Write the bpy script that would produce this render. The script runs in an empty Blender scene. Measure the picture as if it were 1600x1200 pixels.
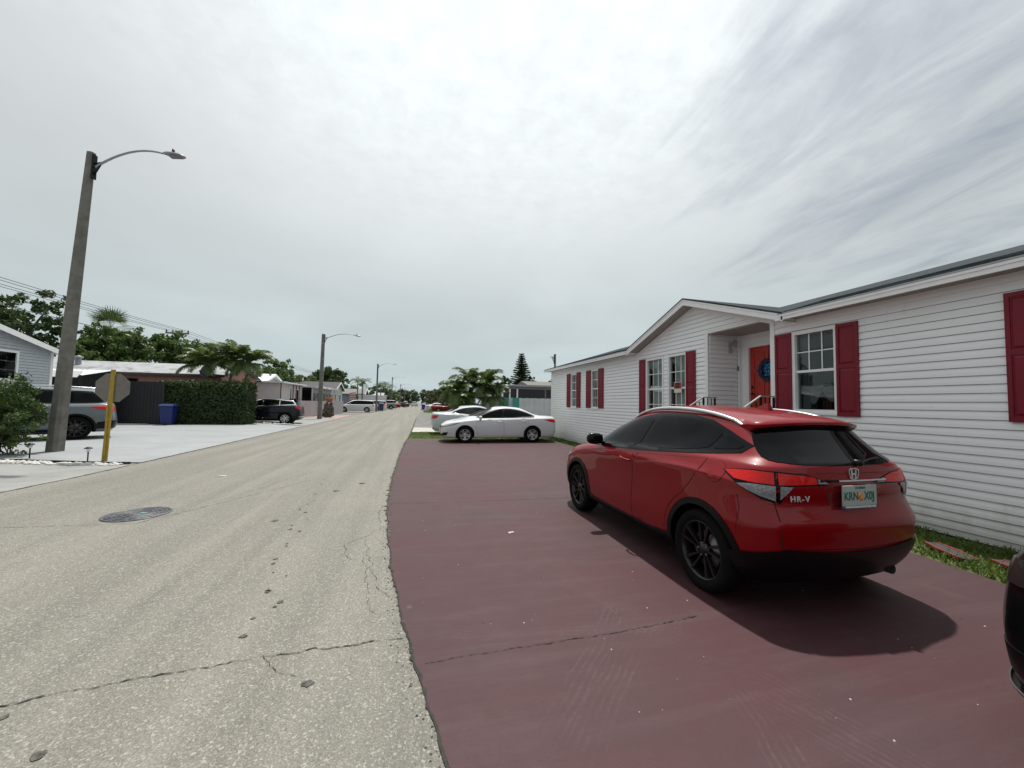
import bpy, bmesh, math, random
import numpy as np
from mathutils import Vector, Matrix
from mathutils.bvhtree import BVHTree
from mathutils.geometry import delaunay_2d_cdt
R = math.radians
random.seed(7)
rng = np.random.default_rng(11)
scene = bpy.context.scene
COL = scene.collection

# ------------------------------------------------------------------ camera
CAMF, CAMH = 615.0, 1.58
yaw, pitch, roll = R(14.08), R(2.86), R(1.0)
cam_d = bpy.data.cameras.new('camera')
cam = bpy.data.objects.new('camera', cam_d)
COL.objects.link(cam)
fw = Vector((math.sin(yaw)*math.cos(pitch), math.cos(yaw)*math.cos(pitch), math.sin(pitch)))
rt = Vector((math.cos(yaw), -math.sin(yaw), 0)); up = rt.cross(fw)
rt2 = rt*math.cos(roll)+up*math.sin(roll); up2 = up*math.cos(roll)-rt*math.sin(roll)
cam.matrix_world = Matrix(((rt2.x, up2.x, -fw.x, 0), (rt2.y, up2.y, -fw.y, 0), (rt2.z, up2.z, -fw.z, CAMH), (0, 0, 0, 1)))
cam_d.sensor_width = 36; cam_d.lens = 36*CAMF/1600
cam_d.clip_start = 0.05; cam_d.clip_end = 3000
scene.camera = cam

# ------------------------------------------------------------------ light
SUN_AZ, SUN_EL = R(17), R(70)          # azimuth from +Y (down the street) towards +X
sun_dir = Vector((math.sin(SUN_AZ)*math.cos(SUN_EL), math.cos(SUN_AZ)*math.cos(SUN_EL), math.sin(SUN_EL)))
sd = bpy.data.lights.new('sun', 'SUN'); sd.energy = 4.8; sd.angle = R(1.4); sd.color = (1, .96, .9)
so = bpy.data.objects.new('sun', sd); COL.objects.link(so)
so.rotation_euler = (-sun_dir).to_track_quat('-Z', 'Y').to_euler(); so.location = (0, 0, 30)

world = bpy.data.worlds.new('World'); scene.world = world
world.use_nodes = True
nt = world.node_tree; nt.nodes.clear()
class NG:
    """small helper to write node graphs briefly"""
    def __init__(s, nt): s.nt = nt
    def n(s, t, **k):
        nd = s.nt.nodes.new(t)
        for a, v in k.items(): setattr(nd, a, v)
        return nd
    def l(s, a, b): s.nt.links.new(a, b)
    def put(s, inp, v):
        if hasattr(v, 'links'): s.l(v, inp)
        else: inp.default_value = v
    def m(s, op, a, b=0.0, c=None, clamp=False):
        nd = s.n('ShaderNodeMath', operation=op, use_clamp=clamp)
        s.put(nd.inputs[0], a); s.put(nd.inputs[1], b)
        if c is not None: s.put(nd.inputs[2], c)
        return nd.outputs[0]
    def vm(s, op, a, b=(0, 0, 0)):
        nd = s.n('ShaderNodeVectorMath', operation=op)
        s.put(nd.inputs[0], a)
        if op == 'SCALE': s.put(nd.inputs['Scale'], b)
        else: s.put(nd.inputs[1], b)
        return nd.outputs['Value'] if op in ('DOT_PRODUCT', 'LENGTH', 'DISTANCE') else nd.outputs[0]
    def noise(s, vec, scale, detail=4, rough=.55, dist=0.0, dim='3D'):
        nd = s.n('ShaderNodeTexNoise', noise_dimensions=dim)
        if vec is not None: s.l(vec, nd.inputs['Vector'])
        nd.inputs['Scale'].default_value = scale; nd.inputs['Detail'].default_value = detail
        nd.inputs['Roughness'].default_value = rough; nd.inputs['Distortion'].default_value = dist
        return nd.outputs['Fac']
    def ramp(s, f, lo, hi, a=0.0, b=1.0, smooth=True):
        nd = s.n('ShaderNodeMapRange', interpolation_type='SMOOTHSTEP' if smooth else 'LINEAR')
        s.put(nd.inputs[0], f)
        for i, v in enumerate((lo, hi, a, b)): s.put(nd.inputs[i+1], v)
        return nd.outputs[0]
    def mix(s, f, a, b, blend='MIX'):
        nd = s.n('ShaderNodeMix', data_type='RGBA', blend_type=blend)
        s.put(nd.inputs[0], f)
        s.put(nd.inputs[6], a if hasattr(a, 'links') else (*a, 1)); s.put(nd.inputs[7], b if hasattr(b, 'links') else (*b, 1))
        return nd.outputs[2]
g = NG(nt)
tc = g.n('ShaderNodeTexCoord'); D = tc.outputs['Generated']
sky = g.n('ShaderNodeTexSky', sky_type='NISHITA', sun_disc=False, sun_elevation=SUN_EL, sun_rotation=SUN_AZ, air_density=1.4, dust_density=3.0)
skyc = g.vm('SCALE', sky.outputs[0], 0.06)
sep = g.n('ShaderNodeSeparateXYZ'); g.l(D, sep.inputs[0])
dz = g.m('MAXIMUM', sep.outputs[2], 0.0)
inv = g.m('DIVIDE', 1.0, g.m('ADD', dz, 0.14))
PL = g.vm('SCALE', D, inv)                       # cloud-layer plane coordinates
# thin overcast sheet with soft large unevenness, mottled cells and cirrus streaks
big = g.noise(PL, 0.9, 4, .5, .3)
mp = g.n('ShaderNodeMapping'); g.l(PL, mp.inputs[0]); mp.inputs['Rotation'].default_value = (0, 0, R(-38)); mp.inputs['Scale'].default_value = (2.2, .8, 1)
streak = g.noise(mp.outputs[0], 2.0, 6, .6, .5)
mott = g.noise(PL, 13, 5, .62, .2)
csun = g.vm('DOT_PRODUCT', D, tuple(sun_dir))
glow = g.ramp(csun, .45, 1.0)
gapdir = Vector((math.sin(R(64))*math.cos(R(33)), math.cos(R(64))*math.cos(R(33)), math.sin(R(33))))
gap = g.ramp(g.m('ADD', g.vm('DOT_PRODUCT', D, tuple(gapdir)), g.m('MULTIPLY', g.m('SUBTRACT', streak, .5), .30)), .90, 1.07)
low = g.ramp(dz, .02, .45)
br = g.m('ADD', g.m('SUBTRACT', .65, g.m('MULTIPLY', low, .035)), g.m('MULTIPLY', g.m('SUBTRACT', big, .5), .20))
br = g.m('ADD', br, g.m('MULTIPLY', g.m('SUBTRACT', streak, .5), g.m('MULTIPLY', low, .05)))
mm = g.m('MULTIPLY', g.m('SUBTRACT', mott, .5), g.m('MULTIPLY', g.ramp(csun, .60, .86), .32))
br = g.m('ADD', br, mm)
br = g.m('ADD', br, g.m('MULTIPLY', glow, .45))
cloudc = g.mix(g.m('MULTIPLY', low, 1.0), (.86, 1.0, 1.03), (.955, 1.01, 1.03))
cl = g.vm('SCALE', cloudc, br)
cover = g.m('SUBTRACT', .97, g.m('MULTIPLY', gap, .60))
fin = g.mix(cover, skyc, cl)
bg = g.n('ShaderNodeBackground'); g.l(fin, bg.inputs[0]); bg.inputs[1].default_value = 1.0
wo = g.n('ShaderNodeOutputWorld'); g.l(bg.outputs[0], wo.inputs[0])

scene.view_settings.view_transform = 'Standard'; scene.view_settings.look = 'None'
scene.view_settings.exposure = 0.0; scene.view_settings.gamma = 1.0
scene.view_settings.use_curve_mapping = False
scene.cycles.max_bounces = 8
scene.cycles.transparent_max_bounces = 16

# ------------------------------------------------------------------ materials
MATS = {}
def new_mat(name):
    m = bpy.data.materials.new(name); m.use_nodes = True
    nt = m.node_tree; b = nt.nodes['Principled BSDF']
    return m, NG(nt), b
def mat(name, color, rough=.6, metal=0.0, var=.12, scale=6.0, bump=0.0, bscale=40.0, coat=0.0, spec=.5, dirt=None, coords='Object'):
    """plain surface: colour with slight noise variation, optional bump and shaped dirt"""
    if name in MATS: return MATS[name]
    m, g, b = new_mat(name)
    tc = g.n('ShaderNodeTexCoord')
    src = tc.outputs[coords] if coords != 'World' else None
    if coords == 'World':
        src = g.n('ShaderNodeNewGeometry').outputs['Position']
    c = color
    if var > 0:
        f = g.noise(src, scale, 5, .6)
        lo = tuple(max(0, x*(1-var)) for x in color); hi = tuple(min(1, x*(1+var)) for x in color)
        c = g.mix(g.ramp(f, .3, .7), lo, hi)
    if dirt:
        dcol, dsc, lo_, hi_, amt = dirt
        f = g.noise(src, dsc, 6, .65, .4)
        c = g.mix(g.m('MULTIPLY', g.ramp(f, lo_, hi_), amt), c, dcol)
    g.put(b.inputs['Base Color'], c if hasattr(c, 'links') else (*c, 1))
    b.inputs['Roughness'].default_value = rough; b.inputs['Metallic'].default_value = metal
    b.inputs['Coat Weight'].default_value = coat; b.inputs['Coat Roughness'].default_value = .03
    b.inputs['Specular IOR Level'].default_value = spec
    if bump > 0:
        f = g.noise(src, bscale, 4, .6)
        bn = g.n('ShaderNodeBump'); bn.inputs['Strength'].default_value = bump; bn.inputs['Distance'].default_value = .01
        g.l(f, bn.inputs['Height']); g.l(bn.outputs[0], b.inputs['Normal'])
    MATS[name] = m
    return m
def paint(name, color, metal=.0, rough=.38, coat=.62):
    if name in MATS: return MATS[name]
    m, g, b = new_mat(name)
    tc = g.n('ShaderNodeTexCoord')
    f = g.noise(tc.outputs['Object'], 1.8, 5, .65)
    dust = g.noise(tc.outputs['Object'], 60, 3, .6)
    g.put(b.inputs['Base Color'], (*color, 1))
    b.inputs['Metallic'].default_value = metal
    g.put(b.inputs['Roughness'], g.m('ADD', rough-.05, g.m('MULTIPLY', f, .1)))
    b.inputs['Coat Weight'].default_value = coat; b.inputs['Specular IOR Level'].default_value = .12
    g.put(b.inputs['Coat Roughness'], g.m('ADD', .008, g.m('MULTIPLY', g.ramp(g.m('MULTIPLY', dust, f), .25, .5), .03)))
    MATS[name] = m
    return m
def leaf_mat(name, c1, c2, rough=.5, trans=.25):
    if name in MATS: return MATS[name]
    m, g, b = new_mat(name)
    geo = g.n('ShaderNodeNewGeometry')
    rnd = geo.outputs['Random Per Island']
    nz = g.noise(geo.outputs['Position'], 1.3, 3)
    c = g.mix(g.m('ADD', g.m('MULTIPLY', rnd, .6), g.m('MULTIPLY', nz, .4)), c1, c2)
    g.l(c, b.inputs['Base Color']); b.inputs['Roughness'].default_value = rough
    b.inputs['Specular IOR Level'].default_value = .4
    tr = g.n('ShaderNodeBsdfTranslucent'); g.l(g.mix(.5, c, (c2[0]*1.6, c2[1]*1.7, c2[2])), tr.inputs[0])
    mx = g.n('ShaderNodeMixShader'); mx.inputs[0].default_value = trans
    g.l(b.outputs[0], mx.inputs[1]); g.l(tr.outputs[0], mx.inputs[2])
    out = [n for n in g.nt.nodes if n.type == 'OUTPUT_MATERIAL'][0]; g.l(mx.outputs[0], out.inputs[0])
    MATS[name] = m
    return m
def clear_glass(name='window_glass', tint=(.75, .8, .8), refl=1.0):
    if name in MATS: return MATS[name]
    m, g, b = new_mat(name); g.nt.nodes.remove(b)
    out = [n for n in g.nt.nodes if n.type == 'OUTPUT_MATERIAL'][0]
    tr = g.n('ShaderNodeBsdfTransparent'); tr.inputs[0].default_value = (*tint, 1)
    gl = g.n('ShaderNodeBsdfGlossy'); gl.inputs['Roughness'].default_value = .015
    fr = g.n('ShaderNodeLayerWeight'); fr.inputs[0].default_value = .5
    mx = g.n('ShaderNodeMixShader'); g.l(g.m('ADD', .05, g.m('MULTIPLY', g.m('POWER', fr.outputs['Facing'], 4.0), .85*refl), clamp=True), mx.inputs[0])
    g.l(tr.outputs[0], mx.inputs[1]); g.l(gl.outputs[0], mx.inputs[2]); g.l(mx.outputs[0], out.inputs[0])
    MATS[name] = m
    return m

# ------------------------------------------------------------------ mesh helpers
class MB:
    def __init__(s): s.v = []; s.f = []; s.mi = []; s.sm = []
    def add(s, vs, fs, mi=0, smooth=False):
        o = len(s.v); s.v += [tuple(v) for v in vs]
        for f in fs: s.f.append(tuple(i+o for i in f)); s.mi.append(mi); s.sm.append(smooth)
        return s
    def box(s, x0, x1, y0, y1, z0, z1, mi=0):
        vs = [(x, y, z) for x in (x0, x1) for y in (y0, y1) for z in (z0, z1)]
        return s.add(vs, [(0, 1, 3, 2), (4, 6, 7, 5), (0, 4, 5, 1), (2, 3, 7, 6), (0, 2, 6, 4), (1, 5, 7, 3)], mi)
    def bar(s, a, b, w, h=None, mi=0, upv=(0, 0, 1)):
        a, b = Vector(a), Vector(b); h = h or w
        d = (b-a).normalized(); u = Vector(upv)
        if abs(d.dot(u)) > .98: u = Vector((1, 0, 0))
        r = d.cross(u).normalized()*w/2; t = r.cross(d).normalized()*h/2
        vs = [p+i*r+j*t for p in (a, b) for i, j in ((-1, -1), (1, -1), (1, 1), (-1, 1))]
        return s.add(vs, [(3, 2, 1, 0), (4, 5, 6, 7), (0, 1, 5, 4), (1, 2, 6, 5), (2, 3, 7, 6), (3, 0, 4, 7)], mi)
    def tube(s, pts, rad, n=8, mi=0, cap=True, smooth=True):
        pts = [Vector(p) for p in pts]; m = len(pts)
        if not hasattr(rad, '__len__'): rad = [rad]*m
        vs = []; ref = Vector((0, 0, 1))
        pr = None
        for i, p in enumerate(pts):
            d = (pts[min(i+1, m-1)]-pts[max(i-1, 0)]).normalized()
            if pr is None:
                u = ref if abs(d.z) < .95 else Vector((1, 0, 0))
                r = d.cross(u).normalized()
            else:
                r = (pr-d*pr.dot(d)).normalized()
            pr = r; t = d.cross(r)
            for k in range(n):
                a = 2*math.pi*k/n; vs.append(p+(r*math.cos(a)+t*math.sin(a))*rad[i])
        fs = [(i*n+k, i*n+(k+1) % n, (i+1)*n+(k+1) % n, (i+1)*n+k) for i in range(m-1) for k in range(n)]
        s.add(vs, fs, mi, smooth)
        if cap: s.add(vs[:n], [tuple(range(n))[::-1]], mi); s.add(vs[-n:], [tuple(range(n))], mi)
        return s
    def lathe(s, prof, n=24, origin=(0, 0, 0), axis='z', mi=0, smooth=True):
        vs = []; o = Vector(origin)
        for r, h in prof:
            for k in range(n):
                a = 2*math.pi*k/n; c, t = r*math.cos(a), r*math.sin(a)
                vs.append(o+Vector({'z': (c, t, h), 'y': (c, h, t), 'x': (h, c, t)}[axis]))
        fs = [(i*n+k, i*n+(k+1) % n, (i+1)*n+(k+1) % n, (i+1)*n+k) for i in range(len(prof)-1) for k in range(n)]
        return s.add(vs, fs, mi, smooth)
    def prism(s, poly, a, b, axis='z', mi=0):
        """extrude a 2D polygon from a to b along axis (other two axes in order)"""
        def P(p, h): return {'z': (p[0], p[1], h), 'x': (h, p[0], p[1]), 'y': (p[0], h, p[1])}[axis]
        n = len(poly); vs = [P(p, a) for p in poly]+[P(p, b) for p in poly]
        fs = [tuple(range(n))[::-1], tuple(range(n, 2*n))]+[(i, (i+1) % n, n+(i+1) % n, n+i) for i in range(n)]
        return s.add(vs, fs, mi)
    def mesh(s, name, mats):
        me = bpy.data.meshes.new(name); me.from_pydata(s.v, [], s.f)
        for m in (mats if isinstance(mats, (list, tuple)) else [mats]): me.materials.append(m)
        me.polygons.foreach_set('material_index', s.mi); me.polygons.foreach_set('use_smooth', s.sm)
        me.update()
        return me
    def build(s, name, mats, parent=None, fix=True, **tags):
        me = s.mesh(name, mats)
        if fix:
            bm = bmesh.new(); bm.from_mesh(me); bmesh.ops.recalc_face_normals(bm, faces=bm.faces[:]); bm.to_mesh(me); bm.free()
        return link(name, me, parent, **tags)
def link(name, me, parent=None, loc=None, rot=None, label=None, cat=None, group=None, kind=None):
    o = bpy.data.objects.new(name, me); COL.objects.link(o)
    if parent: o.parent = parent
    if loc: o.location = loc
    if rot: o.rotation_euler = rot
    if label: o['label'] = label
    if cat: o['category'] = cat
    if group: o['group'] = group
    if kind: o['kind'] = kind
    return o
def thing(name, label, cat, loc=(0, 0, 0), rz=0.0, group=None):
    return link(name, None, None, loc, (0, 0, rz), label, cat, group)
def copy_tree(o, parent=None):
    c = o.copy(); COL.objects.link(c); c.parent = parent
    for ch in list(o.children): copy_tree(ch, c)
    return c
def copy_thing(o, loc, rz=0.0, label=None, scale=None):
    c = copy_tree(o); c.location = loc; c.rotation_euler = (0, 0, rz)
    if label: c['label'] = label
    if scale: c.scale = (scale,)*3
    return c
def np_mesh(name, verts, faces, mats, mi=None, smooth=False):
    """verts (n,3), faces (m,k) arrays"""
    me = bpy.data.meshes.new(name); k = faces.shape[1]
    me.vertices.add(len(verts)); me.vertices.foreach_set('co', np.asarray(verts, np.float32).ravel())
    me.loops.add(faces.size); me.loops.foreach_set('vertex_index', faces.ravel().astype(np.int32))
    me.polygons.add(len(faces)); me.polygons.foreach_set('loop_start', np.arange(0, faces.size, k, dtype=np.int32))
    try: me.polygons.foreach_set('loop_total', np.full(len(faces), k, np.int32))
    except Exception: pass
    for m in (mats if isinstance(mats, (list, tuple)) else [mats]): me.materials.append(m)
    if mi is not None: me.polygons.foreach_set('material_index', np.asarray(mi, np.int32))
    me.polygons.foreach_set('use_smooth', np.full(len(faces), smooth))
    me.update(calc_edges=True)
    return me
def text_mesh(txt, size, depth=.002, align='CENTER', bold=0.0, shear=0.0, spacing=1.0):
    cu = bpy.data.curves.new('text', 'FONT'); cu.body = txt; cu.size = size; cu.extrude = depth; cu.offset = bold
    cu.align_x = align; cu.align_y = 'CENTER'; cu.shear = shear; cu.space_character = spacing; cu.resolution_u = 3
    ob = bpy.data.objects.new('text', cu)
    COL.objects.link(ob); dg = bpy.context.evaluated_depsgraph_get()
    me = bpy.data.meshes.new_from_object(ob.evaluated_get(dg)); bpy.data.objects.remove(ob)
    return me
def text(name, txt, size, m, parent, loc, rot, **k):
    me = text_mesh(txt, size, **k); me.materials.clear(); me.materials.append(m)
    return link(name, me, parent, loc, rot)
def eval_mesh(ob):
    dg = bpy.context.evaluated_depsgraph_get()
    return bpy.data.meshes.new_from_object(ob.evaluated_get(dg))
def lerp(a, b, t): return a+(b-a)*t
def pw(pts, x):
    """piecewise linear, pts sorted by x"""
    if not hasattr(pts, '__len__'): return pts
    if x <= pts[0][0]: return pts[0][1]
    for (a, p), (b, q) in zip(pts, pts[1:]):
        if x <= b: return p+(q-p)*(x-a)/(b-a)
    return pts[-1][1]
def smooth_poly(pts, it=2, closed=True):
    for _ in range(it):
        q = []
        n = len(pts)
        for i in range(n if closed else n-1):
            a, b = pts[i], pts[(i+1) % n]
            q += [tuple(lerp(a[k], b[k], .25) for k in range(len(a))), tuple(lerp(a[k], b[k], .75) for k in range(len(a)))]
        if not closed: q = [pts[0]]+q[1:-1]+[pts[-1]]
        pts = q
    return pts
# ------------------------------------------------------------------ vehicles
def poly_offset(p, d):
    """offset closed 2D polygon outwards by d (any winding)"""
    n = len(p); A = sum(p[i][0]*p[(i+1) % n][1]-p[(i+1) % n][0]*p[i][1] for i in range(n))
    s = 1 if A > 0 else -1; out = []
    for i in range(n):
        a, b, c = Vector(p[i-1]), Vector(p[i]), Vector(p[(i+1) % n])
        e1 = (b-a); e2 = (c-b)
        if e1.length < 1e-9 or e2.length < 1e-9: out.append(tuple(b)); continue
        e1.normalize(); e2.normalize()
        n1 = Vector((e1.y, -e1.x))*s; n2 = Vector((e2.y, -e2.x))*s
        m = (n1+n2)
        if m.length < .3: m = n1
        m.normalize(); k = min(1/max(m.dot(n1), .35), 2.0)
        out.append(tuple(b+m*d*k))
    return out
def in_poly(x, y, p):
    c = False; j = len(p)-1
    for i in range(len(p)):
        if (p[i][1] > y) != (p[j][1] > y) and x < (p[j][0]-p[i][0])*(y-p[i][1])/(p[j][1]-p[i][1])+p[i][0]: c = not c
        j = i
    return c
class Skin:
    """the finished body surface; shapes drawn in side, rear, front or top view are laid on it"""
    def __init__(s, me, wrap_x):
        s.vs = [v.co.copy() for v in me.vertices]; s.ns = [v.normal.copy() for v in me.vertices]
        s.tris = []
        me.calc_loop_triangles()
        for t in me.loop_triangles: s.tris.append(tuple(t.vertices))
        s.bvh = BVHTree.FromPolygons(s.vs, s.tris); s.wx = wrap_x
    def ray(s, mode, a, b):
        if mode == 'L': return Vector((a, 3, b)), Vector((0, -1, 0))
        if mode == 'R': return Vector((a, -3, b)), Vector((0, 1, 0))
        if mode == 'B': return Vector((-6, a, b)), Vector((1, 0, 0))
        if mode == 'F': return Vector((6, a, b)), Vector((-1, 0, 0))
        if mode == 'T': return Vector((a, b, 5)), Vector((0, 0, -1))
        d = Vector((-math.cos(a), math.sin(a), 0)) if mode == 'C' else Vector((math.cos(a), math.sin(a), 0))
        ax = -s.wx if mode == 'C' else s.wx
        return Vector((ax, 0, b))+d*4, -d
    def hit(s, mode, a, b):
        o, d = s.ray(mode, a, b)
        for eps in (0, .004, -.004, .012, -.012, .03, -.03):
            o2 = o+Vector((0, 0, eps)) if mode != 'T' else o+Vector((eps, 0, 0))
            h = s.bvh.ray_cast(o2, d)
            if h[0] is not None:
                t = s.tris[h[2]]; p = h[0]
                A, B, C = (s.vs[i] for i in t)
                v0, v1, v2 = B-A, C-A, p-A
                d00, d01, d11, d20, d21 = v0.dot(v0), v0.dot(v1), v1.dot(v1), v2.dot(v0), v2.dot(v1)
                den = d00*d11-d01*d01
                if abs(den) < 1e-14: n = s.ns[t[0]]
                else:
                    v = (d11*d20-d01*d21)/den; w = (d00*d21-d01*d20)/den
                    n = (s.ns[t[0]]*(1-v-w)+s.ns[t[1]]*v+s.ns[t[2]]*w).normalized()
                if n.dot(d) > 0: n = h[1] if h[1].dot(d) < 0 else -h[1]
                return p, n
        return None
    def panel(s, name, poly, mode, mats, parent, off=.003, thick=.008, res=.06, **tags):
        if poly and len(poly[0]) == 3:
            if mode in 'CG':
                ax = -s.wx if mode == 'C' else s.wx
                sg = -1 if mode == 'C' else 1
                poly = [(math.atan2(y, sg*(x-ax)), z) for x, y, z in poly]
        # refine outline
        n = len(poly); out = []
        sc = (1.0/.9 if mode in 'CG' else 1)
        for i in range(n):
            a, b = poly[i], poly[(i+1) % n]
            L = math.hypot((a[0]-b[0]), a[1]-b[1]); k = max(1, int(L/(res*sc)))
            out += [(lerp(a[0], b[0], t/k), lerp(a[1], b[1], t/k)) for t in range(k)]
        nb = len(out)
        xs = [p[0] for p in out]; ys = [p[1] for p in out]
        pts = [Vector(p) for p in out]
        inner = poly_offset(out, -res*.35)
        x = min(xs)+res*.5
        while x < max(xs):
            y = min(ys)+res*.5
            while y < max(ys):
                if in_poly(x, y, inner): pts.append(Vector((x, y)))
                y += res
            x += res
        vs, es, fs, ov, oe, of = delaunay_2d_cdt(pts, [], [list(range(nb))], 1, 1e-6)
        P = []; N = []
        for v in vs:
            h = s.hit(mode, v.x, v.y)
            if h is None:
                P.append(None); N.append(None); continue
            P.append(h[0]+h[1]*off); N.append(h[1])
        fs = [f for f in fs if all(P[i] is not None for i in f)]
        used = sorted({i for f in fs for i in f}); mp = {i: k for k, i in enumerate(used)}
        V = [P[i] for i in used]; NN = [N[i] for i in used]
        F = []
        for f in fs:
            a, b, c = (mp[i] for i in f)
            if (V[b]-V[a]).cross(V[c]-V[a]).dot(NN[a]) < 0: b, c = c, b
            F.append((a, b, c))
        # rim
        cnt = {}
        for f in F:
            for i in range(3):
                e = (f[i], f[(i+1) % 3]); cnt[tuple(sorted(e))] = cnt.get(tuple(sorted(e)), [])+[e]
        nv = len(V); rim = {}
        V2 = list(V); N2 = list(NN); F2 = list(F)
        for k, e in cnt.items():
            if len(e) == 1:
                a, b = e[0]
                q = []
                for i in (a, b):
                    q.append(len(V2)); V2.append(V[i]); N2.append(None)
                    q.append(len(V2)); V2.append(V[i]-NN[i]*thick); N2.append(None)
                F2.append((q[2], q[0], q[1], q[3]))
        me = bpy.data.meshes.new(name); me.from_pydata([tuple(v) for v in V2], [], F2)
        for m in (mats if isinstance(mats, (list, tuple)) else [mats]): me.materials.append(m)
        me.polygons.foreach_set('use_smooth', [True]*len(F)+[False]*(len(F2)-len(F)))
        me.update()
        nrm = []
        for i, nn in enumerate(N2):
            nrm.append(tuple(nn) if nn is not None else tuple(me.vertices[i].normal))
        me.normals_split_custom_set_from_vertices(nrm)
        return link(name, me, parent, **tags)
    def strip(s, name, line, mode, w, m, parent, off=.0012, res=.05, **tags):
        pts = line; L = []; Rr = []
        for i, p in enumerate(pts):
            a = Vector(pts[max(i-1, 0)]); b = Vector(pts[min(i+1, len(pts)-1)])
            d = (b-a).normalized(); n = Vector((-d.y, d.x))*w/2
            L.append(tuple(Vector(p)+n)); Rr.append(tuple(Vector(p)-n))
        return s.panel(name, L+Rr[::-1], mode, m, parent, off, .002, res, **tags)

def body_net(levels, cf=.42, cr=.38, creases=None, sub=3):
    creases = creases or {}
    rows = []
    for L in levels:
        F, Rr = L['F'], L['R']; f, r = L.get('cf', cf), L.get('cr', cr)
        xs = [F, F-.03, F-.15, F-f]; xe = [Rr+r, Rr+.115, Rr+.022, Rr]
        mid = [lerp(xs[-1], xe[0], t) for t in (.2, .4, .6, .8)] if not L.get('mid') else L['mid']
        X = xs+[lerp(xs[-1], xe[0], t) for t in (1/6, 2/6, 3/6, 4/6, 5/6)][0:5]+xe
        row = []
        for i, x in enumerate(X):
            hx = min(max(x, Rr+r), F-f); h = pw(L['h'], hx)
            k = {0: 0, 1: .52, 2: .88, len(X)-3: .945, len(X)-2: .57, len(X)-1: 0}.get(i, 1)
            z = pw(L['z'], x)+(L.get('crown', 0)*(1-k*k) if i in (0, 1, 2, len(X)-3, len(X)-2, len(X)-1) else 0)
            row.append((x, h*k, z))
        rows.append(row)
    nc = len(rows[0])
    bot = [(x, 0, z) for x, y, z in rows[0]]
    V = []; idx = []
    def ring(row, spine=False):
        ids = []
        for (x, y, z) in row: V.append((x, y, z)); ids.append(len(V)-1)
        if spine: return ids+ids[1:-1][::-1]
        mir = []
        for (x, y, z) in row[1:-1][::-1]: V.append((x, -y, z)); mir.append(len(V)-1)
        return ids+mir
    rings = [ring(bot, True)]+[ring(r) for r in rows[:-1]]+[ring([(x, 0, z) for x, y, z in rows[-1]], True)]
    Fc = []
    n = len(rings[0])
    for a, b in zip(rings, rings[1:]):
        for i in range(n):
            j = (i+1) % n
            q = [a[i], a[j], b[j], b[i]]
            u = []
            for t in q:
                if t not in u: u.append(t)
            if len(u) >= 3: Fc.append(tuple(u))
    me = bpy.data.meshes.new('body'); me.from_pydata(V, [], Fc); me.update()
    bm = bmesh.new(); bm.from_mesh(me)
    bmesh.ops.recalc_face_normals(bm, faces=bm.faces[:])
    cl = bm.edges.layers.float.new('crease_edge')
    bm.verts.ensure_lookup_table()
    for lv, w in creases.items():
        rg = rings[lv+1]; st = set()
        for i in range(n): st.add(frozenset((rg[i], rg[(i+1) % n])))
        for e in bm.edges:
            if frozenset((e.verts[0].index, e.verts[1].index)) in st: e[cl] = w
    bm.to_mesh(me); bm.free()
    for p in me.polygons: p.use_smooth = True
    ob = bpy.data.objects.new('body', me); COL.objects.link(ob)
    m = ob.modifiers.new('s', 'SUBSURF'); m.levels = m.render_levels = sub; m.boundary_smooth = 'PRESERVE_CORNERS'
    out = eval_mesh(ob); bpy.data.objects.remove(ob)
    return out
def cut_arches(me, wheels, r, hw, paintm, blackm, flat=0.0):
    me.materials.clear(); me.materials.append(paintm); me.materials.append(blackm)
    ob = bpy.data.objects.new('b', me); COL.objects.link(ob)
    mb = MB()
    for x in wheels:
        for sgn in (1, -1):
            n = 40; rows = []
            for y in (sgn*(hw-.30), sgn*(hw+.3)):
                rows.append([(x+r*math.cos(2*math.pi*k/n), y, wheels_z+r*math.sin(2*math.pi*k/n)) for k in range(n)])
            o = rows[0]+rows[1]
            mb.add(o, [tuple(range(n))[::-1], tuple(range(n, 2*n))]+[(i, (i+1) % n, n+(i+1) % n, n+i) for i in range(n)])
    c = mb.build('cut', blackm)
    m = ob.modifiers.new('b', 'BOOLEAN'); m.operation = 'DIFFERENCE'; m.object = c; m.solver = 'EXACT'
    try: m.material_mode = 'TRANSFER'
    except Exception: pass
    out = eval_mesh(ob)
    bpy.data.objects.remove(ob); bpy.data.objects.remove(c)
    return out
wheels_z = .34
RUB = mat('tyre_rubber', (.005, .005, .0052), .85, spec=.12, var=.25, scale=9, bump=.15, bscale=60)
BLK = mat('black_plastic', (.0035, .0035, .0038), .38, spec=.2, var=.25, scale=8, bump=.08, bscale=90)
GLB = mat('gloss_black', (.0025, .0025, .003), .12, var=0, spec=.16)
SEAM = mat('panel_gap', (.004, .004, .004), .9, var=0)
CHR = mat('chrome', (.75, .75, .76), .12, 1.0, var=0)
ALU = mat('wheel_alloy', (.52, .53, .54), .28, .85, var=.06)
DISC = mat('brake_steel', (.22, .2, .19), .45, .8, var=.2)
GLASS = {}
def tinted(name, c=(.012, .014, .015), rough=.03):
    if name in MATS: return MATS[name]
    m, g, b = new_mat(name)
    tc = g.n('ShaderNodeTexCoord'); f = g.noise(tc.outputs['Object'], 2.2, 3, .5, 1.0)
    g.l(g.mix(g.ramp(f, .35, .65), tuple(x*.6 for x in c), tuple(x*1.7 for x in c)), b.inputs['Base Color'])
    b.inputs['Roughness'].default_value = rough; b.inputs['IOR'].default_value = 1.52
    b.inputs['Specular IOR Level'].default_value = .11
    MATS[name] = m
    return m
TINT = tinted('tinted_glass', (.0022, .0026, .003))
LTINT = tinted('grey_car_glass', (.018, .022, .024))
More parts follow.
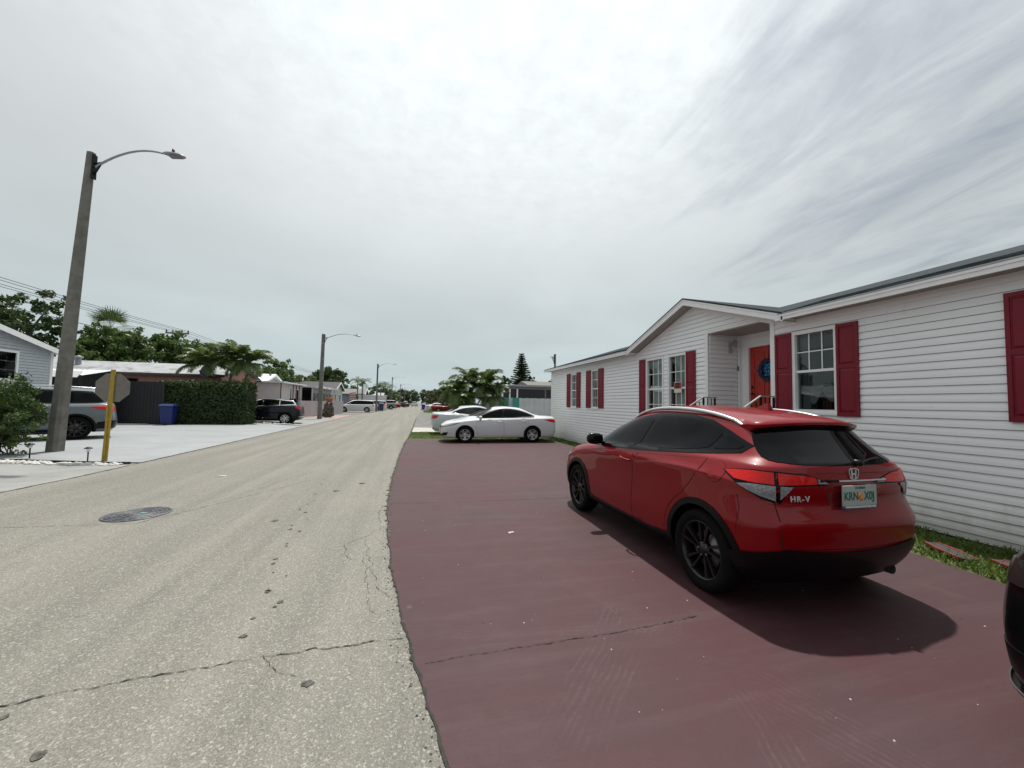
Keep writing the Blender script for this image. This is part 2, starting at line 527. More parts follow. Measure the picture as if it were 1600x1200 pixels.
def lamp_mat(name, c, c2):
    if name in MATS: return MATS[name]
    m, g, b = new_mat(name)
    tc = g.n('ShaderNodeTexCoord'); v = g.n('ShaderNodeTexVoronoi'); g.l(tc.outputs['Object'], v.inputs['Vector']); v.inputs['Scale'].default_value = 55
    g.l(g.mix(g.m('MULTIPLY', g.ramp(v.outputs['Distance'], .15, .6), .5), c2, c), b.inputs['Base Color'])
    b.inputs['Roughness'].default_value = .3; b.inputs['Specular IOR Level'].default_value = .15; b.inputs['Coat Weight'].default_value = .45; b.inputs['Coat Roughness'].default_value = .02
    MATS[name] = m
    return m
REDL = lamp_mat('red_lens', (.40, .0015, .002), (.62, .008, .006))
CLRL = lamp_mat('clear_lens', (.08, .083, .086), (.30, .31, .32))
def wheel(parent, x, y, r, rr, w, style, rimm, badge=False):
    """tyre with its rim as sub-part; outward side is sign(y)"""
    s = 1 if y > 0 else -1
    mb = MB(); hwid = w/2
    prof = [(rr-.012, -hwid*.75), (rr+.005, -hwid*.92), (r-.05, -hwid*1.0), (r-.018, -hwid*.93), (r-.004, -hwid*.72), (r, -hwid*.4), (r, hwid*.4), (r-.004, hwid*.72), (r-.018, hwid*.93), (r-.05, hwid), (rr+.028, hwid*1.0), (rr+.012, hwid*.93), (rr, hwid*.88), (rr-.012, hwid*.75)]
    mb.lathe([(a, b*s) for a, b in prof], 48, axis='y')
    t = mb.build('wheel', RUB, parent); t.location = (x, y-s*hwid, r)
    mb = MB(); o = hwid*.86
    # barrel and lip
    mb.lathe([(a, b*s) for a, b in [(rr, o), (rr+.004, o*1.03), (rr-.008, o*1.02), (rr-.02, o*.8), (rr-.035, -o*.2), (rr-.03, -o), (rr, -o)]], 48, axis='y')
    fy = o*.72
    if style == 'blade':       # black alloy, paired swept blades
        N = 5
        for k in range(N):
            a0 = 2*math.pi*k/N+.3
            for da, sw, wd in ((-.30, .22, .020), (.22, .16, .024)):
                a1 = a0+da; a2 = a1+sw*s
                p0 = (math.cos(a1)*.052, math.sin(a1)*.052); p1 = (math.cos(a2)*(rr-.012), math.sin(a2)*(rr-.012))
                d = Vector((p1[0]-p0[0], p1[1]-p0[1])).normalized(); nn = Vector((-d.y, d.x))
                q = []
                for p, ww, yy in ((p0, wd*.5, fy), (p1, wd, o*.93)):
                    for e in (-1, 1):
                        for dp in (0, -.03):
                            q.append((p[0]+nn.x*ww*e*(.55 if dp == 0 else 1), (yy+dp)*s, p[1]+nn.y*ww*e*(.55 if dp == 0 else 1)))
                mb.add(q, [(0, 2, 6, 4), (0, 4, 5, 1), (2, 3, 7, 6), (4, 6, 7, 5), (1, 5, 7, 3), (0, 1, 3, 2)])
    elif style == 'multi':     # ten-spoke cover
        N = 10
        for k in range(N):
            a1 = 2*math.pi*k/N
            a2 = a1+(.12 if k % 2 else -.12)
            p0 = (math.cos(a1)*.05, math.sin(a1)*.05); p1 = (math.cos(a2)*(rr-.01), math.sin(a2)*(rr-.01))
            d = Vector((p1[0]-p0[0], p1[1]-p0[1])).normalized(); nn = Vector((-d.y, d.x)); q = []
            for p, ww, yy in ((p0, .012, fy*1.1), (p1, .024, o*.95)):
                for e in (-1, 1):
                    for dp in (0, -.02): q.append((p[0]+nn.x*ww*e, (yy+dp)*s, p[1]+nn.y*ww*e))
            mb.add(q, [(0, 2, 6, 4), (0, 4, 5, 1), (2, 3, 7, 6), (4, 6, 7, 5), (1, 5, 7, 3), (0, 1, 3, 2)])
    else:                      # five broad double spokes
        N = 5
        for k in range(N):
            for da in (-.13, .13):
                a1 = 2*math.pi*k/N+da*.8; a2 = 2*math.pi*k/N+da*2.0
                p0 = (math.cos(a1)*.05, math.sin(a1)*.05); p1 = (math.cos(a2)*(rr-.01), math.sin(a2)*(rr-.01))
                d = Vector((p1[0]-p0[0], p1[1]-p0[1])).normalized(); nn = Vector((-d.y, d.x)); q = []
                for p, ww, yy in ((p0, .02, fy*1.1), (p1, .022, o*.95)):
                    for e in (-1, 1):
                        for dp in (0, -.025): q.append((p[0]+nn.x*ww*e, (yy+dp)*s, p[1]+nn.y*ww*e))
                mb.add(q, [(0, 2, 6, 4), (0, 4, 5, 1), (2, 3, 7, 6), (4, 6, 7, 5), (1, 5, 7, 3), (0, 1, 3, 2)])
    mb.lathe([(0, fy*1.12*s), (.03, fy*1.12*s), (.034, fy*1.05*s), (.065, fy*.98*s), (.07, fy*.7*s), (.07, 0)], 20, axis='y')
    rim = mb.build('rim', rimm, t)
    md = MB(); md.lathe([(0.0, fy*.35*s), (rr*.62, fy*.35*s), (rr*.62, fy*.1*s), (0, fy*.1*s)], 28, axis='y')
    md.lathe([(rr*.62, -.02*s), (rr-.03, -.03*s)], 28, axis='y', mi=1)
    md.build('brake_disc', [DISC, SEAM], t)
    if badge:
        mc = MB()
        for k in range(5):
            mc = MB()
            a = 2*math.pi*k/5; mc.lathe([(0, (fy*1.02+.004)*s), (.008, (fy*1.02+.004)*s), (.008, fy*.8*s)], 6, (math.cos(a)*.052, 0, math.sin(a)*.052), 'y')
            mc.build('lug_nut', DISC, t)
    return t
def mirror_housing(parent, x, y, z, m, s, glassm=None):
    mb = MB(); rings = []
    # rounded pod, long axis sideways
    n = 12; prof = [(-.115, .25), (-.10, .72), (-.05, .98), (.02, 1), (.07, .92), (.10, .62), (.112, .2)]
    vs = []
    for yy, k in prof:
        for i in range(n):
            a = 2*math.pi*i/n; cx = math.cos(a); cz = math.sin(a)
            sx = (abs(cx)**.7)*(1 if cx > 0 else -1); sz = (abs(cz)**.7)*(1 if cz > 0 else -1)
            vs.append((x+sx*(.085 if cx > 0 else .045)*k, y+s*yy, z+sz*.075*k))
    fs = [(i*n+k, i*n+(k+1) % n, (i+1)*n+(k+1) % n, (i+1)*n+k) for i in range(len(prof)-1) for k in range(n)]
    fs += [tuple(range(n)), tuple(range((len(prof)-1)*n, len(prof)*n))]
    mb.add(vs, fs, 0, True)
    mb.bar((x, y-s*.09, z-.05), (x+.02, y-s*.2, z-.075), .06, .035)
    return mb.build('mirror', m, parent)

def make_car(name, label, cat, S, loc, rz, group=None):
    """S: spec dictionary"""
    global wheels_z
    root = thing(name, label, cat, loc, rz, group)
    full = S.get('full', True)
    me = body_net(S['levels'], S.get('cf', .42), S.get('cr', .38), S.get('creases'), S.get('sub', 3))
    P = S['paint']; wr = S['wr']; wheels_z = wr; hw = S['hw']
    skin = Skin(me, S.get('wrap', 1.15))
    wx = S['wx']
    bodyme = cut_arches(me, wx, S.get('arch', wr+.045), hw, P, BLK)
    body = link('body', bodyme, root)
    glass = S.get('glass', TINT)
    rimm = S.get('rim', ALU)
    for x in wx:
        for s in (1, -1):
            wheel(root, x, s*(hw-.012), wr, S.get('rr', wr*.68), S.get('ww', .215), S.get('style', 'five'), rimm, S.get('lugs', False))
    mb = MB(); mb.box(min(wx)+.2, max(wx)-.2, -hw+.22, hw-.22, .2, .35)
    for x in wx: mb.tube([(x, -hw+.2, wr), (x, hw-.2, wr)], .04, 8)
    mb.build('chassis', BLK, root)
    for sd in ('L', 'R'):
        s = 1 if sd == 'L' else -1
        # black arch and sill cladding
        if S.get('cladding'):
            for x in wx:
                ri, ro = S.get('arch', wr+.045)-.004, S.get('arch', wr+.045)+S['cladding']
                a0, a1 = S.get('clad_ang', (-25, 205)); n = 22
                pl = [(x+ri*math.cos(R(lerp(a0, a1, k/n))), wr+ri*math.sin(R(lerp(a0, a1, k/n)))) for k in range(n+1)]
                pl += [(x+ro*math.cos(R(lerp(a1, a0, k/n))), wr+ro*math.sin(R(lerp(a1, a0, k/n)))) for k in range(n+1)]
                pl = [(a, max(b, S.get('zb', .2)+.02)) for a, b in pl]
                skin.panel('arch_trim', pl, sd, BLK, root, .010, .03, .05)
            if S.get('sill'): skin.panel('sill_trim', S['sill'], sd, BLK, root, .014, .04, .07)
        if 'dlo' in S and full:
            skin.panel('window_trim', poly_offset(S['dlo'], .022), sd, S.get('trimm', BLK), root, .005, .012, .04)
        for i, w in enumerate(S.get('windows', [])):
            skin.panel('side_window', w, sd, glass if not (i == 0 and 'glass_f' in S) else S['glass_f'], root, .009, .010, .04)
        for i, d in enumerate(S.get('doors', [])):
            skin.panel('door_gap', poly_offset(d, .0045), sd, SEAM, root, .0008, .002, .05)
            dr = skin.panel('door', d, sd, P, root, .0028, .006, .05)
            hx, hz = S['handles'][i]
            q = [(hx-.13, hz-.018), (hx-.11, hz+.006), (hx+.09, hz+.022), (hx+.11, hz+.006), (hx+.09, hz-.012), (hx-.1, hz-.034)]
            cup = [(hx-.07+.055*math.cos(a)*1.3, hz-.012+.034*math.sin(a)) for a in [k*math.pi/7 for k in range(14)]]
            hp = skin.hit(sd, hx, hz)
            if hp:
                hm = MB(); y = hp[0].y
                hm.tube([(hx-.10, y+s*.006, hz-.012), (hx-.075, y+s*.034, hz-.008), (hx, y+s*.042, hz), (hx+.075, y+s*.034, hz+.008), (hx+.10, y+s*.006, hz+.012)], [.011, .013, .014, .013, .011], 8)
                hm.build('handle', S.get('handlem', P), dr)
        for l in S.get('lines', []): skin.strip('body_gap', l, sd, .006, SEAM, root)
        if 'mirror' in S:
            mx_, mz_ = S['mirror']; h = skin.hit(sd, mx_, mz_-.05)
            if h: mirror_housing(root, mx_, h[0].y+s*.15, mz_, S.get('mirrorm', P), s)
        for nm, poly, m_, off in S.get('wrap_rear', []):
            skin.panel(nm, [(x, s*y, z) for x, y, z in poly], 'C', m_, root, off, .006, .035)
        for nm, poly, m_, off in S.get('wrap_front', []):
            skin.panel(nm, [(x, s*y, z) for x, y, z in poly], 'G', m_, root, off, .006, .035)
        for nm, poly, m_, off in S.get('side', []):
            skin.panel(nm, poly, sd, m_, root, off, .004, .06)
    for nm, poly, m_, off in S.get('rear', []): skin.panel(nm, poly, 'B', m_, root, off, .006, .05)
    for nm, poly, m_, off in S.get('front', []): skin.panel(nm, poly, 'F', m_, root, off, .006, .05)
    for nm, poly, m_, off in S.get('top', []): skin.panel(nm, poly, 'T', m_, root, off, .006, .07)
    return root, skin, body
def sym(half):
    """mirror a half outline given in +y (a, b) to a closed outline"""
    return half+[(-a, b) for a, b in half[::-1]]
# ------------------------------------------------------------------ ground
def sstep(t): t = max(0, min(1, t)); return t*t*(3-2*t)
def gz(x, y):
    """the left lots rise a little from the street"""
    return .13*sstep((-x-6.6)/3.2)*(1-sstep((y-30)/12))
def sheet(name, poly, z, m, parent=None, res=1.0, follow=True, **tags):
    pts = []; n = len(poly)
    for i in range(n):
        a, b = poly[i], poly[(i+1) % n]; k = max(1, int(math.hypot(a[0]-b[0], a[1]-b[1])/res))
        pts += [Vector((lerp(a[0], b[0], t/k), lerp(a[1], b[1], t/k))) for t in range(k)]
    nb = len(pts); xs = [p.x for p in pts]; ys = [p.y for p in pts]
    P2 = [tuple(p) for p in pts]
    x = min(xs)+res/2
    while x < max(xs):
        y = min(ys)+res/2
        while y < max(ys):
            if in_poly(x, y, P2): pts.append(Vector((x, y)))
            y += res
        x += res
    vs, es, fs, *_ = delaunay_2d_cdt(pts, [], [list(range(nb))], 1, 1e-5)
    V = [(v.x, v.y, z+(gz(v.x, v.y) if follow else 0)) for v in vs]
    mb = MB(); mb.add(V, [tuple(f) for f in fs])
    me = mb.mesh(name, m)
    bm = bmesh.new(); bm.from_mesh(me)
    for f in bm.faces:
        f.normal_update()
        if f.normal.z < 0: f.normal_flip()
    bm.to_mesh(me); bm.free()
    return link(name, me, parent, **tags)
def world_mat(name):
    m, g, b = new_mat(name)
    pos = g.n('ShaderNodeNewGeometry').outputs['Position']
    return m, g, b, pos
# weathered asphalt with exposed pale aggregate
m, g, b, pos = world_mat('old_asphalt')
v = g.n('ShaderNodeTexVoronoi'); g.l(pos, v.inputs['Vector']); v.inputs['Scale'].default_value = 150
v2 = g.n('ShaderNodeTexVoronoi'); g.l(pos, v2.inputs['Vector']); v2.inputs['Scale'].default_value = 95
sepc = g.n('ShaderNodeSeparateColor'); g.l(v.outputs['Color'], sepc.inputs[0])
sepc2 = g.n('ShaderNodeSeparateColor'); g.l(v2.outputs['Color'], sepc2.inputs[0])
big = g.noise(pos, .35, 5, .6, .4); mid = g.noise(pos, 2.2, 5, .65); fine = g.noise(pos, 160, 3, .7)
mp = g.n('ShaderNodeMapping'); g.l(pos, mp.inputs[0]); mp.inputs['Scale'].default_value = (2.2, .07, 1); mp.inputs['Rotation'].default_value = (0, 0, R(1.5))
trk = g.noise(mp.outputs[0], 1.0, 4, .6)
base = g.mix(g.ramp(trk, .35, .68), (.160, .151, .129), (.216, .204, .176))
base = g.mix(g.m('MULTIPLY', g.ramp(big, .38, .66), .45), base, (.145, .141, .127))
base = g.mix(g.m('MULTIPLY', g.ramp(mid, .52, .74), .28), base, (.125, .12, .11))
sp = g.ramp(sepc.outputs[0], .55, 1.0); dk = g.ramp(sepc.outputs[1], .55, 1.0)
base = g.mix(g.m('MULTIPLY', sp, .36), base, (.40, .39, .35))
base = g.mix(g.m('MULTIPLY', dk, .42), base, (.07, .067, .06))
base = g.mix(g.m('MULTIPLY', g.ramp(sepc2.outputs[0], .86, 1.0), .45), base, (.46, .45, .41))
spots = g.noise(pos, 5.5, 2, .4, .0)
base = g.mix(g.m('MULTIPLY', g.ramp(spots, .76, .80), .35), base, (.08, .078, .07))
g.l(base, b.inputs['Base Color']); b.inputs['Roughness'].default_value = .88; b.inputs['Specular IOR Level'].default_value = .25
hgt = g.m('ADD', g.m('MULTIPLY', v.outputs['Distance'], 1.0), g.m('MULTIPLY', fine, .4))
bn = g.n('ShaderNodeBump'); bn.inputs['Strength'].default_value = .55; bn.inputs['Distance'].default_value = .006; g.l(hgt, bn.inputs['Height']); g.l(bn.outputs[0], b.inputs['Normal'])
ASPH = m
# red painted concrete: faded, scuffed, with tyre prints
m, g, b, pos = world_mat('red_painted_concrete')
big = g.noise(pos, .5, 5, .6, .6); mid = g.noise(pos, 2.6, 6, .68, .5); fine = g.noise(pos, 55, 4, .7); vf = g.noise(pos, 260, 2, .6)
mp = g.n('ShaderNodeMapping'); g.l(pos, mp.inputs[0]); mp.inputs['Scale'].default_value = (.35, 3.2, 1); mp.inputs['Rotation'].default_value = (0, 0, R(8))
sweep = g.noise(mp.outputs[0], 1.6, 6, .7, .3)
base = g.mix(g.ramp(big, .35, .65), (.054, .0160, .0195), (.047, .0200, .0230))
base = g.mix(g.m('MULTIPLY', g.ramp(sweep, .45, .75), .40), base, (.078, .044, .048))
base = g.mix(g.m('MULTIPLY', g.ramp(mid, .55, .78), .38), base, (.080, .050, .053))
base = g.mix(g.m('MULTIPLY', g.ramp(mid, .22, .38, 1, 0), .40), base, (.070, .010, .014))
base = g.mix(g.m('MULTIPLY', g.ramp(fine, .60, .80), .22), base, (.11, .082, .082))
base = g.mix(g.m('MULTIPLY', g.ramp(vf, .66, .74), .5), base, (.04, .03, .03))
# tyre prints: rings of fine tread lines
sp3 = g.n('ShaderNodeSeparateXYZ'); g.l(pos, sp3.inputs[0])
tot = None
wob = g.m('MULTIPLY', g.noise(pos, 1.4, 3, .6), .10)
for (cx, cy, rad, wd) in ((-2.3, 3.1, 4.35, .11), (9.5, 4.6, 8.15, .10), (-6.0, -1.0, 8.6, .10), (5.8, -2.5, 6.6, .10), (1.9, 7.4, 4.9, .09), (-3.5, 6.5, 6.3, .10)):
    dx = g.m('SUBTRACT', sp3.outputs[0], cx); dy = g.m('SUBTRACT', sp3.outputs[1], cy)
    rr_ = g.m('ADD', g.m('SQRT', g.m('ADD', g.m('MULTIPLY', dx, dx), g.m('MULTIPLY', dy, dy))), wob)
    e = g.m('ABSOLUTE', g.m('SUBTRACT', rr_, rad))
    band = g.ramp(e, wd*.8, wd, 1, 0)
    ln = g.ramp(g.m('SINE', g.m('MULTIPLY', rr_, 2*math.pi/.042)), .1, .8)
    ang = g.m('ARCTAN2', dy, dx)
    blk = g.ramp(g.m('SINE', g.m('MULTIPLY', ang, 2*math.pi*rad/.06)), -.5, .3, .55, 1)
    tt = g.m('MULTIPLY', g.m('MULTIPLY', band, ln), blk)
    tot = tt if tot is None else g.m('MAXIMUM', tot, tt)
pn = g.noise(pos, 1.1, 3, .6)
tot = g.m('MULTIPLY', g.m('MULTIPLY', tot, g.ramp(pn, .42, .62)), g.ramp(g.noise(pos, 9, 4, .7), .38, .6, .15, 1))
base = g.mix(g.m('MULTIPLY', tot, .20), base, (.125, .092, .092))
g.l(base, b.inputs['Base Color'])
g.put(b.inputs['Roughness'], g.m('ADD', .50, g.m('MULTIPLY', mid, .3))); b.inputs['Specular IOR Level'].default_value = .36
bn = g.n('ShaderNodeBump'); bn.inputs['Strength'].default_value = .35; bn.inputs['Distance'].default_value = .004; g.l(g.m('ADD', fine, vf), bn.inputs['Height']); g.l(bn.outputs[0], b.inputs['Normal'])
REDC = m
def concrete(name, c1, c2, c3, sc=1.0, rough=.8, spk=.2):
    m, g, b, pos = world_mat(name)
    a = g.noise(pos, .7*sc, 5, .6, .5); f = g.noise(pos, 3.0*sc, 6, .7, .4); h = g.noise(pos, 90, 3, .7)
    mp = g.n('ShaderNodeMapping'); g.l(pos, mp.inputs[0]); mp.inputs['Scale'].default_value = (.5, 3.0, 1)
    st = g.noise(mp.outputs[0], 1.3, 5, .65, .4)
    base = g.mix(g.ramp(a, .35, .65), c1, c2)
    base = g.mix(g.m('MULTIPLY', g.ramp(f, .55, .78), .6), base, c3)
    base = g.mix(g.m('MULTIPLY', g.ramp(st, .55, .75), .45), base, c3)
    base = g.mix(g.m('MULTIPLY', g.ramp(h, .5, .75), spk), base, tuple(x*.5 for x in c3))
    g.l(base, b.inputs['Base Color']); b.inputs['Roughness'].default_value = rough
    bn = g.n('ShaderNodeBump'); bn.inputs['Strength'].default_value = .3; bn.inputs['Distance'].default_value = .004; g.l(h, bn.inputs['Height']); g.l(bn.outputs[0], b.inputs['Normal'])
    return m
WHTC = concrete('white_painted_concrete', (.265, .282, .29), (.235, .25, .258), (.165, .17, .17))
GRYC = concrete('grey_concrete', (.20, .20, .19), (.25, .25, .24), (.14, .135, .13), 1.4)
SOIL = concrete('gravelly_soil', (.15, .14, .12), (.19, .18, .16), (.09, .08, .07), 1.6, .95, .5)
DRVA = concrete('grey_driveway', (.12, .115, .11), (.17, .165, .155), (.07, .067, .062), 1.2, .9, .4)
PINKC = concrete('pink_concrete', (.30, .20, .175), (.33, .24, .21), (.21, .155, .14))
PALE = concrete('pale_slab', (.36, .35, .32), (.41, .40, .37), (.27, .26, .24))
LAWN = concrete('lawn_soil', (.06, .08, .02), (.085, .11, .03), (.11, .10, .05), 2, .95)

xs = [-400, -120, -60, -30, -20, -14, -11, -10, -9, -8, -7, -6, -3, 0, 3, 6, 10, 16, 30, 60, 120, 400]
ys = [-60, -20, -5, 5, 10, 15, 20, 25, 30, 33, 36, 39, 42, 50, 70, 100, 150, 250, 450, 900]
V = [(x, y, gz(x, y)-.016) for x in xs for y in ys]; ny = len(ys)
mb = MB(); mb.add(V, [(i*ny+j, (i+1)*ny+j, (i+1)*ny+j+1, i*ny+j+1) for i in range(len(xs)-1) for j in range(ny-1)], 0, True)
mb.build('ground', SOIL, kind='structure')
RE = [(2.2, -14), (.62, -1), (.33, .9), (.20, 1.79), (.14, 2.09), (.06, 2.5), (-.05, 3.21), (-.15, 3.94), (-.23, 4.86), (-.31, 5.98), (-.34, 6.97), (-.36, 9.1), (-.33, 12.4), (-.23, 16.3), (-.10, 19.4), (.09, 27.2), (.35, 40), (.96, 60), (2.0, 90), (3.4, 160), (4.2, 260)]
LE = [(-1.2, 260), (-2.4, 160), (-3.7, 100), (-4.6, 70), (-6.0, 48), (-6.34, 25.6), (-6.29, 11), (-6.3, 9.4), (-6.42, 8.24), (-6.8, 0), (-7.6, -14)]
road = sheet('road', RE+LE, 0, ASPH, res=6, follow=False, kind='structure')
drv = sheet('red_driveway', [p for p in RE if p[1] < 17][0:14]+[(-.20, 17.45), (1.53, 17.35), (5.71, 16.2), (5.95, 14.9), (5.6, 8), (5.42, 3.13), (5.33, 2.48), (5.25, -14)], .004, REDC, res=3, follow=False, kind='structure')
sheet('lawn', [(5.26, -14), (5.34, 2.48), (5.43, 3.13), (5.61, 8), (5.96, 14.9), (5.72, 16.25), (1.54, 17.4), (-.18, 17.5), (-.02, 21.3), (2, 21.4), (6.6, 21.4), (6.67, -14)], -.006, LAWN, res=3, follow=False, kind='structure')
sheet('slab', [(.0, 21.5), (.10, 25.3), (3.0, 25.2), (7, 23.8), (7, 21.5)], -.003, PALE, res=3, follow=False, kind='structure')
sheet('side_driveway', [(.10, 25.5), (.40, 42), (1.0, 60), (7, 60), (7, 25.3), (3, 25.4)], -.006, DRVA, res=5, follow=False, kind='structure')
sheet('lawn', [(1.6, 62), (4.2, 55), (6, 56), (6, 72), (2.0, 76)], 0, LAWN, res=5, follow=False, kind='structure')
wd = sheet('white_driveway', [(-6.37, 26.4), (-6.30, 11.5), (-9.1, 11.45), (-14.8, 11.4), (-18.5, 11.4), (-18.5, 25.4), (-13.6, 25.4), (-8.8, 27.2)], .006, WHTC, res=1.0, kind='structure')
sheet('pavement', [(-6.45, 8.24), (-6.33, 9.4), (-6.32, 11.1), (-9.1, 11.12), (-18, 11.1), (-18, -14), (-7.65, -14), (-6.85, 0)], .001, GRYC, res=1.0, kind='structure')
sheet('pavement', [(-6.4, 26.6), (-8.8, 27.3), (-13, 27.5), (-13, 38), (-6.25, 38)], .003, GRYC, res=1.5, kind='structure')
sheet('path', [(-6.5, 38.2), (-12, 38.2), (-9.4, 46), (-6.3, 46)], .002, PINKC, res=2, kind='structure')

def crack(name, pts, wmin, wmax, z, m, parent, jag=.03, step=.05, seed=1):
    rnd = random.Random(seed); line = []
    for (a, b) in zip(pts, pts[1:]):
        L = math.hypot(b[0]-a[0], b[1]-a[1]); k = max(2, int(L/step))
        for i in range(k): line.append((lerp(a[0], b[0], i/k), lerp(a[1], b[1], i/k)))
    line.append(pts[-1]); vs = []; off = 0
    for i, p in enumerate(line):
        a = Vector(line[max(i-1, 0)]); b = Vector(line[min(i+1, len(line)-1)]); d = (b-a).normalized(); nn = Vector((-d.y, d.x))
        off = off*.75+rnd.uniform(-jag, jag)*.6
        w = lerp(wmin, wmax, rnd.random()**1.8); c = Vector(p)+nn*off
        w1, w2 = w*rnd.uniform(.2, .8), w*rnd.uniform(.2, .8)
        q, r = c+nn*w1, c-nn*w2
        vs += [(q.x, q.y, z), (r.x, r.y, z)]
    mb = MB(); mb.add(vs, [(2*i, 2*i+1, 2*i+3, 2*i+2) for i in range(len(line)-1)])
    return mb.build(name, m, parent)
CRK = mat('crack_dark', (.028, .026, .023), .95, var=.3, scale=20, coords='World')
EDG = mat('edge_debris', (.065, .058, .048), .95, var=.5, scale=30, coords='World')
EJ = [(a+.0, b) for a, b in RE if -2 < b < 21]
crack('edge_crack', EJ, .006, .030, .0095, CRK, road, .012, .035, 3)
crack('edge_crack', [(-.10, 19.4), (.09, 27.2), (.35, 40)], .03, .10, .006, EDG, road, .03, .12, 5)
crack('edge_crack', [p for p in RE if 4.8 < p[1] < 18], .02, .085, .0075, EDG, road, .025, .04, 9)
crack('crack', [(-6.4, 2.1), (-3.2, 2.42), (-1.98, 2.64), (-1.35, 2.74), (-.6, 2.80), (-.02, 2.80)], .002, .013, .005, CRK, road, .016, .022, 4)
crack('crack', [(-.85, 2.80), (-.72, 2.62), (-.60, 2.56)], .001, .005, .005, CRK, road, .012, .02, 6)
crack('crack', [(-.38, 6.4), (-.42, 5.9), (-.36, 5.5), (-.33, 5.15)], .002, .006, .005, CRK, road, .02, .03, 7)
crack('crack', [(-.30, 5.2), (-.48, 4.95), (-.42, 4.5), (-.36, 4.1), (-.30, 3.7), (-.15, 3.4)], .001, .005, .005, CRK, road, .03, .025, 8)
crack('crack', [(-.48, 4.95), (-.66, 4.7), (-.62, 4.4), (-.5, 4.2)], .001, .006, .005, CRK, road, .03, .025, 18)
crack('crack', [(-.42, 4.3), (-.33, 3.6), (-.24, 3.15)], .001, .005, .005, CRK, road, .025, .025, 28)
crack('crack', [(-4.9, 6.1), (-4.2, 6.05), (-3.3, 6.0), (-2.4, 7.6), (-1.9, 8.6)], .003, .010, .005, CRK, road, .008, .05, 10)
crack('crack', [(-2.9, 7.0), (-2.5, 8.3), (-2.1, 9.6)], .002, .008, .005, CRK, road, .03, .05, 12)
crack('joint', [(-6.3, 34), (.2, 33.6)], .03, .09, .005, EDG, road, .03, .2, 13)
crack('crack', [(.12, 2.51), (.6, 2.53), (1.1, 2.54), (1.6, 2.56), (2.15, 2.62)], .001, .010, .009, CRK, drv, .008, .02, 14)
crack('joint', [(-.29, 6.41), (.8, 6.38), (2.5, 6.30), (5.5, 6.2)], .006, .010, .009, mat('joint_dark', (.05, .028, .028), .9, var=.2), drv, .003, .06, 15)
crack('joint', [(-.33, 11.6), (5.7, 11.2)], .006, .012, .009, MATS['joint_dark'], drv, .003, .1, 16)
crack('crack', [(-6.3, 11.6), (-6.35, 18), (-6.4, 26)], .02, .06, .0105, EDG, road, .02, .08, 17)
crack('crack', [(-6.42, 8.2), (-6.32, 9.4), (-6.30, 11.2), (-6.31, 11.6)], .015, .05, .0085, EDG, road, .02, .06, 19)
OIL = mat('oil_spot', (.085, .08, .07), .8, spec=.1, var=.6, scale=15, coords='World')
rnd = random.Random(3)
def blot(x, y, r, z, m, parent, name='stain', asp=1.0):
    n = 12; ph = [rnd.uniform(.55, 1.15) for _ in range(n)]
    q = smooth_poly([(x+r*ph[k]*math.cos(2*math.pi*k/n), y+r*asp*ph[k]*math.sin(2*math.pi*k/n)) for k in range(n)], 1)
    mb = MB(); mb.add([(a, b, z) for a, b in q], [tuple(range(len(q)))])
    return mb.build(name, m, parent)
for k in range(26):       # a dripped trail of oil spots
    t = k/25; x = lerp(-.98, -1.75, t)+rnd.gauss(0, .06); y = lerp(3.3, 8.6, t**1.3)+rnd.gauss(0, .1)
    blot(x, y, rnd.uniform(.010, .030), .0045, OIL, road)
for x, y, r in ((-1.55, 2.25, .03), (-.52, 2.48, .035), (-1.05, 3.05, .03), (-1.7, 5.8, .05), (-1.9, 2.55, .02), (-.9, 8.1, .07), (-1.25, 7.5, .06), (.02, 3.2, .03)): blot(x, y, r, .0045, OIL, road)
LIT = mat('paper_white', (.42, .41, .39), .7, var=.05)
def litter(x, y, s, z, lab, rz=0.4):
    mb = MB(); pts = [(-s, -.4*s), (-.3*s, -.6*s), (s, -.3*s), (.9*s, .3*s), (.1*s, .6*s), (-.8*s, .4*s)]
    zs = [.004, .012, .003, .010, .002, .012]; n = 6
    mb.add([(p[0], p[1], zz) for p, zz in zip(pts, zs)]+[(0, 0, .016)]+[(p[0], p[1], 0) for p in pts], [(i, (i+1) % n, 6) for i in range(n)]+[(i, (i+1) % n, 7+(i+1) % n, 7+i) for i in range(n)])
    o = mb.build('paper_scrap', LIT, None, label=lab, cat='litter'); o.location = (x, y, z); o.rotation_euler = (0, 0, rz)
litter(1.21, 4.74, .042, .0045, 'white paper scrap lying on the red driveway left of the crossover')
litter(-3.72, 9.3, .075, .001, 'flat white scrap lying on the road beyond the manhole cover', 0)
# pebbles and crumbs scattered on the driveway, uncountable
mb = MB()
def pebble(mb, x, y, z, r, mi=0):
    a = rnd.uniform(0, 6.28); pts = []
    for k in range(5): pts.append((x+r*rnd.uniform(.6, 1.2)*math.cos(a+k*1.257), y+r*rnd.uniform(.6, 1.2)*math.sin(a+k*1.257), z))
    top = (x, y, z+r*rnd.uniform(.5, .9))
    mb.add(pts+[top], [(k, (k+1) % 5, 5) for k in range(5)], mi)
for _ in range(230): pebble(mb, rnd.uniform(0.1, 5.2), rnd.uniform(1.0, 9)**1.0, .004, rnd.choice([.0025, .003, .004, .007]), rnd.choice([0, 0, 1]))
mb.build('crumbs', [LIT, OIL], None, label='small pale crumbs and grit scattered over the red driveway', kind='stuff', cat='grit')
mb = MB()
for _ in range(1500):
    t = rnd.random(); y = 1.5+t*16; x = pw(sorted([(b, a) for a, b in RE]), y)-abs(rnd.gauss(0, .05)); pebble(mb, x, y, .0, rnd.uniform(.003, .010), rnd.choice([0, 1]))
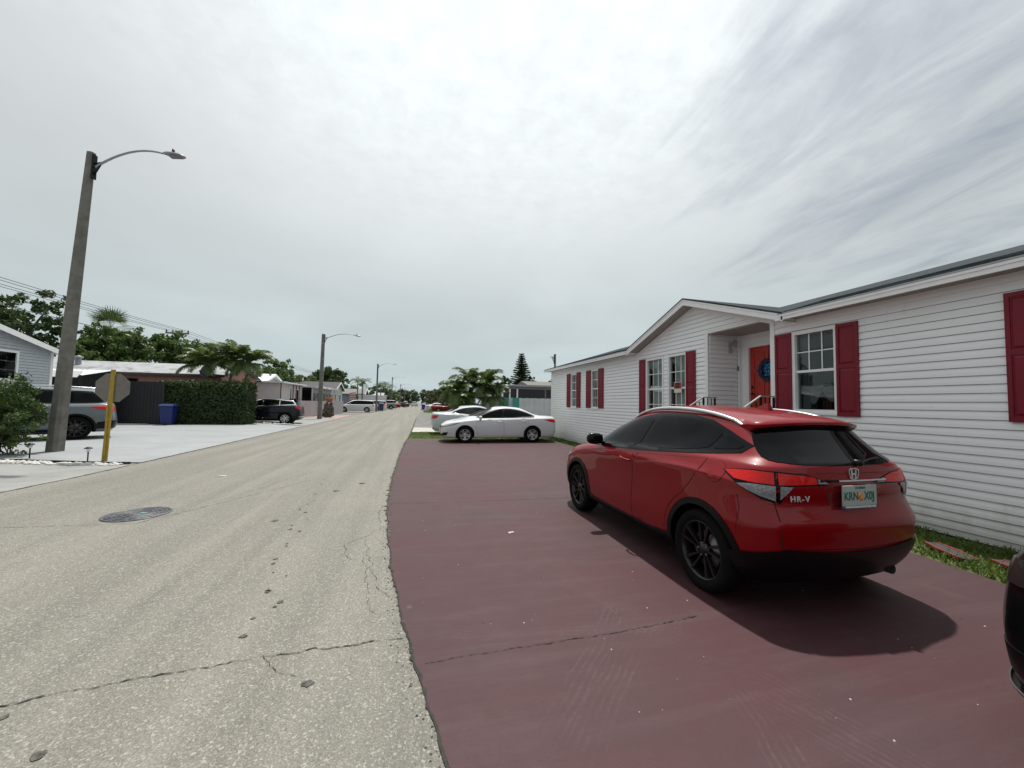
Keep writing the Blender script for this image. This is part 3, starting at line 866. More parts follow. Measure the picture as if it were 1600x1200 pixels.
mb.build('edge_grit', [mat('grit', (.30, .28, .24), .9, var=.3), EDG], None, label='loose grit along the broken asphalt edge', kind='stuff', cat='grit')
# manhole
IRON = mat('cast_iron', (.10, .105, .115), .55, .5, var=.35, scale=14, bump=.3, bscale=60, dirt=((.24, .225, .19), 9, .5, .68, .7))
mh = thing('manhole_cover', 'round iron manhole cover set in the grey road on the left', 'manhole cover', (-3.555, 6.45, 0)); mh.scale = (.93, .93, 1)
mb = MB(); mb.lathe([(.385, 0), (.385, .012), (.36, .014), (.352, .008), (.352, 0)], 48); mb.build('ring', IRON, mh)
mb = MB(); mb.lathe([(0, .009), (.345, .009), (.345, 0)], 48)
for k in range(6):
    r_ = .07+.05*k; mb.lathe([(r_-.008, .0085), (r_-.006, .0145), (r_+.006, .0145), (r_+.008, .0085)], 40)
for k in range(10):
    a = k*math.pi/5; mb.bar((.1*math.cos(a), .1*math.sin(a), .012), (.33*math.cos(a), .33*math.sin(a), .012), .012, .006)
mb.build('lid', IRON, mh)
blot(.055, .03, .05, .0155, mat('teal_paint_mark', (.18, .38, .36), .7, var=.2), mh, 'paint_mark', .5)
mb = MB(); mb.prism([(-.10, .36), (.16, .30), (.20, .37), (.04, .43)], .001, .0045); mb.build('patch', OIL, mh)
# grass: blades along the house and beyond the driveway
GRASS = leaf_mat('grass_blades', (.045, .085, .014), (.12, .16, .035), .6, .3)
def grass(name, poly, n, hmin, hmax, label, z=0.0, seed=1):
    r = np.random.default_rng(seed); xs = [p[0] for p in poly]; ys = [p[1] for p in poly]; pts = []
    while len(pts) < n:
        x, y = r.uniform(min(xs), max(xs)), r.uniform(min(ys), max(ys))
        if in_poly(x, y, poly): pts.append((x, y))
    P = np.array(pts); h = r.uniform(hmin, hmax, n)*(1+.5*np.sin(P[:, 0]*7)*np.sin(P[:, 1]*5)); a = r.uniform(0, 6.28, n); w = .0035+.006*r.random(n)
    lean = r.normal(0, .55, (n, 2))*h[:, None]
    b0 = np.c_[P[:, 0]-np.cos(a)*w, P[:, 1]-np.sin(a)*w, np.full(n, z)]; b1 = np.c_[P[:, 0]+np.cos(a)*w, P[:, 1]+np.sin(a)*w, np.full(n, z)]
    m0 = np.c_[P[:, 0]+lean[:, 0]*.45-np.cos(a)*w*.8, P[:, 1]+lean[:, 1]*.45-np.sin(a)*w*.8, z+h*.6]; m1 = m0+np.c_[np.cos(a)*w*1.6, np.sin(a)*w*1.6, 0*w]
    tp = np.c_[P[:, 0]+lean[:, 0], P[:, 1]+lean[:, 1], z+h]
    V = np.stack([b0, b1, m1, m0, tp], 1).reshape(-1, 3); i = np.arange(n)*5
    F = np.concatenate([np.c_[i, i+1, i+2], np.c_[i, i+2, i+3], np.c_[i+3, i+2, i+4]])
    return link(name, np_mesh(name, V, F, GRASS), None, label=label, cat='grass', kind='stuff')
crack('joint', [(-6.37, 16.2), (-8.2, 16.15)], .008, .02, .0125, EDG, wd, .004, .08, 31)
grass('grass', [(5.30, -1), (5.36, 2.48), (5.45, 3.13), (5.62, 8), (6.66, 8), (6.66, -1)], 15000, .03, .085, 'strip of green grass between the red driveway and the white house', -.006, 2)
grass('grass', [(5.62, 8), (5.97, 14.9), (5.72, 16.25), (1.54, 17.4), (-.18, 17.5), (-.02, 21.3), (6.6, 21.3), (6.66, 8)], 16000, .03, .07, 'green grass around the end of the red driveway', -.006, 3)
grass('grass', [(1.6, 62), (4.2, 55), (6, 56), (6, 72), (2.0, 76)], 5000, .06, .16, 'small lawn in front of the far cars on the right', 0, 4)
# ------------------------------------------------------------------ white house on the right
WX_ = 6.68
m, g, b, pos = world_mat('white_vinyl')
a = g.noise(pos, 1.1, 4, .6); st = g.n('ShaderNodeMapping'); g.l(pos, st.inputs[0]); st.inputs['Scale'].default_value = (1, 2.2, .5)
s1 = g.noise(st.outputs[0], 2.4, 6, .7, .3); sz = g.n('ShaderNodeSeparateXYZ'); g.l(pos, sz.inputs[0])
base = g.mix(g.ramp(a, .3, .7), (.84, .85, .86), (.87, .88, .885))
base = g.mix(g.m('MULTIPLY', g.ramp(s1, .56, .78), .35), base, (.56, .55, .52))
splash = g.m('MULTIPLY', g.ramp(g.m('ADD', sz.outputs[2], g.m('MULTIPLY', s1, -.5)), -.22, .28, 1, 0), .55)
base = g.mix(splash, base, (.42, .40, .34))
g.l(base, b.inputs['Base Color']); b.inputs['Roughness'].default_value = .48; b.inputs['Specular IOR Level'].default_value = .35
bw = g.n('ShaderNodeBump'); bw.inputs['Strength'].default_value = .35; bw.inputs['Distance'].default_value = .02; g.l(g.noise(st.outputs[0], 1.6, 2, .5), bw.inputs['Height']); g.l(bw.outputs[0], b.inputs['Normal'])
VINYL = m
TRIM = mat('white_trim', (.82, .82, .82), .45, var=.03)
SHUT = mat('shutter_red', (.185, .008, .021), .42, spec=.3, var=.07, scale=9)
SHGL = mat('grey_shingle', (.052, .060, .066), 1.0, spec=.05, var=.35, scale=22, bump=.5, bscale=80)
SOFF = mat('soffit_grey', (.34, .32, .30), .7, var=.05)
INT = mat('room_wall', (.10, .095, .09), .9, var=.1)
CURT = mat('curtain', (.80, .80, .78), .8, var=.06)
WGL = clear_glass()
house = thing('mobile_home', 'long white clapboard house with red shutters beside the red driveway', 'house', (WX_, 8.3, 0))
def HB(mb, name, m, parent=None, **k):
    for i, v in enumerate(mb.v): mb.v[i] = (v[0]-WX_, v[1]-8.3, v[2])
    return mb.build(name, m, parent or house, **k)
Y0, Y1 = -3.2, 18.5
GA, GH, GZ, GS = 8.25, 2.55, 4.24, .352     # gable apex y, half width, apex height, slope
PY0, PY1, PD, PZ = 6.11, 7.77, 7.55, 3.30  # porch recess
wins = [(1.93, 2.66, 1.56, 2.93, 'a'), (4.90, 5.645, 1.55, 2.93, 'a'), (8.53, 9.25, 1.20, 2.93, 'b'), (9.48, 10.27, 1.20, 2.93, 'b'), (13.36, 13.96, 1.50, 2.90, 'c'), (15.36, 15.98, 1.50, 2.88, 'c')]
ZT = 3.19
def wall_top(y): return max(ZT, GZ-.17-GS*abs(y-GA)) if abs(y-GA) < GH+.05 else ZT
opens = [(a, b, c, d) for a, b, c, d, _ in wins]+[(PY0, PY1, -1, PZ)]
# wall sheet with openings
ysplit = sorted({Y0, Y1, GA, GA-GH, GA+GH}|{v for o in opens for v in o[:2]})
mb = MB()
for a, b in zip(ysplit, ysplit[1:]):
    mid = (a+b)/2; zs = [(.02, None)]
    cuts = sorted([(o[2], o[3]) for o in opens if o[0] <= mid <= o[1]])
    z = .02; spans = []
    for lo, hi in cuts:
        if lo > z: spans.append((z, lo))
        z = hi
    for lo, hi in spans: mb.box(WX_+.001, WX_+.10, a, b, lo, hi)
    ta, tb = wall_top(a+1e-4), wall_top(b-1e-4)
    mb.prism([(a, z), (b, z), (b, tb), (a, ta)], WX_+.001, WX_+.10, 'x')
mb.box(WX_+.10, 15.0, Y0, Y0+.1, .02, 3.25); mb.box(WX_+.10, 15.0, Y1-.1, Y1, .02, 3.25); mb.box(14.9, 15.0, Y0+.1, Y1-.1, .02, 3.25)
HB(mb, 'wall', mat('shade_grey_sheathing', (.42, .42, .43), .9, var=.1))  # backing greyed so the shade lines under the board laps read darker
mb = MB(); mb.box(WX_+.1, 14.9, Y0+.1, Y1-.1, .72, .78); HB(mb, 'floor', INT)
mb = MB(); mb.box(9.6, 9.7, Y0+.1, Y1-.1, .78, 3.2); HB(mb, 'partition', INT)
mb = MB(); mb.box(WX_+.1, 14.9, Y0+.1, PY0-.11, 3.16, 3.20); mb.box(WX_+.1, 14.9, PY1+.11, Y1-.1, 3.16, 3.20); HB(mb, 'ceiling', mat('room_ceiling', (.2, .2, .2), .9, var=0))
# lapped boards, one object per course and stretch
E_ = .107
cache = {}
def board(y0, y1, z0, z1, parent=house, axis='x', at=WX_, course_z=None, sgn=-1, topcut=None):
    """one siding board lying on plane axis=at, facing sgn; topcut=(z at y0, z at y1)"""
    cz = course_z if course_z is not None else z0
    def dep(z):
        t = (z-cz)/E_
        return .022-.004*t/.45 if t <= .45 else lerp(.018, .004, (t-.45)/.55)
    ta, tb = topcut or (z1, z1)
    zs = [z0, z0+(z1-z0)*.45, z1]
    vs = []
    for yy, tt in ((y0, ta), (y1, tb)):
        col = [z0+.0065, min(z0+(z1-z0)*.45, lerp(z0, tt, .45)), tt]
        for z in col: vs.append((yy, z, dep(z)))
        vs.append((yy, tt, 0.0)); vs.append((yy, z0+.0065, 0.0))
    fs = [(0, 1, 6, 5), (1, 2, 7, 6), (2, 3, 8, 7), (4, 0, 5, 9), (0, 4, 3, 2, 1), (5, 6, 7, 8, 9)]
    if axis == 'x': W = [(at+sgn*d, y, z) for y, z, d in vs]
    else: W = [(y, at+sgn*d, z) for y, z, d in vs]
    mb = MB(); mb.add(W, fs)
    return HB(mb, 'siding_board', VINYL, parent)
def courses(y0, y1, zb, ztopf, ops, **k):
    n = 0; z = zb
    while z < 4.3:
        z1 = z+E_
        # horizontal extent limited by the roof line
        segs = []
        ex = []
        if z1 <= ZT+.02: ex = [(y0, y1)]
        else:
            lo_half = (GZ-.17-z1)/GS
            if lo_half > .05: ex = [(max(y0, GA-lo_half), min(y1, GA+lo_half))]
            elif GZ-.17 > z+.02: ex = []
        for a, b in ex:
            cuts = sorted([(o[0], o[1], o[2], o[3]) for o in ops if o[2] < z1-.001 and o[3] > z+.001 and o[1] > a and o[0] < b])
            pos = a
            for o in cuts:
                if o[0] > pos+.01: segs.append((pos, o[0], z, z1))
                if o[2] > z+.02: segs.append((o[0], o[1], z, o[2]))
                if o[3] < z1-.02: segs.append((o[0], o[1], o[3], z1))
                pos = max(pos, o[1])
            if pos < b-.01: segs.append((pos, b, z, z1))
        kk = int(round((z-zb)/E_))//2; off_ = (kk*1.87) % 4.88
        for s in segs:
            cutp = [y for y in (Y0+off_+4.88*q for q in range(8)) if s[0]+.25 < y < s[1]-.25]
            ends = [s[0]]+cutp+[s[1]]
            for q, (p0, p1) in enumerate(zip(ends, ends[1:])): board(p0, p1+(.012 if q < len(ends)-2 else 0), s[2], s[3]-.0004, course_z=z, at=WX_-(.0014 if q % 2 else 0))
        z = z1
pad = [(a-.035, b+.035, c-.05, d+.04) for a, b, c, d, _ in wins]+[(PY0-.095, PY1+.10, -1, PZ+.06)]
courses(Y0, Y1, .090, None, pad)
for a, b in ((Y0, GA-GH), (GA+GH, Y1)):
    mb = MB(); mb.box(WX_-.010, WX_, a, b, 3.0875, ZT+.003); HB(mb, 'frieze', VINYL)
for a, b in ((Y0, PY0-.096), (PY1+.099, Y1-.081)):
    mb = MB(); mb.box(WX_-.012, WX_, a, b, .01, .088); HB(mb, 'skirting', VINYL)
# closing wedges under the rakes
for sgn in (-1, 1):
    mb = MB(); a = GA; z0 = GZ-.17
    pts = [(GA+sgn*.0, z0), (GA+sgn*GH, z0-GS*GH), (GA+sgn*GH, z0-GS*GH-.10), (GA, z0-.115)]
    mb.prism(pts, WX_-.022, WX_-.0005, 'x'); HB(mb, 'rake_trim', TRIM)
# porch recess
mb = MB(); mb.box(WX_+.1, PD+.1, PY1, PY1+.1, .02, PZ); mb.box(WX_+.1, PD+.1, PY0-.1, PY0, .02, PZ); HB(mb, 'porch_wall', MATS['shade_grey_sheathing'])
DY0, DY1, DZ = 6.60, 7.53, 3.02
mb = MB(); mb.box(PD, PD+.1, PY0, DY0, .78, PZ); mb.box(PD, PD+.1, DY1, PY1, .78, PZ); mb.box(PD, PD+.1, DY0, DY1, DZ, PZ); HB(mb, 'porch_wall', VINYL)
z = .90
while z < PZ-.02:
    z1 = min(z+E_, PZ-.002)
    board(WX_+.02, PD-.075, z, z1-.0004, axis='y', at=PY1, course_z=z, sgn=-1)
    if z > DZ+.07: board(PY0+.01, PY1-.07, z, z1-.0004, at=PD, course_z=z)
    z += E_
mb = MB(); mb.box(PD-.07, PD-.002, PY1-.07, PY1-.018, .9, PZ-.01); HB(mb, 'corner_trim', TRIM)
mb = MB(); mb.box(WX_-.026, WX_+.10, PY1+.002, PY1+.098, .05, PZ+.058); HB(mb, 'corner_trim', TRIM)
mb = MB(); mb.box(WX_-.03, WX_+.06, PY0-.095, PY0-.002, .05, PZ+.058); HB(mb, 'corner_trim', TRIM)
mb = MB(); mb.box(WX_-.024, WX_+.10, PY0-.0, PY1+.0, PZ, PZ+.058); HB(mb, 'porch_header', TRIM)
mb = MB(); mb.box(WX_-.024, WX_+.0, Y1-.08, Y1+.02, .03, ZT); HB(mb, 'corner_trim', TRIM)
mb = MB(); mb.box(WX_+.0, PD-.002, PY0+.002, PY1-.02, PZ-.02, PZ-.002); HB(mb, 'porch_ceiling', SOFF)
mb = MB(); mb.box(WX_-.30, PD+.1, PY0+.002, PY1-.02, .70, .88); HB(mb, 'porch_floor', mat('porch_boards', (.25, .23, .2), .8))
for k in range(4):
    mb = MB(); mb.box(WX_-.30-.26*(k+1), WX_-.302-.26*k, PY0+.1, PY1-.1, .02, .70-.17*(k+0)-.02); HB(mb, 'porch_step', MATS['porch_boards'])
# door
DRED = mat('door_red', (.42, .028, .016), .4, var=.08)
dr = thing('x', 'x', 'x'); bpy.data.objects.remove(dr)
mb = MB(); mb.box(PD+.02, PD+.06, DY0+.05, DY1-.05, .88, DZ-.05)
def frame_ring(mb, x0, x1, a, b, c, d, w, mi=0):
    mb.box(x0, x1, a, a+w, c, d, mi); mb.box(x0, x1, b-w, b, c, d, mi); mb.box(x0, x1, a+w, b-w, c, c+w, mi); mb.box(x0, x1, a+w, b-w, d-w, d, mi)
for a, b in ((DY0+.13, (DY0+DY1)/2-.04), ((DY0+DY1)/2+.04, DY1-.13)):
    for c, d in ((.98, 1.55), (1.65, 2.35), (2.45, 2.85)): frame_ring(mb, PD+.008, PD+.022, a, b, c, d, .03)
door = HB(mb, 'door', DRED)
mb = MB(); frame_ring(mb, PD-.03, PD+.07, DY0-.03, DY1+.03, .86, DZ+.03, .08); HB(mb, 'door_frame', TRIM)
mb = MB(); hy = DY1-.115
mb.lathe([(0, -.02), (.03, -.02), (.03, 0)], 12, (PD+.02, hy, 2.05), 'x'); HB(mb, 'door_lock', BLK, door)
mb = MB(); mb.lathe([(0, -.02), (.03, -.02), (.03, 0)], 12, (PD+.02, hy, 1.9), 'x'); mb.tube([(PD, hy, 1.9), (PD-.05, hy, 1.9), (PD-.055, hy-.11, 1.89)], .012, 6); HB(mb, 'door_handle', BLK, door)
mb = MB(); mb.box(PD-.10, PD-.072, PY1-.06, PY1-.03, 2.45, 2.56); HB(mb, 'doorbell', mat('bell_grey', (.15, .15, .16), .4))
# wreath
wr_ = thing('wreath', 'blue round wreath reading 2025 hung on the red front door', 'wreath', (PD-.02, 6.97, 2.42))
BLUE = mat('wreath_blue', (.02, .22, .48), .5, var=.2, scale=30); NVY = mat('wreath_black', (.015, .025, .05), .7, var=.3)
mb = MB(); ring = []
for k in range(40):
    a = 2*math.pi*k/40; ring.append((0, .20*math.cos(a), .20*math.sin(a)))
mb.tube(ring+[ring[0]], .045, 8)
for k in range(130):
    a = random.uniform(0, 6.28); rr_ = random.uniform(.15, .26); p = Vector((random.uniform(-.05, .0), rr_*math.cos(a), rr_*math.sin(a)))
    q = p+Vector((random.uniform(-.03, 0), random.gauss(0, .03), random.gauss(0, .03))); mb.bar(p, q, .018, .004, mi=random.choice([0, 0, 1]))
mb.lathe([(0, -.012), (.15, -.012), (.15, 0)], 24, (0, 0, 0), 'x')
mb.build('ring', [NVY, BLUE], wr_)
text('numbers', '20', .17, BLUE, wr_, (-.018, 0, .075), (R(90), 0, R(-90)), depth=.006, bold=.003)
text('numbers', '25', .17, BLUE, wr_, (-.018, 0, -.075), (R(90), 0, R(-90)), depth=.006, bold=.003)
mb = MB(); mb.bar((0, 0, .2), (0.02, 0, .58), .008, .004); mb.build('hanger', BLK, wr_)
# lantern
LANT = mat('lantern_paint', (.42, .42, .42), .5, var=.2, scale=20)
lt = thing('wall_lantern', 'ornate white lantern on the porch wall', 'lantern', (7.27, PY1-.02, 3.02))
mb = MB(); mb.box(-.05, .05, -.012, 0, -.16, .10); mb.build('back_plate', LANT, lt)
mb = MB(); mb.tube([(0, -.01, -.08), (0, -.07, -.14), (0, -.12, -.10), (0, -.125, -.03)], .009, 6); mb.tube([(0, -.01, .04), (0, -.06, .10), (0, -.11, .10)], .007, 6); mb.build('bracket', LANT, lt)
mb = MB(); mb.lathe([(0, .19), (.008, .17), (.012, .15), (.035, .13), (.07, .10), (.075, .09), (.0, .09)], 8, (0, -.125, 0)); mb.lathe([(0, -.05), (.03, -.045), (.045, -.02), (.05, -.01), (.0, -.01)], 8, (0, -.125, 0))
for k in range(6):
    a = k*math.pi/3; mb.bar((.05*math.cos(a), -.125+.05*math.sin(a), -.01), (.07*math.cos(a), -.125+.07*math.sin(a), .09), .006)
mb.build('cage', LANT, lt)
mb = MB(); mb.lathe([(.044, -.008), (.062, .088)], 6, (0, -.125, 0)); mb.build('glass', clear_glass('lantern_glass', (.8, .8, .8)), lt)
# windows
def window(parent_b, y0, y1, z0, z1, kind, cols=3):
    mb = MB(); x0, x1 = WX_-.028, WX_+.075
    frame_ring(mb, x0, x1, y0-.03, y1+.03, z0-.045, z1+.035, .065)
    zm = lerp(z0, z1, .5)
    mb.box(WX_+.012, WX_+.05, y0+.02, y1-.02, zm-.022, zm+.022)
    w = HB(mb, 'window', TRIM)
    a0, a1, c0, c1 = y0+.035, y1-.035, z0+.02, z1-.03
    nr_low = 1 if kind == 'a' else 2
    def grid(za, zb, rows, cl, xx):
        for i in range(cl):
            for j in range(rows):
                p, q = lerp(a0, a1, i/cl), lerp(a0, a1, (i+1)/cl); r_, s_ = lerp(za, zb, j/rows), lerp(za, zb, (j+1)/rows)
                m1 = MB(); m1.box(xx, xx+.004, p+.001, q-.001, r_+.001, s_-.001); HB(m1, 'pane', WGL, w)
        m2 = MB()
        for i in range(1, cl): m2.box(xx-.008, xx-.001, lerp(a0, a1, i/cl)-.009, lerp(a0, a1, i/cl)+.009, za, zb)
        for j in range(1, rows): m2.box(xx-.0105, xx-.0012, a0, a1, lerp(za, zb, j/rows)-.009, lerp(za, zb, j/rows)+.009)
        if m2.v: HB(m2, 'muntin', TRIM, w)
    grid(zm+.022, c1, 2, cols, WX_+.03)
    if nr_low == 1: grid(c0, zm-.022, 1, 1, WX_+.04)
    else: grid(c0, zm-.022, 2, cols, WX_+.04)
    # curtain folds behind the glass
    n = 60; vs = []
    lo = c0 if kind != 'a' else c0
    if kind == 'b' or kind == 'c':
        gaps = {'b': [(0, .88)], 'c': [(0, 1)]}[kind]
        cm = CURT if kind == 'b' or y0 > 15 else mat('cream_curtain', (.50, .46, .32), .8, var=.05)
        for s0, s1 in gaps:
            V = []; 
            for k in range(n+1):
                t = k/n; y = lerp(lerp(a0, a1, s0), lerp(a0, a1, s1), t); x = WX_+.14+.022*math.sin(t*46)+.008*math.sin(t*23+1)
                V += [(x, y, c0-.03), (x+.004*math.sin(t*9), y, c1+.03)]
            m3 = MB(); m3.add(V, [(2*k, 2*k+1, 2*k+3, 2*k+2) for k in range(n)], 0, True); HB(m3, 'curtain', cm, w)
    else:
        # drawn-back sheer curtains: a narrow strip and looped hems
        for s0, s1, xx in ((.78, 1.0, .15),):
            V = []
            for k in range(n+1):
                t = k/n; y = lerp(lerp(a0, a1, s0), lerp(a0, a1, s1), t); x = WX_+xx+.02*math.sin(t*20)
                V += [(x, y, c0-.03), (x, y, c1+.03)]
            m3 = MB(); m3.add(V, [(2*k, 2*k+1, 2*k+3, 2*k+2) for k in range(n)], 0, True); HB(m3, 'curtain', mat('dim_curtain', (.22, .22, .22), .8, var=.05), w)
        m3 = MB()
        for (ya, yb, sag) in ((.45, .98, .26), (-.02, .5, .22)):
            V = []
            for k in range(17):
                t = k/16; y = lerp(a0, a1, lerp(ya, yb, t)); zt_ = lerp(z0, z1, .33)-.06*t; zb_ = zt_-.05-sag*math.sin(t*math.pi)
                for q in range(5): V.append((WX_+.15+.012*math.sin(q*2.5+t*5), y, lerp(zt_, zb_, q/4)))
            m3.add(V, [(i*5+q, i*5+q+1, (i+1)*5+q+1, (i+1)*5+q) for i in range(16) for q in range(4)], 0, True)
        HB(m3, 'curtain', MATS['dim_curtain'], w)
    mb = MB(); mb.box(WX_-.045, WX_-.029, y0-.04, y1+.04, z0-.07, z0-.03); HB(mb, 'sill', TRIM, w)
    return w
for a, b, c, d, k in wins: window(house, a, b, c, d, k, 3 if k != 'c' else 3)
def shutter(y0, y1, z0, z1):
    zm = z0+(z1-z0)*.535; x = WX_-.017
    mb = MB(); mb.box(x-.022, x, y0, y1, z0, z1)
    w = .042
    mb.box(x-.032, x-.022, y0, y0+w, z0, z1); mb.box(x-.032, x-.022, y1-w, y1, z0, z1)
    for a, b in ((z0, z0+.06), (zm-.03, zm+.03), (z1-.05, z1)): mb.box(x-.032, x-.022, y0+w, y1-w, a, b)
    o = HB(mb, 'shutter', SHUT)
    for a, b in ((z0+.06, zm-.03), (zm+.03, z1-.05)):
        m1 = MB(); p, q, r_, s_ = y0+w+.012, y1-w-.012, a+.014, b-.014; e = .022
        V = [(x-.022, p, r_), (x-.022, q, r_), (x-.022, q, s_), (x-.022, p, s_), (x-.034, p+e, r_+e), (x-.034, q-e, r_+e), (x-.034, q-e, s_-e), (x-.034, p+e, s_-e)]
        m1.add(V, [(4, 5, 6, 7), (0, 1, 5, 4), (1, 2, 6, 5), (2, 3, 7, 6), (3, 0, 4, 7)]); HB(m1, 'panel', SHUT, o)
for a, b in ((2.675, 3.0), (4.56, 4.885), (5.665, 5.995), (8.18, 8.515), (10.30, 10.62), (12.95, 13.345), (13.98, 14.40), (14.97, 15.345), (16.0, 16.42), (1.58, 1.91)):
    c = 1.47; d = 2.96 if a < 12 else 2.93
    if 8 < a < 11: c = 1.17
    shutter(a, b, c, d)
# roof
def roof_part(mb, y0, y1, x0=6.38):
    s = .31; z0 = 3.30+(x0-6.38)*s; xr = 10.6; zr = 3.30+(xr-6.38)*s; t = .04
    mb.prism([(x0, z0-t), (x0, z0), (xr, zr), (14.9+.3, z0+.0), (15.2, z0-t), (xr, zr-t)], y0, y1, 'y')
mb = MB(); roof_part(mb, Y0-.25, GA-GH-.02); roof_part(mb, GA+GH+.02, Y1+.28); roof_part(mb, GA-GH-.02, GA+GH+.02, 6.80); roofo = HB(mb, 'roof', SHGL)
# shingle courses on the lower slope that shows
for y0, y1 in ((Y0-.25, GA-GH-.02), (GA+GH+.02, Y1+.28)):
    for k in range(8):
        x = 6.38+.14*k; z = 3.301+(x-6.38)*.31; y = y0+(k % 2)*.15
        mb = MB()
        while y < y1-.05:
            w = min(.33, y1-y)-.008; dz = random.uniform(.003, .007)
            mb.add([(x-.004, y, z), (x-.004, y+w, z), (x-.004, y, z+dz), (x-.004, y+w, z+dz), (x+.15, y, z+.0468), (x+.15, y+w, z+.0468)], [(0, 1, 3, 2), (2, 3, 5, 4), (0, 2, 4), (1, 5, 3)]); y += .335
        HB(mb, 'shingle_course', SHGL, roofo)['kind'] = 'stuff'
for y0, y1 in ((Y0-.25, GA-GH-.03), (GA+GH+.03, Y1+.28)):
    mb = MB(); mb.box(6.355, 6.379, y0, y1, 3.165, 3.262); mb.box(6.345, 6.3545, y0, y1, 3.225, 3.262); HB(mb, 'fascia', TRIM)
    mb = MB(); mb.box(6.38, WX_-.02, y0, y1, 3.193, 3.203); HB(mb, 'soffit', SOFF)
    mb = MB(); mb.box(6.340, 6.378, y0, y1, 3.264, 3.285); HB(mb, 'drip_edge', mat('drip_metal', (.35, .36, .37), .5, .3))
# gable roof over the entrance
mb = MB(); t = .035
zl = GZ-GS*(GH+.12); hw_ = GH+.12
mb.prism([(GA-hw_, zl-t), (GA-hw_, zl), (GA, GZ), (GA+hw_, zl), (GA+hw_, zl-t), (GA, GZ-t)], 6.34, 9.4, 'x'); gr_ = HB(mb, 'gable_roof', SHGL)
for sgn in (-1, 1):
    mb = MB(); mb.prism([(GA, GZ-t-.002), (GA+sgn*hw_, zl-t-.002), (GA+sgn*hw_, zl-t-.13), (GA, GZ-t-.14)], 6.355, 6.379, 'x'); HB(mb, 'fascia', TRIM)
    mb = MB(); mb.prism([(GA, GZ-t-.002), (GA+sgn*hw_, zl-t-.002), (GA+sgn*hw_, zl-t-.028), (GA, GZ-t-.03)], 6.342, 6.3545, 'x'); HB(mb, 'fascia', TRIM)
    mb = MB(); mb.prism([(GA, GZ-t-.120), (GA+sgn*hw_, zl-t-.110), (GA+sgn*hw_, zl-t-.120), (GA, GZ-t-.130)], 6.38, WX_-.023, 'x'); HB(mb, 'soffit', SOFF)
    ya = GA+sgn*hw_
    mb = MB(); mb.box(6.38, WX_+.3, min(ya, ya-sgn*.03), max(ya, ya-sgn*.03), zl-t-.13, zl-t-.003); mb.box(6.351, WX_-.0205, min(ya-sgn*.031, ya-sgn*.15), max(ya-sgn*.031, ya-sgn*.15), 3.162, zl-t-.004); HB(mb, 'eave_return', TRIM)
# sign in the second window
SR = mat('sign_red', (.24, .012, .015), .5, var=.05)
sg = thing('window_sign', 'small red and white notice in the window left of the porch', 'sign', (WX_-.004, 8.88, 2.10))
mb = MB(); mb.box(.0, .008, -.15, .15, -.16, .12); mb.build('board', mat('sign_white', (.65, .62, .58), .6, var=.03), sg)
mb = MB(); mb.box(-.004, -.001, -.135, .135, -.05, .105); mb.build('red_field', SR, sg)
text('lettering', 'FOR', .055, BLK, sg, (-.006, 0, .065), (R(90), 0, R(-90)), depth=.001, bold=.001)
text('lettering', 'SALE', .06, BLK, sg, (-.006, 0, -.005), (R(90), 0, R(-90)), depth=.001, bold=.001)
# handrails
for yb, lab in ((7.02, 'black iron stair rail left of the porch steps'), (5.62, 'black iron stair rail right of the porch steps')):
    hr = thing('handrail', lab, 'handrail', (6.2, yb, 0), 0, 'iron rails of the porch steps')
    mb = MB(); xs_ = [-1.05, -.55, -.30, 0]; top = {-1.05: 1.30, -.55: 1.58, -.30: 1.77, 0: 1.77}
    for x in (-1.05, -.30, -.02):
        m1 = MB(); m1.bar((x, 0, 0.0), (x, 0, top.get(x, 1.77)), .03); m1.build('post', BLK, hr)
    mb = MB(); mb.bar((-1.10, 0, 1.32), (-.30, 0, 1.79), .04, .02); mb.bar((-.30, 0, 1.785), (.02, 0, 1.785), .04, .02); mb.build('rail', mat('rail_grey', (.30, .29, .28), .4, .3), hr)
    mb = MB()
    for x in (-.85, -.68, -.5, -.4, -.2, -.11):
        m1 = MB(); m1.bar((x, 0, .35), (x, 0, 1.31+.585*(x+1.05) if x < -.3 else 1.77), .014); m1.build('baluster', BLK, hr)
# rubber edging mats in the grass
RBB = mat('black_rubber', (.03, .03, .032), .7, var=.2, scale=20); RRED = mat('red_edging', (.17, .014, .012), .55, var=.15)
for (x, y, L, w, a, lab) in ((5.77, 3.10, .52, .17, R(60), 'black and red rubber mat in the grass, nearest the red crossover'), (5.86, 2.64, .34, .15, R(72), 'black and red rubber mat in the grass, close to the black saloon')):
    mt = thing('garden_mat', lab, 'mat', (x, y, .035), a, 'rubber mats lying in the grass by the house wall')
    mb = MB(); mb.prism([(-L/2, -w*.35), (-L*.1, -w/2), (L/2, -w*.3), (L/2, w*.25), (L*.2, w/2), (-L/2, w*.35)], 0, .02); mb.build('mat', RBB, mt)
    for sgn in (1, -1):
        mb = MB(); mb.prism([(-L/2, sgn*w*.35), (0, sgn*w*.45), (L/2, sgn*w*.28), (L/2, sgn*(w*.28+.028)), (0, sgn*(w*.45+.028)), (-L/2, sgn*(w*.35+.02))][::sgn], .0, .026); mb.build('red_edge', RRED, mt)
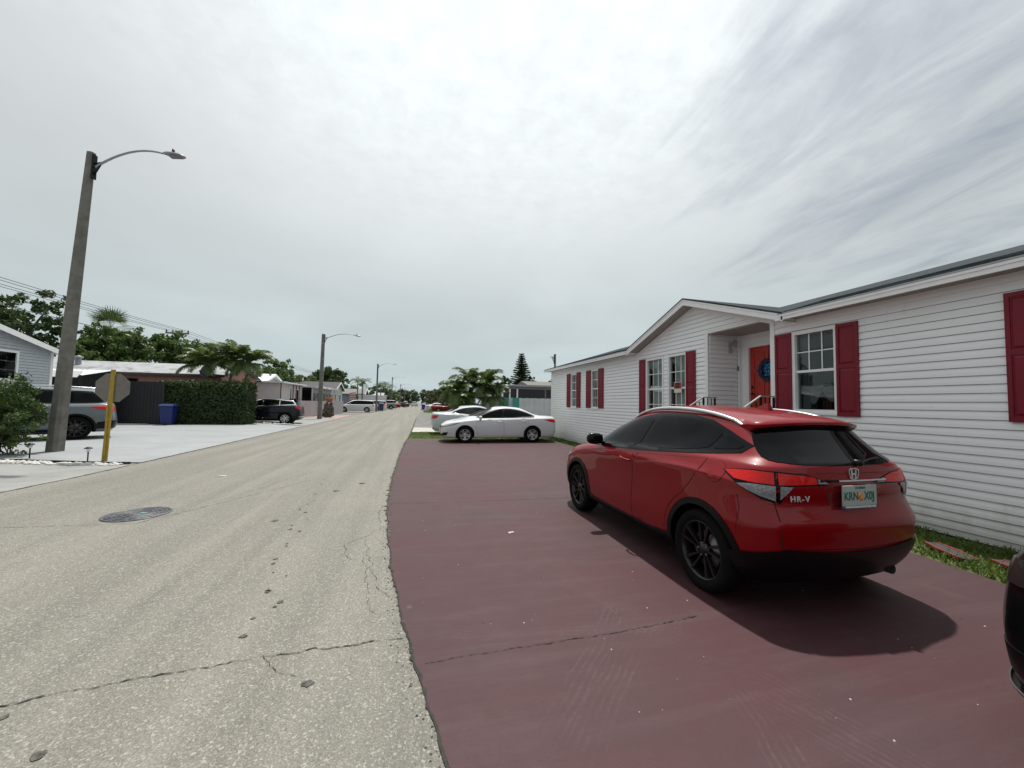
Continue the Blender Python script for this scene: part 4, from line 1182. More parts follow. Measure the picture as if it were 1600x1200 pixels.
# ---- the red crossover in the foreground
RED = paint('red_paint', (.195, .0010, .0035), .0, .34, .6)
L_HRV = [
 dict(z=.24, F=2.0, R=-1.84, h=.78),
 dict(z=[(-1.9, .36), (-1.5, .30), (2.1, .27)], F=2.12, R=-1.93, h=.85),
 dict(z=[(-1.9, .50), (0, .47), (2.1, .46)], F=2.16, R=-1.995, h=.876),
 dict(z=[(-1.9, .715), (-1.4, .68), (0, .62), (2.1, .60)], F=2.14, R=-2.012, h=[(-1.4, .886), (-.5, .862), (.5, .862), (1.4, .884)]),
 dict(z=[(-1.9, .86), (-1.2, .90), (0, .80), (2.0, .72)], F=2.10, R=-1.935, h=[(-1.5, .868), (-1.2, .885), (-.6, .855), (0, .848), (1.4, .872)]),
 dict(z=[(-1.95, .955), (-1.3, 1.055), (-.4, .985), (.4, .925), (1.95, .80)], F=2.05, R=-1.962, h=[(-1.5, .858), (-1.2, .890), (-.5, .876), (.2, .864), (1.4, .856)]),
 dict(z=[(-1.95, 1.02), (-1.5, 1.06), (-.4, 1.05), (.9, .99), (1.95, .84)], F=1.99, R=-1.955, h=[(-1.5, .83), (-1.2, .862), (-.4, .858), (1.4, .84)]),
 dict(z=[(-1.9, 1.115), (-1.4, 1.165), (-.4, 1.105), (.9, 1.03), (1.9, .885)], F=1.90, R=-1.945, h=[(-1.5, .775), (-1.1, .825), (0, .84), (1.4, .80)], crown=.02),
 dict(z=[(-1.9, 1.145), (-1.4, 1.195), (-.4, 1.13), (.9, 1.05), (1.55, .965)], F=1.55, R=-1.925, h=[(-1.5, .72), (-1.1, .79), (0, .81), (1.2, .76)], crown=.03),
 dict(z=[(-1.9, 1.17), (-1.4, 1.23), (-.4, 1.16), (.9, 1.06), (1.2, 1.04)], F=1.2, R=-1.89, h=[(-1.5, .69), (-1.1, .765), (0, .79), (.8, .75)], crown=.01),
 dict(z=[(-1.78, 1.31), (-.4, 1.33), (.7, 1.28)], F=.72, R=-1.76, h=[(-1.4, .635), (-.8, .70), (0, .715), (.4, .69)]),
 dict(z=[(-1.66, 1.455), (-1.1, 1.515), (-.4, 1.535), (.25, 1.485)], F=.28, R=-1.655, h=[(-1.3, .55), (-.8, .60), (-.1, .60)]),
 dict(z=[(-1.6, 1.495), (-1.1, 1.565), (-.4, 1.59), (.1, 1.55)], F=.14, R=-1.59, h=[(-1.2, .40), (-.5, .42)]),
 dict(z=[(-1.5, 1.53), (-1.0, 1.59), (-.4, 1.612), (0, 1.585)], F=.02, R=-1.48, h=0),
]
def clip_z(p, z): return [(a, max(b, z)) for a, b in p]
def arc(cx, cz, r, a0, a1, n=8): return [(cx+r*math.cos(R(lerp(a0, a1, k/n))), cz+r*math.sin(R(lerp(a0, a1, k/n)))) for k in range(n+1)]
HRV_front_window = smooth_poly([(.80, 1.055), (.60, 1.17), (.30, 1.31), (0, 1.405), (-.37, 1.465), (-.315, 1.30), (-.26, 1.125), (.2, 1.095)], 1)
HRV_rear_window = smooth_poly([(-.345, 1.13), (-.43, 1.465), (-.62, 1.478), (-.88, 1.468), (-1.15, 1.425), (-1.345, 1.365), (-1.30, 1.27), (-1.26, 1.20), (-.8, 1.155)], 1)
HRV_quarter = [(-1.33, 1.215), (-1.40, 1.335), (-1.50, 1.295), (-1.575, 1.262), (-1.55, 1.235), (-1.45, 1.222)]
HRV_DLO = [(.86, 1.04), (.60, 1.185), (.30, 1.325), (0, 1.42), (-.40, 1.482), (-.65, 1.492), (-.90, 1.48), (-1.17, 1.437), (-1.40, 1.35), (-1.60, 1.262), (-1.57, 1.228), (-1.40, 1.205), (-1.12, 1.175), (-.33, 1.11), (.3, 1.075)]
front_door = [(.90, .965), (.95, .78), (.90, .45), (.84, .33), (.3, .315), (-.21, .31), (-.205, .68), (-.22, .93), (-.32, 1.055), (.3, 1.02)]
rear_door = [(-.225, .31), (-.22, .68), (-.235, .93), (-.335, 1.055), (-1.0, 1.105), (-1.335, 1.13), (-1.29, 1.03), (-1.19, .90)]+arc(-1.305, .34, .50, 62, 8, 5)+[(-.8, .33), (-.5, .31)]
tail = [(-1.56, .86, 1.075), (-1.66, .85, 1.09), (-1.80, .80, 1.105), (-1.90, .66, 1.10), (-1.97, .45, 1.085), (-1.99, .22, 1.015), (-1.99, .30, 1.0), (-1.97, .60, .995), (-1.96, .62, .94), (-1.93, .665, .86), (-1.85, .77, .895), (-1.70, .84, .985)]
tail_red1 = [(-1.585, .858, 1.072), (-1.66, .85, 1.082), (-1.80, .80, 1.094), (-1.89, .685, 1.09), (-1.89, .685, 1.005), (-1.80, .80, 1.01), (-1.68, .85, 1.02)]
tail_red2 = [(-1.905, .66, 1.088), (-1.97, .45, 1.073), (-1.982, .37, 1.055), (-1.985, .36, 1.012), (-1.94, .63, 1.003), (-1.905, .66, 1.003)]
tail_rev = [(-1.982, .355, 1.05), (-1.99, .28, 1.025), (-1.99, .25, 1.012), (-1.985, .35, 1.012)]
tail_clr1 = [(-1.70, .845, .992), (-1.80, .80, 1.0), (-1.895, .68, .995), (-1.895, .68, .885), (-1.85, .765, .915), (-1.78, .81, .95)]
tail_clr2 = [(-1.91, .65, .993), (-1.95, .62, .992), (-1.965, .575, .99), (-1.925, .650, .905), (-1.91, .652, .895)]
hatch = [(.60, 1.41), (.665, 1.20), (.69, 1.08), (.665, .85), (.67, .70), (.66, .60), (0, .585)]
black_bumper = [(-1.55, .87, .44), (-1.66, .86, .475), (-1.80, .80, .505), (-1.93, .62, .55), (-1.97, .5, .54), (-2.0, .25, .52), (-2.0, 0.001, .515), (-2.0, 0.001, .262), (-1.95, .5, .262), (-1.8, .78, .262), (-1.62, .86, .27)]
S = dict(levels=L_HRV, creases={0: .5, 1: .2, 2: .3, 3: .5, 5: .75, 7: .35, 9: .25, 11: .2}, paint=RED, wr=.342, rr=.245, ww=.225, hw=.885, wx=(1.305, -1.305),
         arch=.392, trimm=GLB, wrap=1.0, style='blade', rim=mat('black_alloy', (.006, .006, .007), .25, var=0, spec=.4), lugs=True,
         cladding=.052, clad_ang=(-30, 212), sill=[(.93, .25), (.88, .345), (.5, .325), (-.5, .325), (-.90, .36), (-.93, .28), (-.5, .25)],
         dlo=HRV_DLO, windows=[HRV_front_window, HRV_rear_window, HRV_quarter], doors=[front_door, rear_door],
         handles=[(-.09, .97), (-.09, -1)], lines=[], mirror=(.62, 1.13), mirrorm=GLB,
         wrap_rear=[('rear_light', tail, GLB, .003), ('tail_lens', tail_red1, REDL, .012), ('tail_lens', tail_red2, REDL, .012), ('reversing_lens', tail_rev, CLRL, .012), ('indicator_lens', tail_clr1, CLRL, .012), ('indicator_lens', tail_clr2, CLRL, .012), ('bumper_trim', black_bumper, BLK, .014)],
         wrap_front=[('headlight', [(1.55, .83, .82), (1.8, .76, .84), (2.0, .5, .80), (2.05, .4, .76), (1.95, .6, .70), (1.75, .8, .74)], CLRL, .01)],
         )
# rear door handle is hidden in the window corner: keep only the front one
S['handles'] = [(-.09, .965), (-1.28, -5)]
S['rear'] = [
 ('hatch_gap', sym([(.0, .528), (.664, .552), (.674, .70), (.669, .85), (.694, 1.06), (.690, 1.09)][::-1][::-1]), SEAM, .0008),
 ('tailgate', sym([(.0, .536), (.657, .559), (.667, .70), (.662, .85), (.687, 1.06), (.683, 1.088)]), RED, .0026),
 ('rear_window', smooth_poly(sym([(0.001, 1.142), (.35, 1.146), (.56, 1.16), (.635, 1.178), (.61, 1.26), (.56, 1.36), (.53, 1.415), (.3, 1.425), (0.001, 1.43)]), 1), TINT, .006),
 ('trim_strip', [(.37, 1.024), (.37, 1.040), (.15, 1.040), (.15, 1.024)], GLB, .012), ('chrome_strip', [(.148, 1.027), (.148, 1.038), (-.35, 1.038), (-.35, 1.027)], CHR, .013),  # gloss black length paints the dark reflection on the chrome bar's left end
 ('plate_recess', smooth_poly([(.30, 1.02), (.25, .86), (.20, .815), (-.20, .815), (-.25, .86), (-.30, 1.02)], 1), mat('recess_shade_red', (.16, .004, .008), .35, .3, var=0, coat=1), .0045),  # recess shade put into a darker red panel laid on the tailgate
]
S['top'] = [('windshield', smooth_poly([(1.08, 0), (1.04, .3), (.92, .6), (.80, .69), (.35, .56), (.26, .3), (.22, 0), (.26, -.3), (.35, -.56), (.80, -.69), (.92, -.6), (1.04, -.3)], 1), TINT, .004),
            ]
hrv, skin, body = make_car('parked_car', 'glossy red crossover with black wheels on the red painted driveway', 'car', S, (3.315, 4.285, 0), R(90))
for o in list(hrv.children):
    if o.name.startswith('door'):
        pass
# hatch lip, plate, badges, roof furniture
mb = MB(); n = 14; rows = []
def spz(x, y): 
    h = skin.hit('T', x, y); return h[0].z if h else 1.45
for k in range(n+1):
    y = lerp(-.56, .56, k/n); e = 1-abs(2*k/n-1)**4
    xr = -1.60-.11*e
    zt = spz(-1.45, y)
    zr = 1.462-.03*(abs(y)/.56)**2
    rows.append([(-1.42, y, spz(-1.42, y)+.002), (lerp(-1.42, xr, .6), y, lerp(zt, zr, .62)+.016), (xr, y, zr+.006), (xr+.004, y, zr-.014), (-1.55, y, zr-.045)])
vs = [p for r in rows for p in r]; w = 5
mb.add(vs, [(i*w+j, i*w+j+1, (i+1)*w+j+1, (i+1)*w+j) for i in range(n) for j in range(w-1)]+[tuple(range(w)), tuple(range(n*w, n*w+w))[::-1]], 0, False)
sp = mb.build('spoiler', RED, hrv)
for pp in sp.data.polygons[:n*(w-1)]: pp.use_smooth = (abs(pp.normal.z) > .6 and pp.normal.z > 0)
mb = MB(); mb.box(-1.655, -1.635, -.15, .15, 1.432, 1.446); mb.build('brake_light', REDL, hrv)
WHT = mat('plate_white', (.36, .40, .38), .4, var=.05)
pl = MB(); pl.box(-1.998, -1.985, -.165, .165, .845, 1.005); pl.box(-2.001, -1.985, -.17, .17, .836, .856, 1)
plate = pl.build('licence_plate', [WHT, mat('plate_frame', (.05, .07, .16), .4, var=0)], hrv)
TXG = mat('plate_green', (.012, .10, .06), .5, var=0); ORG = mat('plate_orange', (.75, .22, .03), .5, var=0); TXW = mat('white_print', (.75, .75, .75), .5, var=0)
rot = (R(90), 0, R(-90))
text('plate_letters', 'KRN', .088, TXG, plate, (-1.9985, .090, .925), rot, bold=.001).scale = (.80, 1, 1)
text('plate_letters', 'X0J', .088, TXG, plate, (-1.9985, -.090, .925), rot, bold=.001).scale = (.80, 1, 1)
text('plate_heading', 'FLORIDA', .024, TXG, plate, (-1.9985, 0, .988), rot)
text('plate_frame_text', 'WWW.HONDAOFAVENTURA.COM', .019, TXW, plate, (-2.0015, 0, .846), rot, bold=.0006)
ms = MB(); ms.lathe([(0, -.003), (.021, -.003), (.021, .001)], 14, (-1.999, .006, .93), 'x'); ms.lathe([(0, -.003), (.016, -.003), (.016, .001)], 12, (-1.9992, -.008, .908), 'x')
ms.build('plate_oranges', ORG, plate)
xb = skin.hit('B', .50, .905)[0].x-.006
text('model_badge', 'HR-V', .060, mat('badge_silver', (.55, .55, .56), .35, .2, var=0), hrv, (xb-.016, .50, .905), (R(90), 0, R(-97.5)), depth=.003, bold=.0008, spacing=1.25)
# square-ish H emblem
mb = MB(); cx = skin.hit('B', 0, 1.085)[0].x-.012
def embl(mb, x, s, w=.012):
    ol = smooth_poly([(-.052*s, .043*s), (.052*s, .043*s), (.048*s, -.005*s), (.036*s, -.043*s), (-.036*s, -.043*s), (-.048*s, -.005*s)], 1)
    n = len(ol); inn = poly_offset(ol, -.007*s)
    vs = [(x-.004, a, b+1.085) for a, b in ol]+[(x-.004, a, b+1.085) for a, b in inn]+[(x+.01, a, b+1.085) for a, b in ol]+[(x+.01, a, b+1.085) for a, b in inn]
    mb.add(vs, [(i, (i+1) % n, n+(i+1) % n, n+i) for i in range(n)]+[(i, (i+1) % n, 2*n+(i+1) % n, 2*n+i) for i in range(n)]+[(n+i, n+(i+1) % n, 3*n+(i+1) % n, 3*n+i) for i in range(n)])
    for q in (-1, 1):
        mb.prism([(q*.027*s, 1.085+.032*s), (q*.014*s, 1.085+.032*s), (q*.012*s, 1.085-.034*s), (q*.024*s, 1.085-.034*s)], x-.003, x+.008, 'x')
    mb.box(x-.003, x+.008, -.015*s, .015*s, 1.085-.006*s, 1.085+.006*s)
embl(mb, cx, 1.0); mb.build('emblem', CHR, hrv)
# rear wiper
mb = MB(); a = skin.hit('B', -.08, 1.165)[0]; b = skin.hit('B', -.40, 1.19)[0]
mb.tube([a+Vector((-.035, 0, 0)), (a+b)/2+Vector((-.03, 0, .01)), b+Vector((-.018, 0, 0))], .008, 6); mb.lathe([(0, -.05), (.022, -.045), (.026, 0)], 12, (a.x, a.y, a.z), 'x')
mb.build('wiper', BLK, hrv)
# roof rails, aerial fin, fuel flap, exhaust, tow cover
SIL = mat('satin_silver', (.62, .62, .63), .3, .9, var=.04)
for s in (1, -1):
    pts = []; rad = []
    for k in range(15):
        t = k/14; x = lerp(.18, -1.50, t); y = s*lerp(.585, .545, t); h = skin.hit('T', x, y)
        z = (h[0].z if h else 1.5)+.040*math.sin(math.pi*t)**.45-.004
        pts.append((x, y, z)); rad.append(.012+.009*math.sin(math.pi*t)**.5)
    mb = MB(); mb.tube(pts, rad, 8); mb.build('roof_rail', SIL, hrv)
mb = MB(); z0 = skin.hit('T', -1.15, 0)[0].z
fin = [(-1.05, z0-.01), (-1.12, z0+.024), (-1.19, z0+.058), (-1.22, z0+.062), (-1.24, z0-.02)]
n = len(fin); vs = [(x, .004+.03*(1-(z-z0+.02)/.12), z) for x, z in fin]+[(x, -.004-.03*(1-(z-z0+.02)/.12), z) for x, z in fin]
mb.add(vs, [tuple(range(n)), tuple(range(n, 2*n))[::-1]]+[(i, (i+1) % n, n+(i+1) % n, n+i) for i in range(n)]); mb.build('aerial_fin', RED, hrv)
c = [(-1.475+.085*math.cos(a), 1.045+.085*math.sin(a)) for a in [2*math.pi*k/28 for k in range(28)]]
skin.panel('flap_gap', poly_offset(c, .004), 'L', SEAM, hrv, .0008, .002, .04); skin.panel('fuel_flap', c, 'L', RED, hrv, .0028, .004, .04)
mb = MB(); mb.tube([(-1.5, -.52, .27), (-1.86, -.53, .28)], [.035, .038], 12, cap=False); mb.tube([(-1.7, -.53, .275), (-1.72, -.53, .275)], .03, 12); mb.build('exhaust', DISC, hrv)
skin.strip('bumper_gap', [(-1.69, .905), (-1.72, .80), (-1.70, .60)], 'L', .005, SEAM, hrv)
# ---- generic saloon and estate bodies
def saloon(F=2.33, Rr=-2.54, H=1.47, hw=.915, fx=1.388, rx=-1.388, deck=1.06, nose=.74, lod=3, tail_r=-2.44, roof_r=-1.12, cowl=1.30):
    k = H/1.47; w = hw/.915
    return [
     dict(z=.19*k, F=F-.16, R=Rr+.16, h=.80*w),
     dict(z=[(Rr, .27), (0, .23), (F, .22)], F=F-.04, R=Rr+.07, h=.875*w),
     dict(z=.42*k, F=F, R=Rr+.01, h=.905*w),
     dict(z=.61*k, F=F-.01, R=Rr, h=.915*w),
     dict(z=[(Rr, .85*k), (0, .79*k), (F-.1, .68*k)], F=F-.06, R=Rr+.01, h=.905*w),
     dict(z=[(Rr+.1, (deck-.055)*k), (-.5, .93*k), (cowl-.15, .885*k), (F-.2, nose*k)], F=F-.15, R=Rr+.05, h=[(-1.8, .85*w), (-1, .885*w), (1.2, .87*w)]),
     dict(z=[(Rr+.2, (deck-.015)*k), (-.5, .965*k), (cowl-.15, .925*k), (F-.25, (nose+.045)*k)], F=F-.23, R=tail_r, h=[(-1.8, .79*w), (-1, .85*w), (1.2, .83*w)], crown=.02),
     dict(z=[(-2.1, (deck+.01)*k), (-.5, .99*k), (cowl-.15, .95*k), (1.75, .865*k)], F=F-.6, R=tail_r+.25, h=[(-1.6, .74*w), (-.9, .81*w), (1.1, .79*w)], crown=.02),
     dict(z=[(-1.8, (deck+.02)*k), (-.5, 1.015*k), (cowl, .975*k)], F=cowl, R=tail_r+.62, h=[(-1.3, .70*w), (-.8, .78*w), (.8, .77*w)]),
     dict(z=[(-1.4, 1.235*k), (0, 1.225*k), (.7, 1.20*k)], F=cowl-.5, R=(tail_r+.62+roof_r)/2, h=[(-1.0, .63*w), (-.5, .69*w), (.4, .68*w)]),
     dict(z=[(roof_r, 1.355*k), (-.3, 1.405*k), (.25, 1.375*k)], F=.27, R=roof_r, h=[(-.7, .54*w), (-.3, .58*w), (.1, .57*w)], cf=.36),
     dict(z=[(roof_r, 1.395*k), (-.3, 1.452*k), (.1, 1.43*k)], F=.12, R=roof_r+.12, h=.41*w, cf=.3, cr=.3),
     dict(z=[(roof_r, 1.415*k), (-.3, 1.472*k), (0, 1.452*k)], F=0, R=roof_r+.24, h=0, cf=.3, cr=.3)]
def estate(F=2.22, Rr=-2.30, H=1.66, hw=.90, nose=.86, belt=1.10, rbelt=1.18, hatch_r=-2.12, roof_r=-1.9, cowl=1.25, rooff=.35, zb=.24):
    w = hw/.90
    return [
     dict(z=zb, F=F-.15, R=Rr+.15, h=.80*w),
     dict(z=[(Rr, zb+.1), (0, zb+.05), (F, zb+.03)], F=F-.04, R=Rr+.06, h=.865*w),
     dict(z=.50, F=F, R=Rr, h=.89*w),
     dict(z=.68, F=F-.02, R=Rr, h=.90*w),
     dict(z=[(Rr, .92), (0, .88), (F-.1, nose-.1)], F=F-.06, R=Rr+.04, h=.89*w),
     dict(z=[(Rr+.1, rbelt-.10), (0, belt-.05), (cowl-.2, belt-.07), (F-.2, nose-.02)], F=F-.13, R=Rr+.06, h=[(-1.8, .86*w), (1.2, .865*w)]),
     dict(z=[(Rr+.1, rbelt-.03), (0, belt), (cowl-.2, belt-.02), (F-.2, nose+.03)], F=F-.22, R=Rr+.09, h=[(-1.8, .82*w), (1.2, .83*w)], crown=.02),
     dict(z=[(Rr+.1, rbelt), (0, belt+.025), (cowl-.2, belt), (F-.6, (nose+belt)/2+.02)], F=F-.6, R=Rr+.11, h=[(-1.8, .79*w), (1.2, .79*w)], crown=.02),
     dict(z=[(Rr+.1, rbelt+.03), (0, belt+.05), (cowl, belt-.01)], F=cowl, R=hatch_r, h=[(-1.6, .76*w), (.8, .77*w)]),
     dict(z=[(hatch_r, (rbelt+H)/2), (0, (belt+H)/2-.01), (.8, (belt+H)/2-.03)], F=(cowl+rooff)/2, R=(hatch_r+roof_r)/2, h=[(-1.5, .69*w), (.4, .70*w)]),
     dict(z=[(roof_r, H-.13), (-.4, H-.07), (rooff, H-.11)], F=rooff, R=roof_r, h=[(-1.4, .61*w), (.1, .61*w)], cf=.36),
     dict(z=[(roof_r, H-.07), (-.4, H-.015), (rooff-.1, H-.05)], F=rooff-.15, R=roof_r+.08, h=.43*w, cf=.3, cr=.3),
     dict(z=[(roof_r, H-.05), (-.4, H), (rooff-.2, H-.03)], F=rooff-.28, R=roof_r+.16, h=0, cf=.3, cr=.3)]
WHITE = paint('white_paint', (.57, .58, .60), .0, .35)
PEARL = paint('pearl_white_paint', (.54, .56, .57), .0, .35)
CRE = {0: .4, 1: .3, 5: .5, 6: .3, 8: .25, 10: .15}
def saloon_spec(paintm, **k):
    L = saloon(**k)
    return dict(levels=L, creases=CRE, paint=paintm, wr=.33, rr=.215, ww=.21, hw=k.get('hw', .915), wx=(1.388, -1.388), arch=.375, wrap=1.3, style='multi',
      trimm=BLK, mirror=(.78, 1.0),
      dlo=smooth_poly([(1.0, .975), (.62, 1.14), (.25, 1.285), (-.15, 1.355), (-.6, 1.345), (-1.0, 1.26), (-1.38, 1.12), (-1.52, 1.045), (-1.3, 1.025), (-.3, 1.005)], 1),
      windows=[smooth_poly([(.84, 1.01), (.55, 1.14), (.22, 1.265), (-.13, 1.332), (-.17, 1.335), (-.14, 1.02), (.3, 1.01)], 1),
               smooth_poly([(-.19, 1.022), (-.22, 1.335), (-.6, 1.325), (-.95, 1.25), (-1.28, 1.12), (-1.42, 1.055), (-1.2, 1.04), (-.7, 1.03)], 1)],
      doors=[[(.93, .90), (.95, .60), (.86, .30), (-.18, .29), (-.17, .6), (-.16, .955), (.4, .93)],
             [(-.195, .29), (-.185, .6), (-.175, .955), (-1.0, .975), (-1.22, .97), (-1.2, .84)]+arc(-1.388, .33, .47, 68, 10, 5)+[(-.87, .30)]],
      handles=[(-.03, .845), (-1.02, .865)], glass=TINT,
      lines=[])
HLN = lamp_mat('headlight_lens', (.09, .095, .10), (.34, .34, .33))
# white four-door saloon across the driveway end
S = saloon_spec(WHITE)
S['wrap_front'] = [('headlight_surround', [(1.60, .88, .79), (1.85, .82, .775), (2.1, .62, .72), (2.22, .42, .665), (2.26, .36, .62), (2.2, .5, .605), (2.0, .74, .645), (1.8, .86, .71)], GLB, .004),
                   ('headlight', [(1.66, .88, .775), (1.85, .82, .765), (2.08, .62, .712), (2.2, .45, .665), (2.2, .48, .62), (2.0, .74, .66), (1.82, .85, .715)], HLN, .010),
                   ('fog_recess', [(1.98, .76, .42), (2.2, .6, .40), (2.3, .4, .30), (2.2, .56, .27), (2.05, .72, .30)], BLK, .006)]
S['wrap_rear'] = [('tail_lamp', [(-1.9, .88, .935), (-2.1, .82, .955), (-2.4, .66, .94), (-2.47, .50, .90), (-2.46, .56, .80), (-2.35, .74, .80), (-2.15, .85, .85)], REDL, .008)]
S['front'] = [('grille', sym([(0, .66), (.30, .67), (.36, .60), (.26, .42), (0, .40)]), GLB, .006), ('lower_grille', sym([(0, .33), (.5, .33), (.55, .25), (0, .25)]), BLK, .008)]
S['top'] = [('windshield', smooth_poly([(1.17, 0), (1.13, .3), (1.02, .58), (.86, .70), (.30, .54), (.22, .3), (.19, 0), (.22, -.3), (.30, -.54), (.86, -.70), (1.02, -.58), (1.13, -.3)], 1), LTINT, .006),
            ('rear_window', smooth_poly([(-1.05, 0), (-1.08, .3), (-1.13, .50), (-1.55, .60), (-1.74, .4), (-1.78, 0), (-1.74, -.4), (-1.55, -.60), (-1.13, -.50), (-1.08, -.3)], 1), TINT, .006)]
S['handlem'] = CHR
alt, sk, _ = make_car('parked_car', 'white four-door saloon parked sideways at the far end of the red driveway', 'car', S, (3.42, 16.45, 0), R(180))
# pale silver saloon behind it, tail towards the street
SILV = paint('pale_silver_paint', (.46, .49, .51), .0, .36)
S = saloon_spec(SILV, deck=1.08, hw=.905, Rr=-2.45, tail_r=-2.36)
S['wrap_rear'] = [('tail_lamp', [(-2.12, .86, .95), (-2.3, .78, .96), (-2.43, .5, .95), (-2.44, .48, .80), (-2.35, .74, .79), (-2.2, .83, .80)], REDL, .008)]
S['top'] = [('rear_window', smooth_poly([(-1.05, 0), (-1.08, .3), (-1.13, .50), (-1.5, .60), (-1.70, .4), (-1.74, 0), (-1.70, -.4), (-1.5, -.60), (-1.13, -.50), (-1.08, -.3)], 1), TINT, .006),
            ('windshield', smooth_poly([(1.17, 0), (1.02, .58), (.86, .70), (.30, .54), (.19, 0), (.30, -.54), (.86, -.70), (1.02, -.58)], 1), LTINT, .006)]
S['glass'] = LTINT; S['handlem'] = SILV
S['rear'] = [('licence_plate', [(-.16, .72), (-.16, .86), (.16, .86), (.16, .72)], WHT, .01), ('bumper_trim', sym([(0, .24), (.6, .25), (.62, .33), (0, .33)]), BLK, .01)]
s2, sk, _ = make_car('parked_car', 'pale silver saloon parked behind the white four-door, its tail towards the street', 'car', S, (3.35, 20.3, 0), R(0))
# grey-silver sport utility on the white driveway
def estate_spec(paintm, dz=0.0, **k):
    L = estate(**k); H = k.get('H', 1.66); b = k.get('belt', 1.10); rb = k.get('rbelt', 1.18); rr_ = k.get('roof_r', -1.9); hr = k.get('hatch_r', -2.12); cw = k.get('cowl', 1.25)
    e = rr_+.12
    tp = H-.13
    d = [(cw-.28, b+.04), ((cw+.35)/2-.15, (b+H)/2-.04), (.15, tp-.01), (-.4, tp+.02), (-1.1, tp), (e, tp-.05), (e-.17, rb+.08), (e-.1, rb+.045), (-.5, b+.055)]
    i = poly_offset(d, -.035)
    t1, t2 = -.12, -1.05
    def cut(p, lo, hi):
        # clip polygon to lo<=x<=hi
        for side, lim in ((1, lo), (-1, hi)):
            q = []
            for a, c in zip(p, p[1:]+p[:1]):
                ia, ic = side*(a[0]-lim) >= 0, side*(c[0]-lim) >= 0
                if ia: q.append(a)
                if ia != ic:
                    t = (lim-a[0])/(c[0]-a[0]); q.append((lim, lerp(a[1], c[1], t)))
            p = q
        return p
    return dict(levels=L, creases=CRE, paint=paintm, wr=.36, rr=.25, ww=.22, hw=k.get('hw', .90), wx=(1.40, -1.40), arch=.41, wrap=1.2, style='five',
      trimm=BLK, mirror=(.72, b+.12), cladding=.05, clad_ang=(-25, 205), sill=[(.95, .27), (.9, .37), (-.9, .37), (-.95, .28)],
      dlo=d, windows=[cut(i, t1+.03, 3), cut(i, t2+.03, t1-.02), cut(i, -4, t2-.02)],
      doors=[[(.93, b-.08), (.97, .7), (.9, .42), (t1, .40), (t1, b-.0), (.4, b-.02)], [(t1-.018, .40), (t1-.018, b), (t2, b+.02), (t2-.08, .95)]+arc(-1.40, .36, .53, 62, 10, 5)+[(-.85, .41)]],
      handles=[(.03, b-.12), (-.92, b-.10)], glass=TINT)
# black saloon at the right edge, front-left corner in view
BLKP = paint('black_paint', (.004, .004, .0045), .0, .3, .5)
S = estate_spec(BLKP, F=2.33, Rr=-2.3, H=1.68, nose=.98, zb=.2, hw=.915)
S['wrap_front'] = [('headlight', [(1.66, .88, .92), (1.85, .82, .90), (2.1, .62, .86), (2.22, .42, .82), (2.2, .5, .74), (2.0, .74, .76), (1.82, .85, .83)], mat('smoked_lens', (.02, .018, .018), .1, spec=.3), .008),
                   ('bumper_lip', [(1.85, .86, .26), (2.05, .76, .27), (2.25, .45, .27), (2.3, 0.001, .27), (2.3, 0.001, .215), (2.2, .5, .215), (2.0, .78, .21), (1.85, .86, .205)], mat('lip_grey', (.05, .05, .052), .35, var=0), .028),
                   ('fog_recess', [(1.95, .80, .46), (2.2, .62, .45), (2.28, .45, .36), (2.2, .58, .33), (2.02, .76, .33)], BLK, .005)]
S['front'] = [('grille', sym([(0, .66), (.35, .67), (.40, .60), (.28, .42), (0, .40)]), GLB, .006)]
S['top'] = []
blkcar, sk, _ = make_car('parked_car', 'black utility car whose front corner shows at the right edge behind the red crossover', 'car', S, (3.60, -.83, 0), R(90))
GREYP = paint('silver_grey_paint', (.125, .145, .160), .0, .36)
S = estate_spec(GREYP, F=2.42, Rr=-2.5, H=1.76, hw=.97, belt=1.14, rbelt=1.20, hatch_r=-2.30, roof_r=-2.1)
S['wx'] = (1.48, -1.48); S['wr'] = .385; S['arch'] = .435; S['rr'] = .27; S['rim'] = mat('black_alloy', (.012, .012, .013), .22)
S['doors'][1] = S['doors'][1][:4]+arc(-1.48, .385, .55, 62, 10, 5)+[(-.9, .41)]
S['wrap_rear'] = [('tail_lamp', [(-1.78, .93, 1.10), (-2.1, .88, 1.115), (-2.42, .6, 1.09), (-2.44, .5, 1.03), (-2.3, .75, .965), (-2.1, .88, .98)], REDL, .01),
                  ('bumper_trim', [(-1.95, .93, .58), (-2.2, .86, .62), (-2.45, .5, .64), (-2.48, .001, .64), (-2.45, .001, .37), (-2.3, .75, .36), (-1.9, .93, .36)], BLK, .014)]
S['rear'] = [('rear_window', smooth_poly(sym([(.001, 1.25), (.62, 1.27), (.55, 1.56), (.001, 1.58)]), 1), TINT, .006)]
suv, sk, _ = make_car('parked_car', 'silver-grey utility car with black wheels on the white driveway behind the nearest lamp post', 'car', S, (-12.55, 16.15, .13), R(214))
mb = MB()
for s in (1, -1):
    mb = MB(); mb.tube([(.2, s*.66, 1.70), (.05, s*.67, 1.74), (-1.0, s*.67, 1.785), (-1.9, s*.62, 1.73), (-2.0, s*.62, 1.69)], .018, 6); mb.build('roof_rail', SIL, suv)
